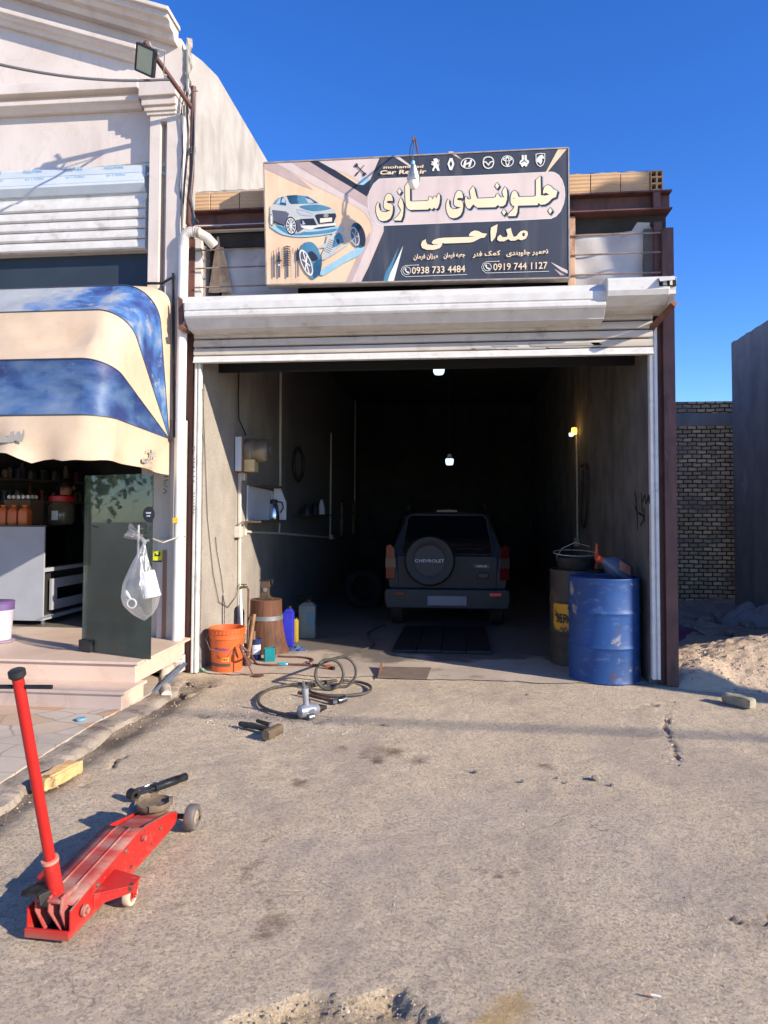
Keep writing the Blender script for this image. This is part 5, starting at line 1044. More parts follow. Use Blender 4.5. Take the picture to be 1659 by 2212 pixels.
MB().tube([p + z, p.lerp(q, .1) + z, p.lerp(q, .5) + z, p.lerp(q, .85) + z, q + z], [.013, .017, .016, .017, .009], 8).build('handle', mat('bright teal plastic', S(20, 150, 170), S(16, 120, 144), 9, .25), sdv, smooth=30)
MB().tube([q + z, e + z * .6], .0055, 8).build('shaft', bare_steel, sdv, smooth=50)
p = gp(Z3, 1040, 905); mb = MB(); mb.grid(lambda u, v: p + RT * ((u - .5) * .10) + FW * ((v - .5) * .07) + V((0, 0, max(.004, .04 * (1 - (2 * u - 1) ** 2) * (1 - (2 * v - 1) ** 2) + .018 * noise.noise(V((u * 5, v * 5, 4)))))), 14, 10)
tag(mb.build('clear_wrapper', glassy('clear wrapper film', (.86, .84, .8, 1), .12, .2), None, smooth=60), 'small clear plastic wrapper lying at the screwdriver tip', 'wrapper')
# ---- impact wrench
p = gp(Z3, 1065, 1325) + FW * .03; iw = root('impact_wrench', p, 'silver pneumatic impact wrench resting on the concrete with its handle up', 'power tool')
ax_ = (gp(Z3, 1150, 1300) - gp(Z3, 990, 1330)); ax_.z = 0; MI = frame(p + V((0, 0, .05)), ax_)
alu = mat('cast aluminium tool', S(176, 178, 182), S(146, 148, 152), 14, .38, .5, .05, 60, dirt=S(80, 76, 72), ds=14, dt=(.58, .75))
RX = Matrix.Rotation(R(90), 3, 'Y')
MB(MI).lathe([(0, -.095), (.03, -.094), (.044, -.085), (.047, -.05), (.049, .02), (.043, .05), (.03, .07), (0, .07)], (0, 0, 0), 20, rot=RX).build('motor_housing', alu, iw, smooth=35)
MB(MI).lathe([(.032, .066), (.028, .09), (.017, .12), (.014, .135), (0, .135)], (0, 0, 0), 16, rot=RX).build('nose', dark_steel, iw, smooth=35)
mb = MB(MI); mb.tube([(-.03, 0, .03), (-.036, .0, .09), (-.042, .0, .165)], [.024, .022, .026], 10); mb.build('handle', alu, iw, smooth=40)
mb = MB(MI); mb.box((-.008, 0, .07), (.014, .016, .035)); mb.build('trigger', dark_steel, iw, bevel=.004)
mb = MB(MI); mb.tube([(-.042, 0, .165), (-.05, 0, .185), (-.056, 0, .215)], [.013, .010, .008], 8); mb.build('air_inlet', bare_steel, iw, smooth=40)
mb = MB(MI); mb.lathe([(0, -.012), (.022, -.012), (.022, .03), (0, .03)], (-.03, -.05, -.034), 14, rot=RX); mb.build('reverse_knob', bare_steel, iw, smooth=40)
mb = MB(MI); mb.box((-.01, -.048, .004), (.04, .006, .03)); mb.build('type_plate', mat('grey worn plate', S(110, 112, 116), None, rough=.5), iw)
# ---- breaker bar with socket
p, q = gp(Z3, 978, 1140), gp(Z3, 1268, 1213); bb_ = root('breaker_bar', p, 'steel breaker bar with a chrome socket lying beside the impact wrench', 'wrench'); z = V((0, 0, .02))
MB().tube([p + z, q + z], .014, 10).build('bar', rust_steel, bb_, smooth=50)
e = gp(Z3, 1350, 1195); mb = MB(); mb.tube([q + z - RT * .012, q + z + RT * .018], .022, 12); mb.build('swivel_head', bare_steel, bb_, smooth=40)
mb = MB(); mb.tube([q.lerp(e, .3) + z, q.lerp(e, .55) + z, q.lerp(e, .58) + z, e + V((0, 0, .026))], [.018, .022, .027, .027], 14); mb.build('socket', mat('chrome socket', S(130, 132, 134), S(90, 92, 94), 16, .25, .9), bb_, smooth=40)
# ---- hammer and punch
p, q = gp(Z3, 510, 1395), gp(Z3, 745, 1452); hm = root('club_hammer', q, 'club hammer with a black handle lying on the pale rubble', 'hammer'); z = V((0, 0, .028))
MB().tube([p + z * .8, p.lerp(q, .15) + z * .8, p.lerp(q, .6) + z, q + z], [.017, .021, .019, .019], 10).build('handle', black_rubber, hm, smooth=50)
a, b = gp(Z3, 722, 1500), gp(Z3, 820, 1452); dh = (b - a).normalized(); MH = frame(a.lerp(b, .5) + V((0, 0, .034)), dh)
L = (b - a).length * .5 + .012
mb = MB(MH); mb.ext([(-L, y, z_) for y, z_ in ((-.02, -.032), (.02, -.032), (.032, -.02), (.032, .02), (.02, .032), (-.02, .032), (-.032, .02), (-.032, -.02))], (2 * L, 0, 0)); mb.build('head', mat('worn hammer steel', S(140, 120, 96), S(104, 90, 74), 18, .55, .5, .1, 60), hm, bevel=.006)
p, q = gp(Z3, 648, 1362), gp(Z3, 752, 1398); pn = root('steel_punch', p, 'short black steel punch lying beside the club hammer', 'punch'); z = V((0, 0, .017))
MB().tube([p + z * .8, q + z], [.013, .016], 12).build('shank', black_plastic, pn, smooth=50)
MB().tube([q + z, q + z + (q - p).normalized() * .012], [.017, .015], 12).build('struck_end', bare_steel, pn, smooth=50)
# ---- floor plate with bent corner, pit boards
P_ = [onz(u, v, .006) for u, v in ((812, 1464), (922, 1467), (932, 1443), (830, 1441))]; pl_ = root('steel_plate', P_[0], 'flat rusty steel plate with a bent up corner on the garage threshold', 'plate')
MB().ext(P_, (0, 0, .006)).build('sheet', mat('dusty rusty plate', S(132, 116, 102), S(112, 98, 86), 8, .7, .2, .1), pl_)
mb = MB(); mb.ext([onz(814, 1466, .01), onz(826, 1441, .012), onz(823, 1443, .012) + V((0, 0, .055))], (.006, 0, 0)); mb.build('bent_corner', rust_steel, pl_)
q = [onz(u, v, .012) for u, v in ((846, 1408), (1062, 1413), (1048, 1358), (874, 1356))]; pt = root('pit_cover', q[0], 'black oily boards covering the inspection pit in front of the car', 'pit cover')
blackwood = mat('black oily boards', S(30, 28, 27), S(22, 21, 21), 6, .6, 0, .2, 30)
for i in range(4):
    a, b = i / 4 + .004, (i + 1) / 4 - .004; mb = MB(); mb.ext([q[0].lerp(q[1], a), q[0].lerp(q[1], b), q[3].lerp(q[2], b), q[3].lerp(q[2], a)], (0, 0, .025 + .006 * (i % 2))); mb.build('board', blackwood, pt, bevel=.003)
# ---- SHOCK ABSORBER
a, b = gp(Z7, 968, 1050), gp(Z7, 1362, 905); z = V((0, 0, .024)); d_ = (b - a).normalized(); Ls = (b - a).length; sk = root('shock_absorber', a, 'black shock absorber lying on the asphalt beyond the red jack', 'shock absorber')
blk = mat('glossy black steel', S(26, 26, 28), S(40, 40, 42), 30, .3, .2, .1, 50, dirt=S(96, 88, 80), ds=12, dt=(.6, .75))
mb = MB(); mb.tube([a + z + d_ * Ls * t_ for t_ in (.36, .37, .42, .43, .6, .61, .8, .81, .97, 1.0)], [.02, .026, .026, .023, .023, .024, .024, .022, .022, .012], 16); mb.build('cylinder', blk, sk, smooth=35)
MB().tube([a + z + d_ * .025, a + z + d_ * Ls * .37], [.009, .012], 10).build('piston_rod', blk, sk, smooth=40)
sd_ = V((-d_.y, d_.x, 0)); mb = MB(); mb.lathe([(.011, -.024), (.027, -.024), (.027, .024), (.011, .024), (.011, -.024)], a + z + V((0, 0, .006)), 18, rot=Matrix((d_, V((0, 0, 1)), -sd_)).transposed()); mb.build('eye', dark_steel, sk, smooth=35)
mb = MB(); q = a + d_ * Ls * .38 + sd_ * .045 + V((0, 0, .03)); mb.tube([q - d_ * .03, q, q + d_ * .1 - sd_ * .012, q + d_ * .18 - sd_ * .022], [.004, .009, .005, .003], 8); mb.build('clip', bare_steel, sk, smooth=40)
# ---- stones and bricks
def rock(name, p, s, m, lab, cat, seed=0, rz=0.0, group=None, sub=2):
    bm = bmesh.new(); bmesh.ops.create_icosphere(bm, subdivisions=sub, radius=1); vs = []
    for v in bm.verts:
        c = v.co * (1 + .28 * noise.noise(v.co * 1.6 + V((seed, 0, 0)))); c = V((c.x * s[0], c.y * s[1], max(c.z, -.75) * s[2])); vs.append(Matrix.Rotation(rz, 3, 'Z') @ c)
    fs = [[v.index for v in f_.verts] for f_ in bm.faces]; bm.free(); mn = min(v.z for v in vs)
    o = MB().add([V(p) + v - V((0, 0, mn + .004)) for v in vs], fs).build(name, m, None); return tag(o, lab, cat, group)
rock('stone', gp(Z7, 985, 1128), (.03, .024, .024), mat('grey stone', S(150, 138, 122), S(110, 100, 90), 14, .9, 0, .3, 60), 'grey stone lying between the shock absorber and the jack', 'stone', 3)
def brickbat(name, c0, c1, h, w, m, lab, seed=1):
    c0, c1 = V(c0), V(c1); d = (c1 - c0).normalized(); M_ = frame(c0, d); L = (c1 - c0).length
    def fn(f_): return f_
    mb = MB(); n1, n2, n3 = 12, 5, 4
    bm = bmesh.new(); bmesh.ops.create_cube(bm, size=1); bmesh.ops.subdivide_edges(bm, edges=bm.edges[:], cuts=7, use_grid_fill=True)
    vs = []
    for v in bm.verts:
        c = V((v.co.x * L + L / 2, v.co.y * w + w / 2, v.co.z * h + h / 2)); k = noise.noise(c * 14 + V((seed, 0, 0))) * .012 + noise.noise(c * 40 + V((seed, 5, 0))) * .004
        e = sorted([abs(v.co.x), abs(v.co.y), abs(v.co.z)])[1]; k -= .012 * max(0, e - .42) / .08
        dirn = V((v.co.x * L * .4, v.co.y * w, v.co.z * h)).normalized(); q = M_ @ (c + dirn * k); q.z = max(q.z, -.003); vs.append(q)
    fs = [[v.index for v in f_.verts] for f_ in bm.faces]; bm.free()
    return tag(MB().add(vs, fs).build(name, m, None, smooth=35), lab, 'brick')
ybr = mat('crumbling yellow brick', S(214, 176, 120), S(196, 150, 98), 9, .95, 0, .7, 40, dirt=S(80, 66, 54), ds=5, dt=(.56, .66), bd=.012)
brickbat('brick', gp(Z7, 335, 1000), gp(Z7, 608, 852), .075, .09, ybr, 'crumbling yellow brick with a black end beside the gutter on the left', 1)
gbr = mat('stained pale brick', S(168, 160, 136), S(140, 132, 112), 8, .9, 0, .3, 60, dirt=S(96, 84, 66), ds=9, dt=(.5, .7))
brickbat('brick', gp(Z8, 940, 1200), gp(Z8, 1370, 1318), .075, .09, gbr, 'pale stained brick lying in front of the sand heap on the right', 5)
# ---- cigarette end, cap, leaves
p = onz(1415, 2153); cg = root('cigarette_end', p, 'cigarette end lying on the asphalt at the lower right', 'cigarette'); d_ = RT * .95 - FW * .3
MB().tube([p + V((0, 0, .004)) - d_ * .012, p + V((0, 0, .004)) + d_ * .018], .0036, 8).build('paper', mat('white paper', S(220, 214, 204), None, rough=.8), cg, smooth=50); MB().tube([p + V((0, 0, .004)) - d_ * .024, p + V((0, 0, .004)) - d_ * .012], .0037, 8).build('filter', mat('tan filter', S(196, 140, 96), None, rough=.8), cg, smooth=50)
p = gp(Z7, 590, 470, .03); tag(MB().lathe([(0, .001), (.034, .001), (.036, .012), (.03, .02), (0, .022)], p, 16).build('bottle_cap', mat('light blue cap', S(130, 170, 186), S(90, 130, 150), 30, .5), None, smooth=40), 'light blue cap lying on the flagstones', 'lid')  # light blue cap dropped on the paving
SP = onz(1690, 1452); TOP = .41
def pile(x, y):
    dx, dy = x - SP.x, y - SP.y; r = math.hypot(dx / (1.55 if dx < 0 else 2.2), dy / (.95 if dy < 0 else 1.1)); h = TOP * max(0, 1 - r) ** .9
    r2 = math.hypot((x - 2.15) / .5, (y - 6.75) / .5); h = max(h, .22 * max(0, 1 - r2 ** 2) ** 1.2)
    return h + (.02 * noise.noise(V((x * 5, y * 5, 0))) + .02 * noise.noise(V((x * 14, y * 14, 1))) + .01 * noise.noise(V((x * 34, y * 34, 1)))) * min(1, h * 8) - .03
# scattered crumbs of rubble
cr = MB(); tet = [V(q) for q in ((-.5, -.4, 0), (.55, -.3, 0), (.1, .6, 0), (-.2, .1, .55), (.25, .0, .4))]; tf = [(0, 1, 4), (0, 4, 3), (1, 2, 4), (2, 3, 4), (2, 0, 3)]
def crumb(x, y, s):
    a = rnd.random() * 6.3; M2 = Matrix.Rotation(a, 3, 'Z'); z0 = max(pile(x, y), -.012) if x > 1.9 else -.012 if y < 6.2 else -.004
    cr.add([V((x, y, z0)) + M2 @ V((q.x * s * rnd.uniform(.6, 1.3), q.y * s * rnd.uniform(.6, 1.2), q.z * s * rnd.uniform(.5, 1.2))) for q in tet], tf, 0 if rnd.random() < .7 else 1)
for c, r in PALE:
    for _ in range(300): a, q = rnd.random() * 6.3, math.sqrt(rnd.random()) * r * 1.3; crumb(c.x + q * math.cos(a), c.y + q * math.sin(a), rnd.choice((.006, .008, .01, .013, .018)))
for _ in range(1500): crumb(rnd.uniform(-2.4, 2.9), rnd.uniform(1.6, 6.4), rnd.choice((.004, .005, .006, .008, .012)))
for _ in range(260):
    t_ = rnd.random() * (len(GUT) - 1); i = min(int(t_), len(GUT) - 2); q = GUT[i].lerp(GUT[i + 1], t_ - i); crumb(q.x + rnd.gauss(0, .05), q.y + rnd.gauss(0, .05), rnd.choice((.004, .006, .008, .012)))
for _ in range(160): q = onz(rnd.uniform(480, 960), rnd.uniform(2140, 2230)); crumb(q.x, q.y, rnd.choice((.004, .005, .007, .011)))
for _ in range(120): q = onz(rnd.gauss(1445, 15), rnd.uniform(1500, 1650)); crumb(q.x, q.y, rnd.choice((.008, .012, .02)))
for _ in range(700):
    x, y = rnd.uniform(1.95, 3.6), rnd.uniform(6.0, 7.1); crumb(x, y, rnd.choice((.008, .012, .018, .026)))
o = cr.build('rubble_crumbs', [mat('pale rubble', S(192, 174, 152), S(166, 148, 128), 60, .9), mat('grey grit', S(128, 118, 108), S(100, 92, 86), 60, .9)], None, fixn=False); tag(o, 'loose crumbs of rubble and grit scattered over the asphalt', 'rubble', kind='stuff')
for i, (u, v, s) in enumerate(((1288, 1683, .03), (1322, 1696, .014), (1028, 1668, .02), (1225, 1690, .012), (1130, 1688, .014), (350, 1795, .01), (1140, 1500, .016), (1205, 1680, .012))):
    rock('pebble', onz(u, v), (s, s * .8, s * .5), MATS['grey stone'], 'loose pebble lying on the open asphalt', 'stone', i, group='loose pebbles on the asphalt', sub=1)
# ================================================================ TROLLEY JACK
pr_, pl2 = onz(156, 2036), onz(52, 2026); jo = pr_.lerp(pl2, .5); jf = onz(388, 1797); jx = jf - pr_; JL = jx.length
JM = frame(jo, jx); jack = root('trolley_jack', jo, 'dusty red trolley jack with a long upright handle on the asphalt', 'jack')
hw = (pl2 - pr_).length / 2 * .93; k = JL / .93
def make_red():
    t = NT('dusty red paint'); c = t.mix(t.ramp(t.noise(5), .3, .7), S(184, 38, 31), S(162, 30, 26))
    c = t.mix(t.math('MULTIPLY', t.ramp(t.noise(9, detail=9, rough=.7), .55, .72), .6), c, S(158, 96, 84))
    sc = t.ramp(t.noise(60, t.co((.12, 1, 1)), detail=4, dist=.6), .66, .72); c = t.mix(t.math('MULTIPLY', sc, .6), c, S(176, 128, 116))
    c = t.mix(t.ramp(t.noise(17, detail=6, rough=.6), .64, .68), c, S(64, 44, 40)); z = t.new('ShaderNodeSeparateXYZ', Vector=t.tc.outputs['Object']).outputs[2]
    c = t.mix(t.math('MULTIPLY', t.ramp(t.math('ADD', z, t.math('MULTIPLY', t.noise(14, detail=8), .07)), .035, .075, (1, 1, 1, 1), (0, 0, 0, 1)), .75), c, S(128, 96, 82))
    return t.set(Base_Color=c, Roughness=.46, Normal=t.bump(t.noise(40), .1, .006))
red = make_red()
dusty = mat('dust covered red paint', S(164, 52, 46), S(146, 58, 52), 6, .7, 0, .15, 40, dirt=S(160, 134, 118), ds=5, dt=(.42, .7), dst=(1, 2.5, 1), amt=.9)
dust_steel = mat('dusty steel', S(120, 104, 90), S(96, 84, 74), 16, .7, .2, .2, 60)
side = [(0, .012), (0, .112), (.05, .122), (.28, .150), (.50, .174), (.60, .172), (.86, .124), (.93, .10), (.945, .07), (.92, .045), (.76, .03), (.35, .018)]
hwx = lambda x: hw * (1.0 if x < .45 else 1.0 - .12 * (x - .45) / .5)
for sgn in (-1, 1):
    MB(JM).ext([(x * k, sgn * hwx(x) , z * k) for x, z in side], (0, -sgn * .008, 0)).build('side_plate', red, jack, bevel=.002)
mb = MB(JM); prof = [(-1, 0), (-.42, .0), (-.38, .006), (-.34, 0), (.30, 0), (.34, .006), (.38, 0), (1, 0)]
xsn = [(.03, .118), (.10, .134), (.28, .154), (.50, .177), (.56, .177)]
g_ = [[V((x * k, y * (hwx(x) - .001), (z + dz) * k)) for y, dz in prof] for x, z in xsn]
mb.add([p for r in g_ for p in r], [(i * 8 + j, i * 8 + j + 1, (i + 1) * 8 + j + 1, (i + 1) * 8 + j) for i in range(4) for j in range(7)])
mb.build('top_plate', dusty, jack, smooth=30, solid=.005)
mb = MB(JM); mb.hexa([(.5 * k, -hw * .74, .12 * k), (.9 * k, -hw * .66, .095 * k), (.9 * k, hw * .66, .095 * k), (.5 * k, hw * .74, .12 * k)], [(.54 * k, -hw * .74, .166 * k), (.9 * k, -hw * .66, .118 * k), (.9 * k, hw * .66, .118 * k), (.54 * k, hw * .74, .166 * k)]); mb.build('lift_arm', dusty, jack, bevel=.004)
sx = .845 * k; mb = MB(JM); mb.lathe([(0, .118 * k), (.05, .118 * k), (.055, .14 * k), (.072, .152 * k), (.078, .160 * k), (.078, .178 * k), (.074, .182 * k), (.071, .172 * k), (.06, .166 * k), (0, .164 * k)], (sx, 0, 0), 28)
for a in (0.4, 1.97, 3.54, 5.1): mb.box((sx + .075 * math.cos(a), .075 * math.sin(a), .176 * k), (.016, .03, .03), a)
mb.build('saddle', mat('dusty brown saddle', S(124, 106, 84), S(92, 78, 64), 14, .85, .1, .3, 50), jack, smooth=40)
RY = Matrix.Rotation(R(90), 3, 'X')
def wheel(x, y, z, r, w, mt, mh, nm):
    o = MB(JM).lathe([(r * .62, -w / 2), (r * .93, -w / 2), (r, -w / 2 + .006), (r, w / 2 - .006), (r * .93, w / 2), (r * .62, w / 2), (r * .62, -w / 2)], (x, y, z), 28, rot=RY).build(nm, mt, jack, smooth=40)
    MB(JM).lathe([(0, -w / 2 - .004), (r * .2, -w / 2 - .012), (r * .24, -w / 2), (r * .63, -w / 2 + .008), (r * .63, w / 2 - .008), (r * .24, w / 2), (r * .2, w / 2 + .012), (0, w / 2 + .004)], (x, y, z), 20, rot=RY).build('hub', mh, o, smooth=40)
for sgn in (-1, 1): wheel(.965 * k, sgn * (hw + .055), .058, .058, .046, mat('scuffed steel wheel', S(126, 118, 112), S(100, 94, 90), 16, .6, .3, .2, 60), mat('dusty hub', S(168, 148, 122), S(130, 114, 96), 14, .8), 'front_wheel')
MB(JM).tube([(.965 * k, -hw - .09, .058), (.965 * k, hw + .09, .058)], .012, 10).build('front_axle', dark_steel, jack, smooth=40)
for sgn in (-1, 1):
    y0, y1 = sgn * hw, sgn * (hw + .115)
    mb = MB(JM); mb.ext([(.15 * k, y0, .085), (.32 * k, y0, .10), (.30 * k, y1, .09), (.24 * k, y1, .085)], (0, 0, .006)); mb.ext([(.15 * k, y0, .085), (.24 * k, y1, .085), (.24 * k, y1, .065), (.15 * k, y0, .045)], (.006, 0, 0)); mb.build('caster_bracket', red, jack, bevel=.002)
    wheel(.27 * k, sgn * (hw + .085), .038, .038, .028, mat('cream nylon wheel', S(206, 192, 164), S(180, 164, 138), 12, .6), red, 'rear_caster')
    for dy in (-.02, .02): MB(JM).ext([(.25 * k, sgn * (hw + .085) + dy, .086), (.31 * k, sgn * (hw + .085) + dy, .086), (.285 * k, sgn * (hw + .085) + dy, .03), (.26 * k, sgn * (hw + .085) + dy, .03)], (0, .004, 0)).build('caster_fork', red, jack, bevel=.001)
mb = MB(JM); mb.tube([(.07 * k, -hw - .008, .075), (.07 * k, -hw - .018, .075)], .02, 12); mb.tube([(.07 * k, -hw - .018, .075), (.07 * k, -hw - .028, .075)], .011, 6); mb.tube([(.55 * k, -hw - .002, .14 * k), (.55 * k, -hw - .016, .14 * k)], .012, 10); mb.build('side_bolt', dusty, jack, smooth=40)
mb = MB(JM); mb.bb((-.012, -hw, .008), (.0, hw, .04)); mb.bb((0, -hw + .008, .008), (.08, hw - .008, .016)); mb.build('rear_plate', red, jack, bevel=.003)
mb = MB(JM)
for y, sl in ((.045, .02), (-.005, .035), (-.05, .01)): mb.ext([(.0, y, .15), (.03, y, .15), (.07, y - sl, .03), (.02, y - sl, .02), (-.005, y, .10)], (0, .007, 0))
mb.build('linkage_plate', dusty, jack, bevel=.002)
mb = MB(JM); mb.bb((.012, -hw + .012, .016), (.1, hw - .012, .02)); mb.bb((.1, -hw + .01, .016), (.11, hw - .01, .11)); mb.build('inner_cavity', mat('black cavity lining', S(22, 20, 20), None, rough=.8), jack)  # near-black plates lining the space between the side plates
mb = MB(JM); mb.ext([(-.03, .02, .165), (-.035, .085, .16), (-.01, .10, .158), (.05, .07, .165), (.05, .02, .168)], (0, 0, .008)); mb.ext([(-.03, .02, .165), (-.03, .012, .13), (.0, .0, .11), (.02, -.005, .165), (.0, .02, .173)], (.006, .008, 0)); mb.build('release_pedal', dark_steel, jack, bevel=.003)
mb = MB(JM); mb.bb((-.005, -hw * .55, .125), (.12 * k, hw * .55, .142)); mb.build('socket_base', dusty, jack, bevel=.008)
hb0 = JM @ V((.045 * k, 0, .138)); ht1 = O + ray(38, 1462) * (2.40 / ray(38, 1462).dot(FW)); hd = (ht1 - hb0).normalized()
MB().tube([hb0 - hd * .0, hb0 + hd * .135], .027, 20).build('handle_socket', red, jack, smooth=40)
MB().tube([hb0 + hd * .13, hb0 + hd * .141], .0295, 20).build('socket_collar', mat('worn red rim', S(190, 130, 112), None, rough=.5), jack, smooth=40)
MB().tube([hb0 + hd * .14, hb0.lerp(ht1, .5), ht1], .0188, 20).build('handle', mat('chipped red handle paint', S(178, 30, 25), S(168, 28, 24), 6, .38, 0, .03, 30, dirt=S(70, 34, 32), ds=9, dt=(.62, .68), dst=(1, 1, .4)), jack, smooth=40)
MB().tube([ht1 - hd * .005, ht1 + hd * .003, ht1 + hd * .022, ht1 + hd * .026], [.02, .0275, .0275, .022], 20).build('handle_knob', black_plastic, jack, smooth=40)
cb = ht1 - hd * .036; MB().tube([cb - RT * .14, cb + RT * .11], .0072, 10).build('cross_bar', blk, jack, smooth=40)

mb = MB(JM)
for y_, x0_ in ((.03, .15), (-.03, .15)): pass
sp_ = [V((.02 + .1 * i / 60, hw * .62 + .011 * math.cos(i * .9), .075 + .011 * math.sin(i * .9))) for i in range(61)]
mb.tube(sp_, .003, 5); mb.build('return_spring', dark_steel, jack, smooth=60)
for x_, z_ in ((.18, .12), (.40, .15), (.30, .05), (.74, .10)):
    MB(JM).lathe([(0, .004), (.007, .004), (.0085, 0), (.0085, -.003), (0, -.003)], (x_ * k, -hwx(x_) - .002, z_ * k), 6, rot=Matrix.Rotation(R(90), 3, 'X')).build('bolt_head', dust_steel, jack)
mb = MB(JM)
for x0_, x1_ in ((0, 4), (4, 7)):
    for i in range(x0_, x1_):
        (xa1, za1), (xa2, za2) = side[1 + i], side[2 + i] if 2 + i < len(side) else side[1 + i]
        mb.tube([(xa1 * k, -hwx(xa1) + .004, za1 * k + .0015), (xa2 * k, -hwx(xa2) + .004, za2 * k + .0015)], .0035, 5)
mb.build('worn_edge', dust_steel, jack)
# ================================================================ CAR IN THE GARAGE
cc = onz(957, 1347) - FW * .62; cs = 255 / 1535 * dep(cc) / 1.80 * 1.10
car = root('parked_car', cc, 'dark grey off-road car parked inside the garage, rear with covered spare wheel', 'car')
CM = Matrix.Translation(cc) @ Matrix.Rotation(R(1.5), 4, 'Z') @ Matrix.Scale(cs, 4)
paint = mat('dark grey car paint', S(21, 26, 33), S(17, 21, 27), 2, .5, 0, coat=.12, spec=.3, dirt=S(60, 62, 64), ds=3, dt=(.55, .8), amt=.4)
carglass = mat('dark car glass', S(10, 12, 18), None, rough=.05, spec=.8)
def sec(y, w, wt, z0, zb, zt, lean_): # half outline from bottom centre
    return [(0, y, z0), (w * .86, y, z0), (w * .97, y, z0 + .1), (w, y, z0 + .3), (w * .99, y + lean_ * .1, zb - .08), (w * .96, y + lean_ * .2, zb), (w * .9 * (wt / w) + .06, y + lean_ * .75, zt - .14), (wt, y + lean_ * .9, zt - .06), (wt * .8, y + lean_, zt - .015), (0, y + lean_, zt)]
S_ = [sec(0.12, .83, .60, .50, 1.02, 1.64, .26), sec(.3, .86, .64, .36, 1.02, 1.68, .22), sec(1.2, .86, .66, .34, 1.02, 1.69, 0), sec(2.2, .86, .66, .34, 1.0, 1.66, 0), sec(2.9, .85, .72, .34, .98, 1.06, 0), sec(3.7, .80, .7, .36, .8, .9, 0)]
mb = MB(CM); rings = []
for s_ in S_: rings.append([V(p) for p in s_] + [V((-x, y, z)) for x, y, z in reversed(s_[1:-1])])
n = len(rings[0]); mb.add([p for r in rings for p in r], [(i * n + j, i * n + (j + 1) % n, (i + 1) * n + (j + 1) % n, (i + 1) * n + j) for i in range(len(rings) - 1) for j in range(n)])
mb.poly(rings[0]); mb.poly(rings[-1]); mb.build('body', paint, car, smooth=35)
yr = lambda z: .12 + .26 * max(0, (z - .95) / .69) ** 1.0 * .95
bk = lambda x, z, o=.012: V((x, yr(z) - o, z))
MB(CM).poly([bk(*q) for q in ((-.60, 1.06), (.60, 1.06), (.62, 1.12), (.545, 1.54), (.50, 1.58), (-.50, 1.58), (-.545, 1.54), (-.62, 1.12))]).build('rear_window', carglass, car)
mb = MB(CM); mb.tube([bk(*q, .016) for q in ((-.615, 1.05), (.615, 1.05), (.635, 1.12), (.56, 1.55), (.51, 1.6), (-.51, 1.6), (-.56, 1.55), (-.635, 1.12))], .012, 6, closed=True); mb.build('window_seal', black_rubber, car)
for sx_ in (-1, 1):
    MB(CM).poly([V((sx_ * (.865 - .2 * max(0, (z - 1.04) / .6)), y, z)) for y, z in ((.6, 1.08), (1.4, 1.08), (1.4, 1.54), (.75, 1.54))]).build('side_window', carglass, car)
MB(CM).ext([(-.68, .105, .52), (.68, .105, .52), (.70, .105, .98), (.68, .105, 1.03), (-.68, .105, 1.03), (-.70, .105, .98)], (0, .02, 0)).build('tailgate', paint, car, bevel=.012)
sw = MB(CM); sp = V((-.24, .02, .97)); RYm = Matrix.Rotation(R(-90), 3, 'X')
RB_ = Matrix.Rotation(R(90), 3, 'X')
cover = MB(CM).lathe([(0, -.14), (.30, -.14), (.345, -.10), (.35, .06), (.325, .095), (.25, .10), (.235, .092), (.0, .095)], sp, 40, rot=RB_).build('spare_wheel_cover', mat('dark vinyl cover', S(26, 26, 29), S(20, 20, 23), 10, .55), car, smooth=35)
MB(CM).lathe([(0, .096), (.21, .096), (.215, .092)], sp, 40, rot=RB_).build('cover_centre', mat('grey vinyl disc', S(36, 37, 41), S(30, 31, 35), 8, .5), cover, smooth=35)
mb = MB(CM); text_to(mb, 'CHEVROLET', sp + V((-.2, -.103, -.02)), sp + V((.2, -.103, -.02)), .042, bold=.005); mb.build('lettering', mat('silver lettering', S(190, 192, 196), None, rough=.4), cover, fixn=False)
mb = MB(CM); mb.box((.48, .098, .89), (.22, .012, .05)); bd_ = mb.build('name_badge', mat('black badge', S(16, 16, 18), None, rough=.3), car)
mb = MB(CM); text_to(mb, 'NIVA', (.41, .090, .876), (.55, .090, .876), .03, bold=.01); mb.build('lettering', MATS['silver lettering'], bd_, fixn=False)
tl_ = mat('red tail lamp', S(96, 16, 20), S(80, 12, 15), 8, .2); cl2 = mat('clear tail lamp', S(84, 66, 58), S(70, 58, 52), 8, .2)
for sx_ in (-1, 1):
    mb = MB(CM); pts_ = [(sx_ * .72, .06, .70), (sx_ * .86, .10, .70), (sx_ * .86, .12, 1.16), (sx_ * .80, .1, 1.19), (sx_ * .73, .07, 1.12)]
    mb.ext(pts_, (0, .12, 0)); o = mb.build('tail_light', tl_, car, bevel=.008)
    MB(CM).ext([(sx_ * .715, .052, .86), (sx_ * .865, .092, .86), (sx_ * .865, .1, 1.0), (sx_ * .72, .058, 1.0)], (0, .1, 0)).build('clear_band', cl2, o, bevel=.004)
mb = MB(CM); mb.ext([(-.84, 0, .30), (.84, 0, .30), (.87, 0, .40), (.87, 0, .54), (.84, 0, .58), (-.84, 0, .58), (-.87, 0, .54), (-.87, 0, .40)], (0, .3, 0)); mb.build('bumper', mat('dark plastic bumper', S(24, 27, 31), S(19, 22, 26), 6, .5), car, bevel=.04, seg=3)
MB(CM).box((.0, -.012, .42), (.54, .02, .13)).build('number_plate', mat('pale blank plate', S(104, 108, 122), None, rough=.4), car, bevel=.004)
for sx_ in (-1, 1): MB(CM).box((sx_ * .66, -.008, .51), (.16, .02, .045)).build('reflector', mat('bright red reflector', S(226, 40, 44), None, rough=.15) if sx_ > 0 else tl_, car, bevel=.004)
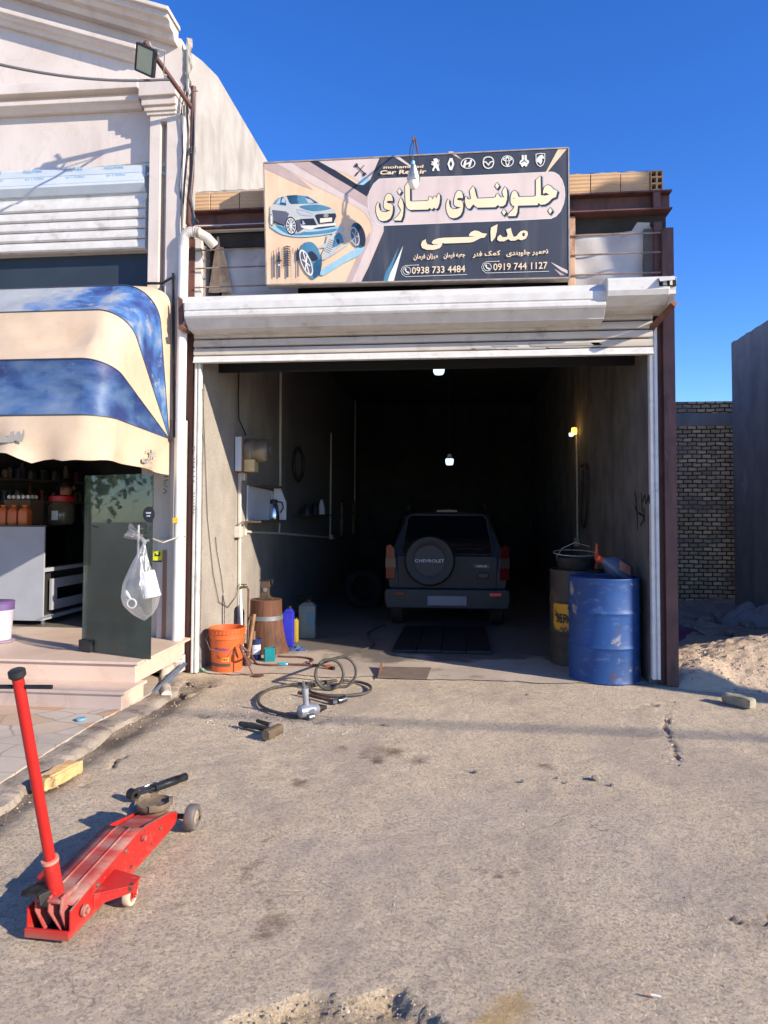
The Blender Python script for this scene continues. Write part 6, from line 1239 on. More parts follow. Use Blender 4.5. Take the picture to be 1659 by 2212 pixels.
MB(CM).box((.50, .085, .76), (.14, .02, .08)).build('door_handle', black_plastic, car, bevel=.01)
for sx_ in (-1, 1): MB(CM).tube([(sx_ * .56, .6, 1.69), (sx_ * .56, .7, 1.73), (sx_ * .56, 2.0, 1.73), (sx_ * .56, 2.1, 1.68)], .018, 8).build('roof_rail', black_plastic, car, smooth=40)
RYY = Matrix.Rotation(R(90), 3, 'Y')
for sx_ in (-1, 1):
    for yy in (.75, 3.1):
        o = MB(CM).lathe([(.2, -.1), (.31, -.1), (.34, -.07), (.34, .07), (.31, .1), (.2, .1)], (sx_ * .72, yy, .335), 28, rot=RYY).build('wheel', black_rubber, car, smooth=35)
        MB(CM).lathe([(0, .07), (.2, .09), (.2, -.09), (0, -.07)], (sx_ * .72, yy, .335), 20, rot=RYY).build('rim', bare_steel, o, smooth=35)
mb = MB(CM); mb.tube([(-.6, .75, .33), (.6, .75, .33)], .05, 8); mb.box((0, .4, .4), (1.2, .3, .12)); mb.build('rear_axle', dark_steel, car)
MB(CM).tube([bk(-.05, 1.1, .03), bk(.25, 1.13, .03), bk(.5, 1.12, .03)], .009, 6).build('wiper', black_plastic, car)
MB(CM).box((0, .40, 1.655), (.3, .04, .03)).build('high_brake_lamp', tl_, car, bevel=.005)
# ================================================================ LIT LAMPS
led = emis('lit cold white lamp', (.55, .78, 1.0, 1), 1.35)
def ceil_bulb(u, v, y, w, h, lab, zc=None):
    c = ony(u, v, y); k = dep(c) / 1535; r = w * k / 2; hh = h * k; o = root('ceiling_bulb', V((c.x, c.y, ZC)), lab, 'bulb', 'lit bulbs hanging from the garage ceiling')
    MB().lathe([(0, -hh / 2), (r * .7, -hh / 2), (r * .92, -hh * .3), (r, hh * .1), (r, hh / 2), (0, hh / 2)], c, 20).build('glowing_bulb', led, o, smooth=40)
    MB().lathe([(r * .95, 0), (r * .6, hh * .3), (r * .4, hh * .8), (0, hh * .8)], c + V((0, 0, hh / 2 + .002)), 16).build('bulb_base', white_board, o, smooth=40)
    MB().tube([c + V((0, 0, hh)), V((c.x, c.y, ZC))], .005, 5).build('cord', cable_m, o)
ceil_bulb(948, 798, Y0 + 2.0, 25, 22, 'larger glowing bulb hanging high near the garage opening'); ceil_bulb(971, 998, Y0 + 5.0, 17, 13, 'smaller glowing bulb hanging low deeper in the garage')
# lamp on the right wall
p = onx(1250, 932, XR); wl = root('wall_lamp', p, 'small lit orange lamp on a pipe on the right garage wall', 'lamp')
am = emis('lit orange lamp', (1.0, .5, .09, 1), 1.6)
MB().lathe([(0, -.05), (.03, -.045), (.04, 0), (.035, .05), (0, .06)], p + V((-.06, 0, 0)), 14).build('orange_bulb', am, wl, smooth=40)
MB().box(p + V((-.11, -.05, -.05)), (.05, .05, .05), .5).build('white_bulb', emis('lit white lamp', (.95, .97, 1, 1), .9), wl, bevel=.01)
q = onx(1252, 1165, XR); MB().tube([p + V((-.025, 0, -.06)), V((XR - .025, p.y, q.z))], .014, 8).build('pipe', cream_cable, wl, smooth=40)
mb = MB(); mb.box(V((XR - .04, p.y, q.z - .04)), (.07, .1, .12)); mb.build('junction_box', mat('grey box', S(130, 126, 118), None, rough=.6), wl, bevel=.006)
pl_ = bpy.data.lights.new('orange_lamp_light', 'POINT'); pl_.energy = 1.2; pl_.color = (1, .55, .15); pl_.shadow_soft_size = .04; po = bpy.data.objects.new('orange_lamp_light', pl_); COL.objects.link(po); po.location = p + V((-.16, 0, .0))
# hanging hose loop and scribbles on the right wall
pts = [onx(u, v, XR) + V((-.04, 0, 0)) for u, v in ((1262, 1008), (1270, 1002), (1276, 1015), (1276, 1060), (1274, 1110), (1268, 1140), (1262, 1120), (1264, 1060), (1265, 1015))]
tag(MB().tube(sm(pts, 5, False), .016, 6).build('hanging_hose', black_rubber, None, smooth=50), 'black hose looped over a nail on the right garage wall', 'hose')
ink = mat('black spray mark', S(20, 20, 22), None, rough=.9); mb = MB()
for st in (((1372, 1062), (1376, 1090), (1378, 1145)), ((1372, 1092), (1378, 1110)), ((1386, 1065), (1388, 1105)), ((1388, 1085), (1394, 1070), (1396, 1088), (1402, 1070), (1404, 1088)), ((1380, 1108), (1392, 1118), (1384, 1135)), ((1392, 1098), (1393, 1130))):
    pp = sm([onx(u, v, XR) + V((-.004, 0, 0)) for u, v in st], 4, False)
    for a_, b_ in zip(pp, pp[1:]):
        d_ = (b_ - a_).normalized(); n_ = d_.cross(V((1, 0, 0))) * .011; mb.add([a_ - n_, b_ - n_, b_ + n_, a_ + n_], [(0, 1, 2, 3)])
mb.build('wall_scribble', ink, gar, fixn=False)
# ================================================================ DRUMS
def drum(z, xl, xr, yb, ht, m, lab, group=None, bands=None):
    w = (xr - xl); p = onz(*z((xl + xr) / 2, yb)); r = w * .5 * (z(1, 0)[0] - z(0, 0)[0]) * dep(p) / 1535; p = p + V((p.x, p.y, 0)).normalized() * r; r *= (dep(p)) / (dep(p) - r) * .99
    o = root('oil_drum', p, lab, 'drum', group); pr = [(0, .01), (r - .006, .01), (r, 0), (r + .004, .008), (r, .018)]
    for c in (.34, .67): pr += [(r, ht * c - .03), (r + .003, ht * c - .018), (r + .010, ht * c), (r + .003, ht * c + .018), (r, ht * c + .03)]
    pr += [(r, ht - .018), (r + .004, ht - .008), (r, ht), (r - .008, ht), (r - .01, ht - .015), (0, ht - .012)]
    MB().lathe(pr, p, 56).build('shell', m, o, smooth=40)
    MB().lathe([(0, 0), (.03, 0), (.03, .014), (0, .014)], p + V((0, 0, ht - .012)) + RT * r * .5, 14).build('bung', bare_steel, o, smooth=40)
    return o, p, r
def make_drum():
    t = NT('scuffed blue drum paint'); c = t.mix(t.ramp(t.noise(2.5), .35, .65), S(20, 70, 130), S(16, 54, 104))
    c = t.mix(t.ramp(t.noise(5, t.co((1, 1, .8)), detail=9, dist=.3), .62, .7), c, S(150, 142, 124)); c = t.mix(t.math('MULTIPLY', t.ramp(t.noise(9, t.co((1, 1, 2)), detail=9), .55, .75), .5), c, S(98, 118, 156))
    c = t.mix(t.math('MULTIPLY', t.ramp(t.noise(11, t.co((1, 1, .6)), detail=9), .62, .7), .7), c, S(70, 52, 44)); return t.set(Base_Color=c, Roughness=.62, Normal=t.bump(t.noise(6), .2, .02))
bd, bp, br_ = drum(Z5, 336, 794, 1156, .915, make_drum(), 'scuffed blue steel oil drum at the right side of the garage opening')
yd, yp, yr_ = drum(Z5, 207, 560, 1040, .93, mat('sooty dark drum paint', S(64, 58, 52), S(48, 44, 40), 5, .6, .1, dirt=S(92, 78, 62), ds=6), 'dark drum with a worn yellow band, standing behind the blue drum')
patch(yp, lambda z: yr_ + .001, .315, .60, ang0 - 1.25, ang0 + 1.0, .002, 30, 4).build('yellow_band', mat('worn yellow paint', S(206, 152, 20), S(190, 134, 20), 5, .5, dirt=S(70, 54, 36), ds=8, dt=(.5, .58)), yd, smooth=40)
mb = MB(); wrap(mb, 'SEPAHAN', yp, lambda z: yr_ + .001, .42, .085, ang0 - .42, .36, .02, .005); mb.build('stencil', mat('black stencil', S(34, 30, 26), None, rough=.7), yd, fixn=False)
# jug on the blue drum
jt = bp + V((0, 0, .915)); jd = root('oil_jug', jt, 'dark grey oil jug lying on the blue drum', 'jug')
JA = frame(jt + RT * .1 + V((0, 0, .085)), (-RT * .80 + V((0, 0, .40)) - FW * .35).normalized(), -FW + UP * .6)
mb = MB(JA); rg = []
for x, a, b in ((-.19, .05, .075), (-.18, .06, .09), (-.02, .06, .09), (.06, .05, .075), (.12, .028, .035), (.17, .022, .022)): rg.append([V((x, y * b, z * a)) for y, z in ((-1, -.6), (-.6, -1), (.6, -1), (1, -.6), (1, .6), (.6, 1), (-.6, 1), (-1, .6))])
mb.add([p for r in rg for p in r], [(i * 8 + j, i * 8 + (j + 1) % 8, (i + 1) * 8 + (j + 1) % 8, (i + 1) * 8 + j) for i in range(5) for j in range(8)] + [tuple(range(7, -1, -1)), tuple(40 + j for j in range(8))]); mb.build('body', mat('slate grey plastic', S(92, 100, 116), S(74, 82, 98), 5, .4), jd, smooth=50)
mb = MB(JA); mb.lathe([(0, 0), (.03, 0), (.032, .05), (.02, .06), (0, .06)], (.165, 0, 0), 14, rot=Matrix.Rotation(R(90), 3, 'Y')); mb.build('cap', mat('orange red cap', S(190, 70, 40), None, rough=.4), jd, smooth=40)
mb = MB(JA); mb.box((-.07, 0, .0612), (.14, .09, .003)); mb.build('label', mat('peach label', S(196, 140, 112), S(176, 100, 84), 9, .5), jd)
# clutter on the dark drum
q = yp + V((0, 0, .93)); bs_ = root('rubber_basin', q, 'black rubber basin with a wire hoop on the dark drum', 'basin')
MB().lathe([(0, .01), (.17, .0), (.21, .11), (.215, .115), (.2, .115), (.16, .02), (0, .02)], q + V((0, 0, .002)), 32).build('basin', black_rubber, bs_, smooth=50)
MB().tube([q + V((0, 0, .16)) - RT * .02 + RT * .21 * math.cos(a) + FW * .2 * math.sin(a) + V((0, 0, .02 * math.sin(a))) for a in [i * math.pi / 12 for i in range(24)]], .004, 5, closed=True).build('wire_hoop', cream_cable, bs_)
MB().tube([q - RT * .2 + V((0, 0, .12)), q - RT * .12 + V((0, 0, .2)) + FW * .1, q + V((0, .1, .26)), q + RT * .15 + V((0, .1, .22))], .004, 5).build('wire_bail', cream_cable, bs_)
q2 = yp + RT * .17 - FW * .1 + V((0, 0, .93)); gn = root('spray_gun', q2, 'orange handled spray gun standing on the dark drum', 'spray gun')
MB().tube([q2 + V((0, 0, .01)), q2 + V((0, 0, .09)), q2 + V((.005, 0, .16)), q2 + V((.005, 0, .26))], [.02, .022, .026, .01], 10).build('grip', mat('orange plastic grip', S(206, 88, 44), None, rough=.4), gn, smooth=40)
MB().box(q2 + V((.01, -.02, .05)), (.03, .04, .03)).build('brass_cup', brass, gn, bevel=.006)
# ================================================================ LEFT WALL FITTINGS
xw_ = lambda u, v, o=0: onx(u, v, XL) + V((o, 0, 0))
p = xw_(505, 980); zt_, zb_ = xw_(507, 944).z, xw_(503, 1017).z
hb_ = root('pump_board', p, 'wooden board on the left wall carrying an old electric motor', 'motor board')
brd = mat('brown painted board', S(166, 112, 76), S(138, 92, 62), 4, .7, st=(1, 1, .3)); y_ = p.y
MB().bb((XL + .015, y_, zb_), (XL + .08, y_ + .03, zt_)).build('board_edge', white_board, hb_)
MB().bb((XL + .015, y_ + .031, zb_ - .01), (XL + .078, y_ + .34, zt_ - .005)).build('board', brd, hb_, bevel=.003)
mz = zb_ + (zt_ - zb_) * .63; RYx = Matrix.Rotation(R(90), 3, 'Y')
MB().lathe([(0, 0), (.135, 0), (.14, .02), (.14, .09), (.125, .1), (.125, .12), (.13, .13), (.13, .24), (.11, .26), (.05, .262), (.05, .25), (0, .25)], (XL + .08, y_ + .2, mz), 28, rot=RYx).build('motor', mat('dull metal motor', S(150, 140, 122), S(120, 112, 98), 9, .4, .5), hb_, smooth=35)
MB().bb((XL + .08, y_ + .1, zb_ + .0), (XL + .2, y_ + .26, zb_ + (zt_ - zb_) * .36)).build('switch_box', mat('aged beige plastic', S(206, 186, 134), S(186, 166, 116), 8, .5), hb_, bevel=.008)
MB().tube([xw_(511, 780, .03), xw_(509, 850, .03), xw_(510, 905, .03), xw_(522, 940, .05)], .008, 6).build('cable', cable_m, hb_)
wh = root('wall_conduit', xw_(513, 1330), 'cream plastic conduits with socket boxes fixed on the left garage wall', 'conduit')
cpl = mat('cream conduit plastic', S(206, 198, 184), S(188, 180, 166), 6, .5)
def cond(a, b, r=.018): MB().tube([xw_(*a, .02), xw_(*b, .02)], r, 6).build('conduit', cpl, wh, smooth=40)
cond((514, 1022), (512, 1385), .02); cond((516, 1148), (600, 1152), .016); cond((600, 1152), (720, 1162), .016); cond((603, 780), (602, 1050), .016); cond((713, 935), (711, 1162), .016); cond((766, 830), (764, 1120), .014); cond((601, 1130), (600, 1152), .012)
for (u, v, s_) in ((508, 1149, .1), (518, 1030, .07), (711, 1160, .07), (519, 1150, .06)): c = xw_(u, v); MB().box(c + V((.035, 0, 0)), (.07, s_, s_ * 1.2)).build('socket_box', cpl, wh, bevel=.006)
mb = MB()
for k_ in range(4): mb.tube([xw_(512, 1138, .06), xw_(505 + k_ * 4, 1128, .08), xw_(512 + k_ * 3, 1126 + k_, .07), xw_(520, 1140, .06)], .004, 5)
mb.tube([xw_(435, 840, .01), xw_(439, 940, .012), xw_(446, 1120, .01), xw_(458, 1240, .012), xw_(470, 1300, .014), xw_(490, 1312, .015), xw_(505, 1290, .02), xw_(512, 1260, .03)], .004, 5); mb.tube([xw_(463, 1160, .012), xw_(466, 1190, .012), xw_(475, 1240, .012), xw_(480, 1280, .012)], .004, 5)
mb.build('loose_wire', mat('thin brown wire', S(84, 74, 62), None, rough=.7), wh)
# open white cabinet with thermos
ca, cbz, ctz = xw_(530, 1122), xw_(530, 1125).z, xw_(530, 1048).z; yA, yB = ca.y, xw_(586, 1090).y
cab = root('wall_cabinet', V((XL, yA, cbz)), 'open white wall cabinet on the left garage wall holding a thermos', 'cabinet')
MB().ext([(XL + .01, yA, cbz), (XL + .01, yB, cbz), (XL + .01, yB, ctz - .04), (XL + .01, yA, ctz)], (.018, 0, 0)).build('back_panel', white_board, cab, bevel=.002)
fe = ony(618, 1100, yB).x
MB().ext([(XL + .03, yB, cbz), (fe, yB, cbz), (fe, yB, cbz + (ctz - cbz) * .55), (XL + .12, yB, ctz), (XL + .03, yB, ctz)], (0, .018, 0)).build('side_panel', white_board, cab, bevel=.002)
MB().bb((XL + .01, yA - .01, cbz - .022), (fe - .02, yB + .02, cbz)).build('shelf_board', mat('brown board edge', S(110, 88, 66), S(84, 68, 54), 5, .7), cab, bevel=.002)
MB().bb((XL + .03, yB - .12, cbz), (XL + .045, yB - .1, ctz - .06)).build('divider', mat('cream board', S(196, 186, 160), None, rough=.6), cab)
MB().bb((XL + .01, yA, ctz + .0), (XL + .16, yB, ctz + .014)).build('top_board', MATS['brown board edge'], cab)
th = V((fe - .12, yB - .16, cbz)); thm = root('thermos_jug', th, 'steel thermos jug with black lid and handle in the white wall cabinet', 'thermos')
k = dep(th) / 1535; hh = 44 * k; r = 12 * k
MB().lathe([(0, 0), (r, 0), (r * 1.05, hh * .1), (r * 1.02, hh * .35), (r * .78, hh * .72), (r * .62, hh * .8), (0, hh * .8)], th, 24).build('body', mat('polished steel', S(200, 200, 204), None, rough=.18, metal=.95), thm, smooth=40)
MB().lathe([(r * .62, 0), (r * .66, hh * .14), (r * .5, hh * .2), (0, hh * .2)], th + V((0, 0, hh * .8)), 20).build('lid', black_plastic, thm, smooth=40)
MB().tube([th + RT * r * .6 + V((0, 0, hh * .9)), th + RT * r * 1.5 + V((0, 0, hh * .85)), th + RT * r * 1.7 + V((0, 0, hh * .6)), th + RT * r * 1.2 + V((0, 0, hh * .35))], r * .15, 8).build('handle', black_plastic, thm, smooth=40)
gl_ = th - RT * r * 2.6 + FW * .06; tag(MB().lathe([(0, 0), (r * .7, 0), (r * .8, hh * .32), (r * .74, hh * .32), (r * .64, hh * .02), (0, hh * .02)], gl_, 18).build('glass_cup', mat('steel cup', S(170, 172, 176), None, rough=.25, metal=.7), None, smooth=40), 'small shiny cup beside the thermos in the wall cabinet', 'cup')
# small dark shelf, hanging fan belt, frame
a, b = xw_(632, 1112), xw_(684, 1122); sh_ = root('wall_shelf', a, 'small dark shelf with odds and ends on the left garage wall', 'shelf'); MB().bb((XL, a.y, a.z - .02), (XL + .28, b.y, a.z)).build('shelf_board', blackwood, sh_)
for i, (f_, m_) in enumerate(((.15, black_plastic), (.5, dark_steel), (.8, white_board))): tag(MB().lathe([(0, 0), (.06, 0), (.055, .1 + .05 * (i % 2)), (.02, .16 + .04 * i), (0, .16 + .04 * i)], V((XL + .15, a.y + (b.y - a.y) * f_, a.z + .001)), 14).build('small_bottle', m_, None, smooth=40), ('black can at the near end of the small dark wall shelf', 'dark metal tin in the middle of the small wall shelf', 'white bottle at the far end of the small wall shelf')[i], 'bottle')
c = xw_(640, 1003); tag(MB().tube([c + V((.04, .3 * math.cos(t_), .24 * math.sin(t_))) for t_ in [i * math.pi / 14 for i in range(28)]], .022, 6, closed=True).build('rubber_belt', black_rubber, None, smooth=50), 'dark rubber ring hanging on the left garage wall', 'belt')
p = xw_(735, 1165); q = xw_(762, 1082); fr_ = root('wooden_frame', p, 'narrow wooden frame hanging deep on the left garage wall', 'rack'); mb = MB()  # plain wooden frame of four bars, carries nothing
for y0_, y1_, z0_, z1_ in ((p.y, p.y + .08, p.z, q.z), (q.y - .08, q.y, p.z, q.z), (p.y, q.y, q.z - .06, q.z), (p.y, q.y, p.z, p.z + .06)): mb.bb((XL, y0_, z0_), (XL + .05, y1_, z1_))
mb.build('frame_bars', handlewood, fr_)
p = onz(785, 1315) + FW * .1; ty = root('spare_tyre', p, 'worn tyre leaning in the dark by the left wall', 'tyre'); tyre_m = mat('near black tyre', S(20, 20, 21), S(15, 15, 16), 9, .9); MB(Matrix.Translation(p + V((0, 0, .3))) @ Matrix.Rotation(R(-8), 4, 'X')).lathe([(.19, -.08), (.27, -.09), (.3, -.06), (.3, .06), (.27, .09), (.19, .08), (.19, -.08)], (0, 0, 0), 32, rot=RY).build('tyre_ring', tyre_m, ty, smooth=40)  # one even near-black colour over the whole tyre
# ================================================================ LOT ON THE RIGHT
yb_ = 12.3; bwr = root('brick_wall', (4, yb_, 0), 'old yellowish brick wall closing the empty lot behind the sand heap', 'wall')
def make_brick():
    t = NT('old lime brick'); co = t.new('ShaderNodeMapping', Vector=t.tc.outputs['Object'], Rotation=(R(90), 0, 0)).outputs[0]
    wob = t.new('ShaderNodeVectorMath', _operation='ADD', i0=co, i1=t.new('ShaderNodeVectorMath', _operation='SCALE', i0=t.new('ShaderNodeTexNoise', Vector=t.co(), Scale=6).outputs['Color'], Scale=.04).outputs[0]).outputs[0]
    b = t.new('ShaderNodeTexBrick', Vector=wob, Color1=S(238, 206, 160), Color2=S(176, 144, 108), Mortar=S(66, 62, 58), Scale=1.0)
    for k_, v_ in (('Brick Width', .15), ('Row Height', .07), ('Mortar Size', .012), ('Mortar Smooth', .25), ('Bias', -.1)): b.inputs[k_].default_value = v_
    c = t.mix(t.math('MULTIPLY', t.ramp(t.noise(1.0, t.co((.8, 1, 2.2)), detail=9), .48, .62), .75), b.outputs['Color'], S(128, 116, 106)); return t.set(Base_Color=c, Roughness=.95, Normal=t.bump(t.math('ADD', t.math('MULTIPLY', b.outputs['Fac'], -1.0), t.noise(30)), .6, .02))
zT = ony(1453, 868, yb_).z; MB().bb((XR + .24, yb_, -.1), (8, yb_ + .25, zT)).build('brickwork', make_brick(), bwr)
MB().bb((XR + .24, yb_ - .012, ony(1520, 920, yb_).z), (8, yb_ + .1, ony(1520, 893, yb_).z)).build('cement_band', darkplaster, bwr)
dxw = ony(1582, 900, 11.6).x; zT2 = ony(1582, 741, 11.6).z
dw = root('cement_wall', (dxw, 9, 0), 'tall dark grey cement wall at the right edge of the lot', 'wall'); YD0 = 6.45
mb = MB(); ny_ = 60
mb.ext([(dxw, YD0, -.1), (dxw, 11.6, -.1)] + [(dxw, 11.6 - (11.6 - YD0) * i / ny_, zT2 + .02 * noise.noise(V((i * .5, 0, 0)))) for i in range(ny_ + 1)], (2.5, 0, 0)); mb.build('render', darkplaster, dw)
mb = MB(); c = onx(1608, 1052, dxw)
mb.poly([V((dxw - .004, c.y + y * .35, c.z + z * .3)) for y, z in ((-.3, -1), (.2, -.7), (.5, 0), (.2, .4), (.4, 1), (-.2, .9), (-.5, .3), (-.2, -.2))]); mb.build('white_patch', mat('pale scuff', S(170, 170, 174), S(130, 130, 134), 6, .9), dw)
soil = mat('dark rubbly soil', S(170, 152, 134), S(138, 122, 108), 5, .95, 0, 1.0, 14, dirt=S(130, 118, 104), ds=7, dt=(.55, .7), bd=.06)
def lotf(u, v): x, y = XR + .25 + (8 - XR) * u, 6.9 + 5.6 * v; h = noise.noise(V((x * 1.3, y * 1.3, 0))) * .09 + noise.noise(V((x * 4, y * 4, 0))) * .05 + noise.noise(V((x * 11, y * 11, 0))) * .025; return V((x, y, -.02 + (h + .08) * min(1, v * 5)))
struct(MB().grid(lotf, 110, 110).build('lot_soil', soil, smooth=60))
sand = NT('yellow building sand'); c = sand.mix(sand.ramp(sand.noise(3, dist=.5), .3, .7), S(230, 204, 172), S(214, 186, 154)); c = sand.mix(sand.math('MULTIPLY', sand.ramp(sand.noise(11, detail=9, rough=.7), .56, .72), .6), c, S(150, 118, 90)); sand.set(Base_Color=c, Roughness=.95, Normal=sand.bump(sand.noise(48, detail=8, rough=.75), 1.0, .035, sand.bump(sand.noise(9), .6, .04)))
mb = MB(); mb.grid(lambda u, v: V((1.86 + 4.2 * u, 5.75 + 2.7 * v, pile(1.86 + 4.2 * u, 5.75 + 2.7 * v))), 170, 120)
tag(mb.build('sand_heap', sand.mat, None, smooth=70), 'heap of yellow building sand beside the right garage column', 'sand heap')
a = up_at(Z8, 745, 485, 6.95); b = up_at(Z8, 975, 345, 6.75); d_ = (b - a).normalized(); pk = root('timber_offcut', a, 'rough timber offcut sticking out of the sand heap', 'plank')
MB().hexa([a + V((0, -.03, -.06)), b + V((0, -.03, -.05)), b + V((0, .06, -.03)), a + V((0, .06, -.04))], [a + V((0, -.03, -.035)), b + V((0, -.03, .0)), b + V((0, .06, .0)), a + V((0, .06, -.01))]).build('board', handlewood, pk, bevel=.003)
MB().hexa([b - d_ * .13 + V((0, -.031, .001)), b + V((0, -.031, .003)), b + V((0, .055, .003)), b - d_ * .12 + V((0, .055, .001))], [b - d_ * .13 + V((0, -.031, .006)), b + V((0, -.031, .008)), b + V((0, .055, .008)), b - d_ * .12 + V((0, .055, .006))]).build('white_end', mat('white paint splash', S(226, 222, 216), None, rough=.6), pk)
def heap(name, c, sx, sy, h, m, lab, cat, seed): 
    tag(MB().grid(lambda u, v: V(c) + V(((u - .5) * sx, (v - .5) * sy, h * max(0, 1 - (2 * u - 1) ** 2) * max(0, 1 - (2 * v - 1) ** 2) * (1 + .9 * noise.noise(V((u * 5, v * 5, seed)))) + .02 * noise.noise(V((u * 12, v * 12, seed))))), 30, 24).build(name, m, None, smooth=35), lab, cat)
heap('plastic_sheet', onz(1500, 1415) + V((-.1, .75, .04)), 1.1, .5, .16, mat('purple plastic sheet', S(96, 44, 70), S(70, 34, 54), 5, .5), 'crumpled purple plastic sheet in the shaded lot behind the sand heap', 'plastic sheet', 3)
heap('rubble_sack', onz(1650, 1352) + V((0, 0, .03)), 1.1, .6, .22, mat('pale dusty sack', S(150, 144, 140), S(120, 114, 112), 4, .8), 'pale crumpled sack lying in the shade at the foot of the cement wall', 'sack', 8)
for i in range(26):
    x, y = rnd.uniform(2.3, dxw - .2), rnd.uniform(8.4, 11.8); s_ = rnd.uniform(.05, .14); rock('rubble_stone', (x, y, .02), (s_, s_ * rnd.uniform(.6, 1), s_ * .6), MATS['grey stone'] if i % 3 else soil, 'piece of rubble lying in the shaded lot', 'rubble', i, rnd.random() * 3, 'rubble pieces in the empty lot', 1)
# utility pole outside the picture on the right (its shadow falls on the right column)
pc = V((xr1 + .06, Y0, 0)) + V((SUN.x, SUN.y, 0)).normalized() * 6.2
up_ = root('utility_pole', pc, 'grey steel utility pole beside the road right of the garage', 'pole'); MB().tube([pc, pc + V((0, 0, 4)), pc + V((0, 0, 7.4))], [.2, .17, .15], 14).build('mast', darkplaster, up_, smooth=40); MB().box(pc + V((0, 0, 7.1)), (1.4, .1, .1)).build('cross_arm', rust_steel, up_)

a_, b_ = V((4.6, 5.42 - 8.1, 8.0)), V((48, 5.42 - 8.1, 8.0))
tag(MB().tube([a_.lerp(b_, i / 16) - V((0, 0, .5 * 4 * (i / 16) * (1 - i / 16))) for i in range(17)], .03, 6).build('overhead_cable', cable_m, None), 'thick overhead cable running along the street', 'cable')
# ================================================================ SHOP INTERIOR
FZ = .318
P0_, P1_ = onz(2, 1342, FZ), onz(88, 1352, FZ); cd = onz(175, 1345, FZ)
cy0 = P1_.y; cx1 = P1_.x + .02; cx0 = cx1 - .62; zc_ = ony(90, 1138, cy0).z
ctr = root('shop_counter', (cx1, cy0, FZ), 'white melamine shop counter with a dark glass cabinet front', 'counter')
greyboard = mat('grey white melamine', S(158, 160, 166), S(148, 150, 156), 4, .45)
MB().bb((cx0, cy0, FZ + .05), (cx1, cy0 + .02, zc_)).build('end_panel', greyboard, ctr, bevel=.002)
yl2 = cy0 + 1.25; zm = ony(90, 1262, cy0).z + .12
mb = MB(); mb.bb((cx0, cy0 + .021, FZ + .05), (cx1 - .01, yl2, FZ + .09)); mb.bb((cx0, cy0 + .021, zm), (cx1 - .01, yl2, zm + .04)); mb.build('shelf_board', greyboard, ctr, bevel=.002)
MB().bb((cx0 - .01, cy0 - .005, zc_ + .001), (cx1 + .02, yl2, zc_ + .014)).build('counter_top', mat('black glass top', S(20, 22, 24), None, rough=.1), ctr)
MB().bb((cx0 + .02, cy0 + .022, FZ + .091), (cx1 - .06, yl2, zm - .001)).build('dark_inside', mat('dark cupboard inside', S(30, 26, 24), None, rough=.8), ctr)
fz0, fz1 = FZ + .14, zm - .08; fr = MB(); 
for a_, b_ in (((cy0 + .16, fz0), (cy0 + .26, fz1)), ((cy0 + .98, fz0), (cy0 + 1.08, fz1)), ((cy0 + .26, fz0), (cy0 + .98, fz0 + .1)), ((cy0 + .26, fz1 - .1), (cy0 + .98, fz1))): fr.bb((cx1 - .03, a_[0], a_[1]), (cx1 - .005, b_[0], b_[1]))
dr_ = fr.build('cabinet_door', greyboard, ctr); MB().bb((cx1 - .025, cy0 + .26, fz0 + .1), (cx1 - .015, cy0 + .98, fz1 - .1)).build('door_glass', carglass, dr_)
for yy in (cy0 + .1, cy0 + 1.15): MB().tube([(cx1 - .06, yy, FZ + .002), (cx1 - .06, yy, FZ + .05)], .02, 8).build('leg', bare_steel, ctr, smooth=40)
MB().bb((cx1 - .012, cy0 + .05, zm + .05), (cx1 - .006, yl2, zc_ - .002)).build('display_glass', glassy('counter glass', (.5, .56, .55, 1), .05), ctr)
# goods
jarm = [mat('jar ' + n_, c, None, rough=.35) for n_, c in (('brown', S(84, 54, 40)), ('red', S(120, 40, 34)), ('grey', S(110, 110, 110)), ('cream', S(150, 136, 110)), ('green', S(54, 76, 52)), ('blue', S(60, 78, 110)))]
lidm = mat('jar lid', S(96, 90, 84), None, rough=.5)
base = MB().lathe([(0, 0), (.036, 0), (.038, .01), (.038, .085), (.03, .1), (0, .1)], (0, 0, 0), 12).build('jar', jarm[0], None, smooth=40); lid0 = MB().lathe([(0, .1), (.033, .1), (.033, .118), (0, .118)], (0, 0, 0), 12).build('lid', lidm, base, smooth=40)
tall = MB().lathe([(0, 0), (.035, 0), (.035, .13), (.014, .17), (.014, .2), (0, .2)], (0, 0, 0), 12).build('bottle', jarm[2], None, smooth=40)
shf = root('jar_rack', (-5.6, YW + 2.2, FZ), 'dark wall rack with three rows of jars inside the shop', 'rack')
RA, RBv = V((-5.7, 7.6, 0)), V((-5.2, 9.6, 0)); rdir = (RBv - RA).normalized(); rn = V((-rdir.y, rdir.x, 0)); rl = (RBv - RA).length
rackm = mat('dark rack board', S(110, 100, 88), None, rough=.6)
first = {0: True, 1: True}; jn = 0
lvl = [1.62, 1.90, 2.22]
for li, z in enumerate(lvl):
    MB().hexa([RA + V((0, 0, z - .025)), RBv + V((0, 0, z - .025)), RBv + rn * .3 + V((0, 0, z - .025)), RA + rn * .3 + V((0, 0, z - .025))], [RA + V((0, 0, z)), RBv + V((0, 0, z)), RBv + rn * .3 + V((0, 0, z)), RA + rn * .3 + V((0, 0, z))]).build('shelf_board', rackm, shf)
MB().hexa([RA + rn * .3 + V((0, 0, FZ)), RBv + rn * .3 + V((0, 0, FZ)), RBv + rn * .32 + V((0, 0, FZ)), RA + rn * .32 + V((0, 0, FZ))], [RA + rn * .3 + V((0, 0, 2.7)), RBv + rn * .3 + V((0, 0, 2.7)), RBv + rn * .32 + V((0, 0, 2.7)), RA + rn * .32 + V((0, 0, 2.7))]).build('back_board', dk, shf)
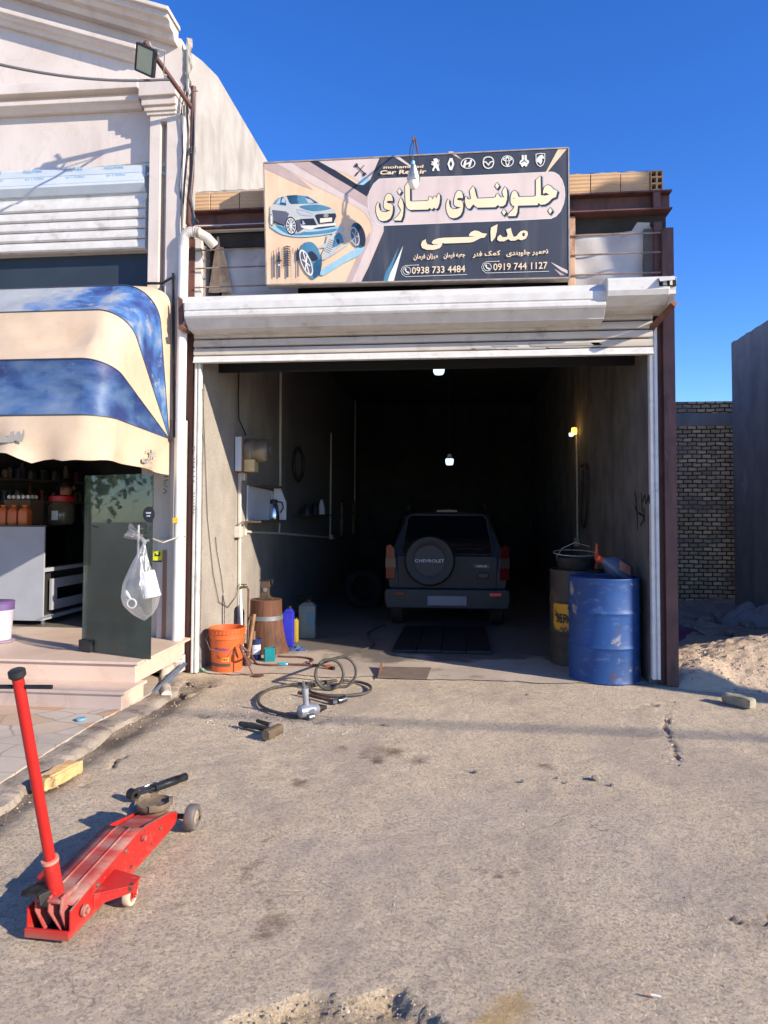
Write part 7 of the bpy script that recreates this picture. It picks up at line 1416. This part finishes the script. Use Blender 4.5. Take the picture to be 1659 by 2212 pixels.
for li, z in enumerate(lvl):
    for i in range(20):
        kind = 1 if (li == 2 or (i + li) % 7 == 3) else 0; src = tall if kind else base; lab = (('squat jar', 'tall bottle')[kind] + ' on the ' + ('lowest', 'middle', 'top')[li] + ' board of the dark jar rack'); pos = RA + rdir * (.06 + i * (rl - .1) / 20) + rn * (.09 + .04 * (i % 2)) + V((0, 0, z))
        o = src if first[kind] else src.copy()
        if not first[kind]:
            COL.objects.link(o)
            for ch in src.children:
                c_ = ch.copy(); COL.objects.link(c_); c_.parent = o
        first[kind] = False; o.location = pos; o.scale = (1, 1, rnd.uniform(.85, 1.2)); tag(o, lab, ('jar', 'bottle')[kind], ('jars', 'bottles')[kind] + ' on the ' + ('lowest', 'middle', 'top')[li] + ' rack board')
        jn += 1
for o in list(COL.objects):
    if o.name.startswith(('jar.', 'bottle.')) and o.parent is None and o.data.users > 0:
        o.material_slots[0].link = 'OBJECT'; o.material_slots[0].material = jarm[rnd.randrange(6)]
zt_c = zc_ + .015
bread = mat('orange bread bag', S(196, 104, 48), S(170, 86, 40), 9, .4)
brs = []
for i in range(3):
    p = V((cx0 + .10 + i * .12, cy0 + .1, zt_c)); mb = MB(); mb.lathe([(0, 0), (.05, .0), (.056, .02), (.054, .14), (.045, .17), (.02, .19), (.03, .21), (0, .21)], p, 16, sq=5)
    tag(mb.build('snack_jar', bread, None, smooth=50), 'orange snack bag standing in a row on the counter end', 'bag', 'orange snack bags on the shop counter')
eg = root('egg_tray', V((cx0 + .14, cy0 + .32, zt_c)), 'stacked tray of white eggs on the shop counter', 'egg tray'); mb = MB(); mb.bb((cx0 + .0, cy0 + .24, zt_c), (cx0 + .3, cy0 + .5, zt_c + .27)); mb.build('tray', mat('brown card tray', S(104, 78, 60), None, rough=.9), eg, bevel=.01)
mb = MB()
for i in range(5):
    for j in range(3): mb.lathe([(0, -.022), (.016, -.014), (.021, 0), (.016, .018), (0, .027)], V((cx0 + .035 + i * .055, cy0 + .28 + j * .07, zt_c + .295)), 10)
mb.build('eggs', mat('white egg', S(226, 220, 210), None, rough=.5), eg, smooth=60)
jr = root('candy_jar', V((cx1 - .15, cy0 + .55, zt_c)), 'big clear candy jar with a red lid on the shop counter', 'jar'); MB().lathe([(0, 0), (.13, 0), (.14, .03), (.14, .2), (.11, .25), (0, .25)], V((cx1 - .15, cy0 + .55, zt_c)), 24).build('glass_body', mat('dim jar glass', S(70, 76, 62), S(96, 80, 60), 18, .1), jr, smooth=40); MB().lathe([(.12, 0), (.13, .01), (.13, .06), (.11, .075), (0, .075)], V((cx1 - .15, cy0 + .55, zt_c + .25)), 24).build('lid', mat('red plastic lid', S(170, 26, 34), None, rough=.4), jr, smooth=40)
mb = MB(); c_ = V((cx1 - .15, cy0 + .55, zt_c)); mb.grid(lambda u, v: c_ + V((.143 * math.cos(ang0 - .3 + u * .5), .143 * math.sin(ang0 - .3 + u * .5), .05 + v * .1)), 6, 2); mb.build('label', mat('white jar label', S(210, 210, 206), None, rough=.6), jr)
# white bucket at the step
p = onz(2, 1390, FZ + .008) + FW * .1 - RT * .08; pk_ = root('paint_bucket', p, 'white paint bucket with a purple rim on the top shop step', 'bucket')
MB().lathe([(0, .02), (.105, .02), (.12, .27), (.125, .28), (.125, .35), (.13, .355), (.125, .36), (.117, .355), (.105, .05), (0, .05)], p, 32).build('body', mat('paint smeared white plastic', S(190, 184, 188), S(176, 168, 176), 5, .5, dirt=S(104, 78, 120), ds=7, dt=(.6, .66)), pk_, smooth=40)
MB().lathe([(.1275, .285), (.1275, .345), (.132, .35), (.132, .358), (.127, .362)], p, 32).build('purple_rim', mat('purple plastic rim', S(104, 80, 128), S(90, 66, 112), 9, .5), pk_, smooth=40)
MB().lathe([(.0, 0), (.135, 0), (.14, .012), (.1, .018), (0, .018)], p, 32).build('base_tray', mat('mauve tray', S(150, 130, 150), None, rough=.5), pk_, smooth=40)
# shop keeper
hp = ony(140, 1058, 8.5); q = V((hp.x, hp.y, FZ)); Hh = hp.z + .1 - FZ
per = root('person', q, 'dark haired person in dark clothes standing behind the shop counter, facing right', 'person')
sk_ = mat('skin', S(190, 136, 108), S(176, 122, 96), 8, .6); clo = mat('dark clothes', S(30, 30, 36), S(24, 24, 30), 8, .9)
def skinmesh(name, verts, edges, radii, m, par, rootv=0):
    me = bpy.data.meshes.new(name); me.from_pydata([V(v) for v in verts], edges, []); me.materials.append(m); o = bpy.data.objects.new(name, me); COL.objects.link(o); o.parent = par; ORG[o.name] = ORG[par.name]
    s_ = o.modifiers.new('skin', 'SKIN'); s_.use_smooth_shade = True
    for i, r_ in enumerate(radii): v = me.skin_vertices[0].data[i]; v.radius = r_ if isinstance(r_, tuple) else (r_, r_); v.use_root = (i == rootv)
    sb = o.modifiers.new('sub', 'SUBSURF'); sb.levels = 1; sb.render_levels = 1; return o
z0 = hp.z - .0 - FZ; sh_z = z0 - .2
vts = [(0, 0, z0 - .75), (0, 0, z0 - .5), (0, 0, sh_z - .02), (0, 0, z0 - .12), (.015, 0, z0 - .03), (.03, -.0, z0 + .06), (0, -.19, sh_z - .05), (.08, -.24, sh_z - .32), (.28, -.2, sh_z - .42), (0, .19, sh_z - .05), (.06, .24, sh_z - .32), (.26, .2, sh_z - .42), (0, -.1, .42), (0, -.11, .06), (0, .1, .42), (0, .11, .06)]
skinmesh('body', vts, [(0, 1), (1, 2), (2, 3), (3, 4), (4, 5), (2, 6), (6, 7), (7, 8), (2, 9), (9, 10), (10, 11), (0, 12), (12, 13), (0, 14), (14, 15)], [(.15, .12), (.15, .11), (.12, .1), .055, (.085, .07), (.085, .075), .06, .045, .035, .06, .045, .035, .075, .05, .075, .05], sk_, per)
skinmesh('shirt', [(0, 0, z0 - .82), (0, 0, z0 - .5), (0, 0, sh_z - .03), (0, -.2, sh_z - .06), (.085, -.25, sh_z - .33), (0, .2, sh_z - .06), (.065, .25, sh_z - .33), (0, 0, sh_z + .06)], [(0, 1), (1, 2), (2, 3), (3, 4), (2, 5), (5, 6), (2, 7)], [(.18, .14), (.18, .13), (.14, .12), .075, .055, .075, .055, .06], clo, per, 0)
skinmesh('trousers', [(0, 0, z0 - .76), (0, -.1, .45), (0, -.11, .03), (0, .1, .45), (0, .11, .03)], [(0, 1), (1, 2), (0, 3), (3, 4)], [(.17, .13), .09, .065, .09, .065], clo, per)
hd_ = q + V((0.012, 0, z0)); mb = MB(); mb.grid(lambda u, v: hd_ + V((.105 * math.sin(v * 1.75) * math.cos(u * 6.283) - .012, .092 * math.sin(v * 1.75) * math.sin(u * 6.283), .045 + .1 * math.cos(v * 1.75) - (.03 if math.cos(u * 6.283) < .2 else -.02) * v)), 24, 10); mb.build('hair', mat('black hair', S(18, 16, 16), None, rough=.7), per, smooth=60)
mb = MB(); fc = hd_ + V((.10, 0, .02)); mb.tube([fc + V((.0, 0, .03)), fc + V((.022, 0, -.005)), fc + V((.0, 0, -.012))], [.008, .014, .008], 8); mb.build('nose', sk_, per, smooth=60)
mb = MB(); 
for s_ in (-1, 1): mb.lathe([(0, -.008), (.009, 0), (0, .008)], hd_ + V((.092, s_ * .034, .03)), 8)
mb.build('eyes', black_plastic, per, smooth=60)
mb = MB(); 
for s_ in (-1, 1): mb.lathe([(0, -.025), (.014, -.01), (.016, .012), (0, .026)], hd_ + V((-.0, s_ * .088, .01)), 8)
mb.build('ears', sk_, per, smooth=60)
# ================================================================ PLASTIC BAG ON THE DOOR
MR = FW * -1
hk = DP + DD * (DL - .1) + UP * (DH + .0) + V((.05, -.07, 0)); k = dep(hk) / 1535
bag = root('plastic_bag', hk, 'clear plastic bag of white cups tied to the glass door handle', 'bag')
film_m = NT('thin clear plastic film'); _t = film_m
tr_ = _t.new('ShaderNodeBsdfTransparent', Color=(.95, .95, .95, 1)); tl2 = _t.new('ShaderNodeBsdfTranslucent', Color=(.9, .88, .86, 1)); gl2 = _t.new('ShaderNodeBsdfGlossy', Color=(1, 1, 1, 1), Roughness=.12); df2 = _t.new('ShaderNodeBsdfDiffuse', Color=(.85, .83, .81, 1))
bn = _t.bump(_t.noise(7, _t.co((1.5, 1.5, .35)), detail=5, dist=1.0), .8, .04)
for nd in (gl2, df2, tl2): _t.t.links.new(bn, nd.inputs['Normal'])
m1 = _t.new('ShaderNodeMixShader', Fac=.5, i1=tl2.outputs[0], i2=df2.outputs[0]); lw = _t.new('ShaderNodeLayerWeight', Blend=.35).outputs['Facing']
m2 = _t.new('ShaderNodeMixShader', Fac=_t.math('ADD', .16, _t.math('MULTIPLY', lw, .5)), i1=tr_.outputs[0], i2=m1.outputs[0]); m3 = _t.new('ShaderNodeMixShader', Fac=.07, i1=m2.outputs[0], i2=gl2.outputs[0]); _t.t.links.new(m3.outputs[0], _t.out.inputs['Surface'])
def bgf(u, v):   # v 0 top knot .. 1 bottom
    prof = [(0, .008), (.04, .012), (.15, .035), (.35, .085), (.55, .13), (.7, .148), (.82, .13), (.92, .08), (1, .004)]
    for (a_, ra), (b_, rb2) in zip(prof, prof[1:]):
        if v <= b_ + 1e-6: r_ = ra + (rb2 - ra) * (v - a_) / (b_ - a_); break
    a_ = u * 2 * math.pi; wr = 1 + (.10 * math.sin(a_ * 9 + 2 * math.sin(v * 4)) * (1 - v) ** 1.2 + .07 * noise.noise(V((math.cos(a_) * 2, math.sin(a_) * 2, v * 5))))
    sx_ = .0 - .035 * math.sin(v * 3.1) * (1 - v) ; low = .06 * max(0, v - .8) / .2
    return hk + RT * (r_ * wr * math.cos(a_) + sx_ - .028 * v + low * .6) + FW * (r_ * .72 * wr * math.sin(a_)) + V((0, 0, -.62 * v))
MB().grid(bgf, 56, 40).build('film', film_m.mat, bag, smooth=80)
mb = MB(); mb.grid(lambda u, v: hk + V((0, 0, .01)) + (-RT * .8 + UP * .42).normalized() * (.16 * v) + (UP * .7 + RT * .35) * ((u - .5) * .16 * v ** .7 + .012 * math.sin(u * 14) * v) + FW * (.02 * math.sin(u * 9 + v * 3)), 20, 8); mb.build('tied_top', film_m.mat, bag, smooth=80)
mb = MB(); mb.tube([hk, hk + RT * .03 + V((0, 0, .01)), DP + DD * (DL - .1) + UP * DH], .010, 8); mb.lathe([(.004, -.012), (.016, -.012), (.016, .012), (.004, .012)], hk + V((0, 0, -.004)), 10); mb.build('knot', film_m.mat, bag, smooth=60)
wp = mat('white plastic cup', S(226, 222, 218), None, rough=.4)
c = hk + RT * .055 + V((0, 0, -.33)) - FW * .02; cu_ = root('plastic_cup', c, 'white plastic cup standing upside down in the clear bag', 'cup')
MB(Matrix.Translation(c) @ Matrix.Rotation(R(-14), 4, V((0, 1, 0)))).lathe([(0, .10), (.052, .10), (.056, .09), (.062, -.1), (.066, -.1), (.066, -.106), (.058, -.106), (.05, .08), (0, .085)], (0, 0, 0), 24).build('cup_wall', wp, cu_, smooth=40)
c = hk - RT * .075 + V((0, 0, -.48)) - FW * .055; lp = root('cup_handle_ring', c, 'white ring shaped cup handle pressed against the clear bag', 'ring')
mb = MB(); mb.tube([c + RT * .035 * math.cos(t_) + UP * .035 * math.sin(t_) for t_ in [i * math.pi / 12 for i in range(24)]], .007, 8, closed=True); mb.build('ring', wp, lp, smooth=60); MB().tube([c + UP * .035 - RT * .01, c + UP * .07 - RT * .03, c + UP * .095 - RT * .05], [.009, .012, .014], 8).build('stem', wp, lp, smooth=60)

# ================================================================ STREET TREES beyond the left edge (seen only as reflections)
bark = mat('grey bark', S(92, 80, 68), S(66, 58, 50), 9, .9, 0, .4, 30); leafm = [mat('dark leaf', S(52, 74, 40), S(40, 60, 32), 5, .7), mat('light leaf', S(86, 106, 56), S(70, 90, 46), 5, .7)]
for i, (x, y, h_) in enumerate(((-15, 4.2, 5.2), (-19, 6.5, 6.0), (-17, .5, 5.6), (-14.5, 7.6, 4.6))):
    b_ = V((x, y, 0)); tr = root('street_tree', b_, ('short leafy street tree by the flagstones', 'tall street tree farthest along the shop row', 'leafy street tree nearest the road', 'small street tree close to the shop wall')[i], 'tree', 'street trees left of the shop')
    MB().tube([b_ - V((0, 0, .05)), b_ + V((.05, 0, h_ * .3)), b_ + V((-.05, .1, h_ * .55)), b_ + V((.05, 0, h_ * .8))], [.16, .12, .09, .04], 8).build('trunk', bark, tr, smooth=60)
    mb = MB()
    for _ in range(1500):
        d_ = V((rnd.gauss(0, 1), rnd.gauss(0, 1), rnd.gauss(0, 1))).normalized(); q = b_ + V((0, 0, h_ * .6)) + V((d_.x * 1.9, d_.y * 1.9, d_.z * h_ * .38)) * (rnd.random() ** .4) * (1 + .35 * noise.noise(d_ * 2 + V((i, 0, 0))))
        u_ = V((rnd.gauss(0, 1), rnd.gauss(0, 1), rnd.gauss(0, 1))).normalized() * .13; w_ = u_.cross(d_).normalized() * .08; mb.add([q - u_, q + w_, q + u_, q - w_], [(0, 1, 2, 3)], rnd.randrange(2))
    mb.build('crown', leafm, tr, fixn=False)
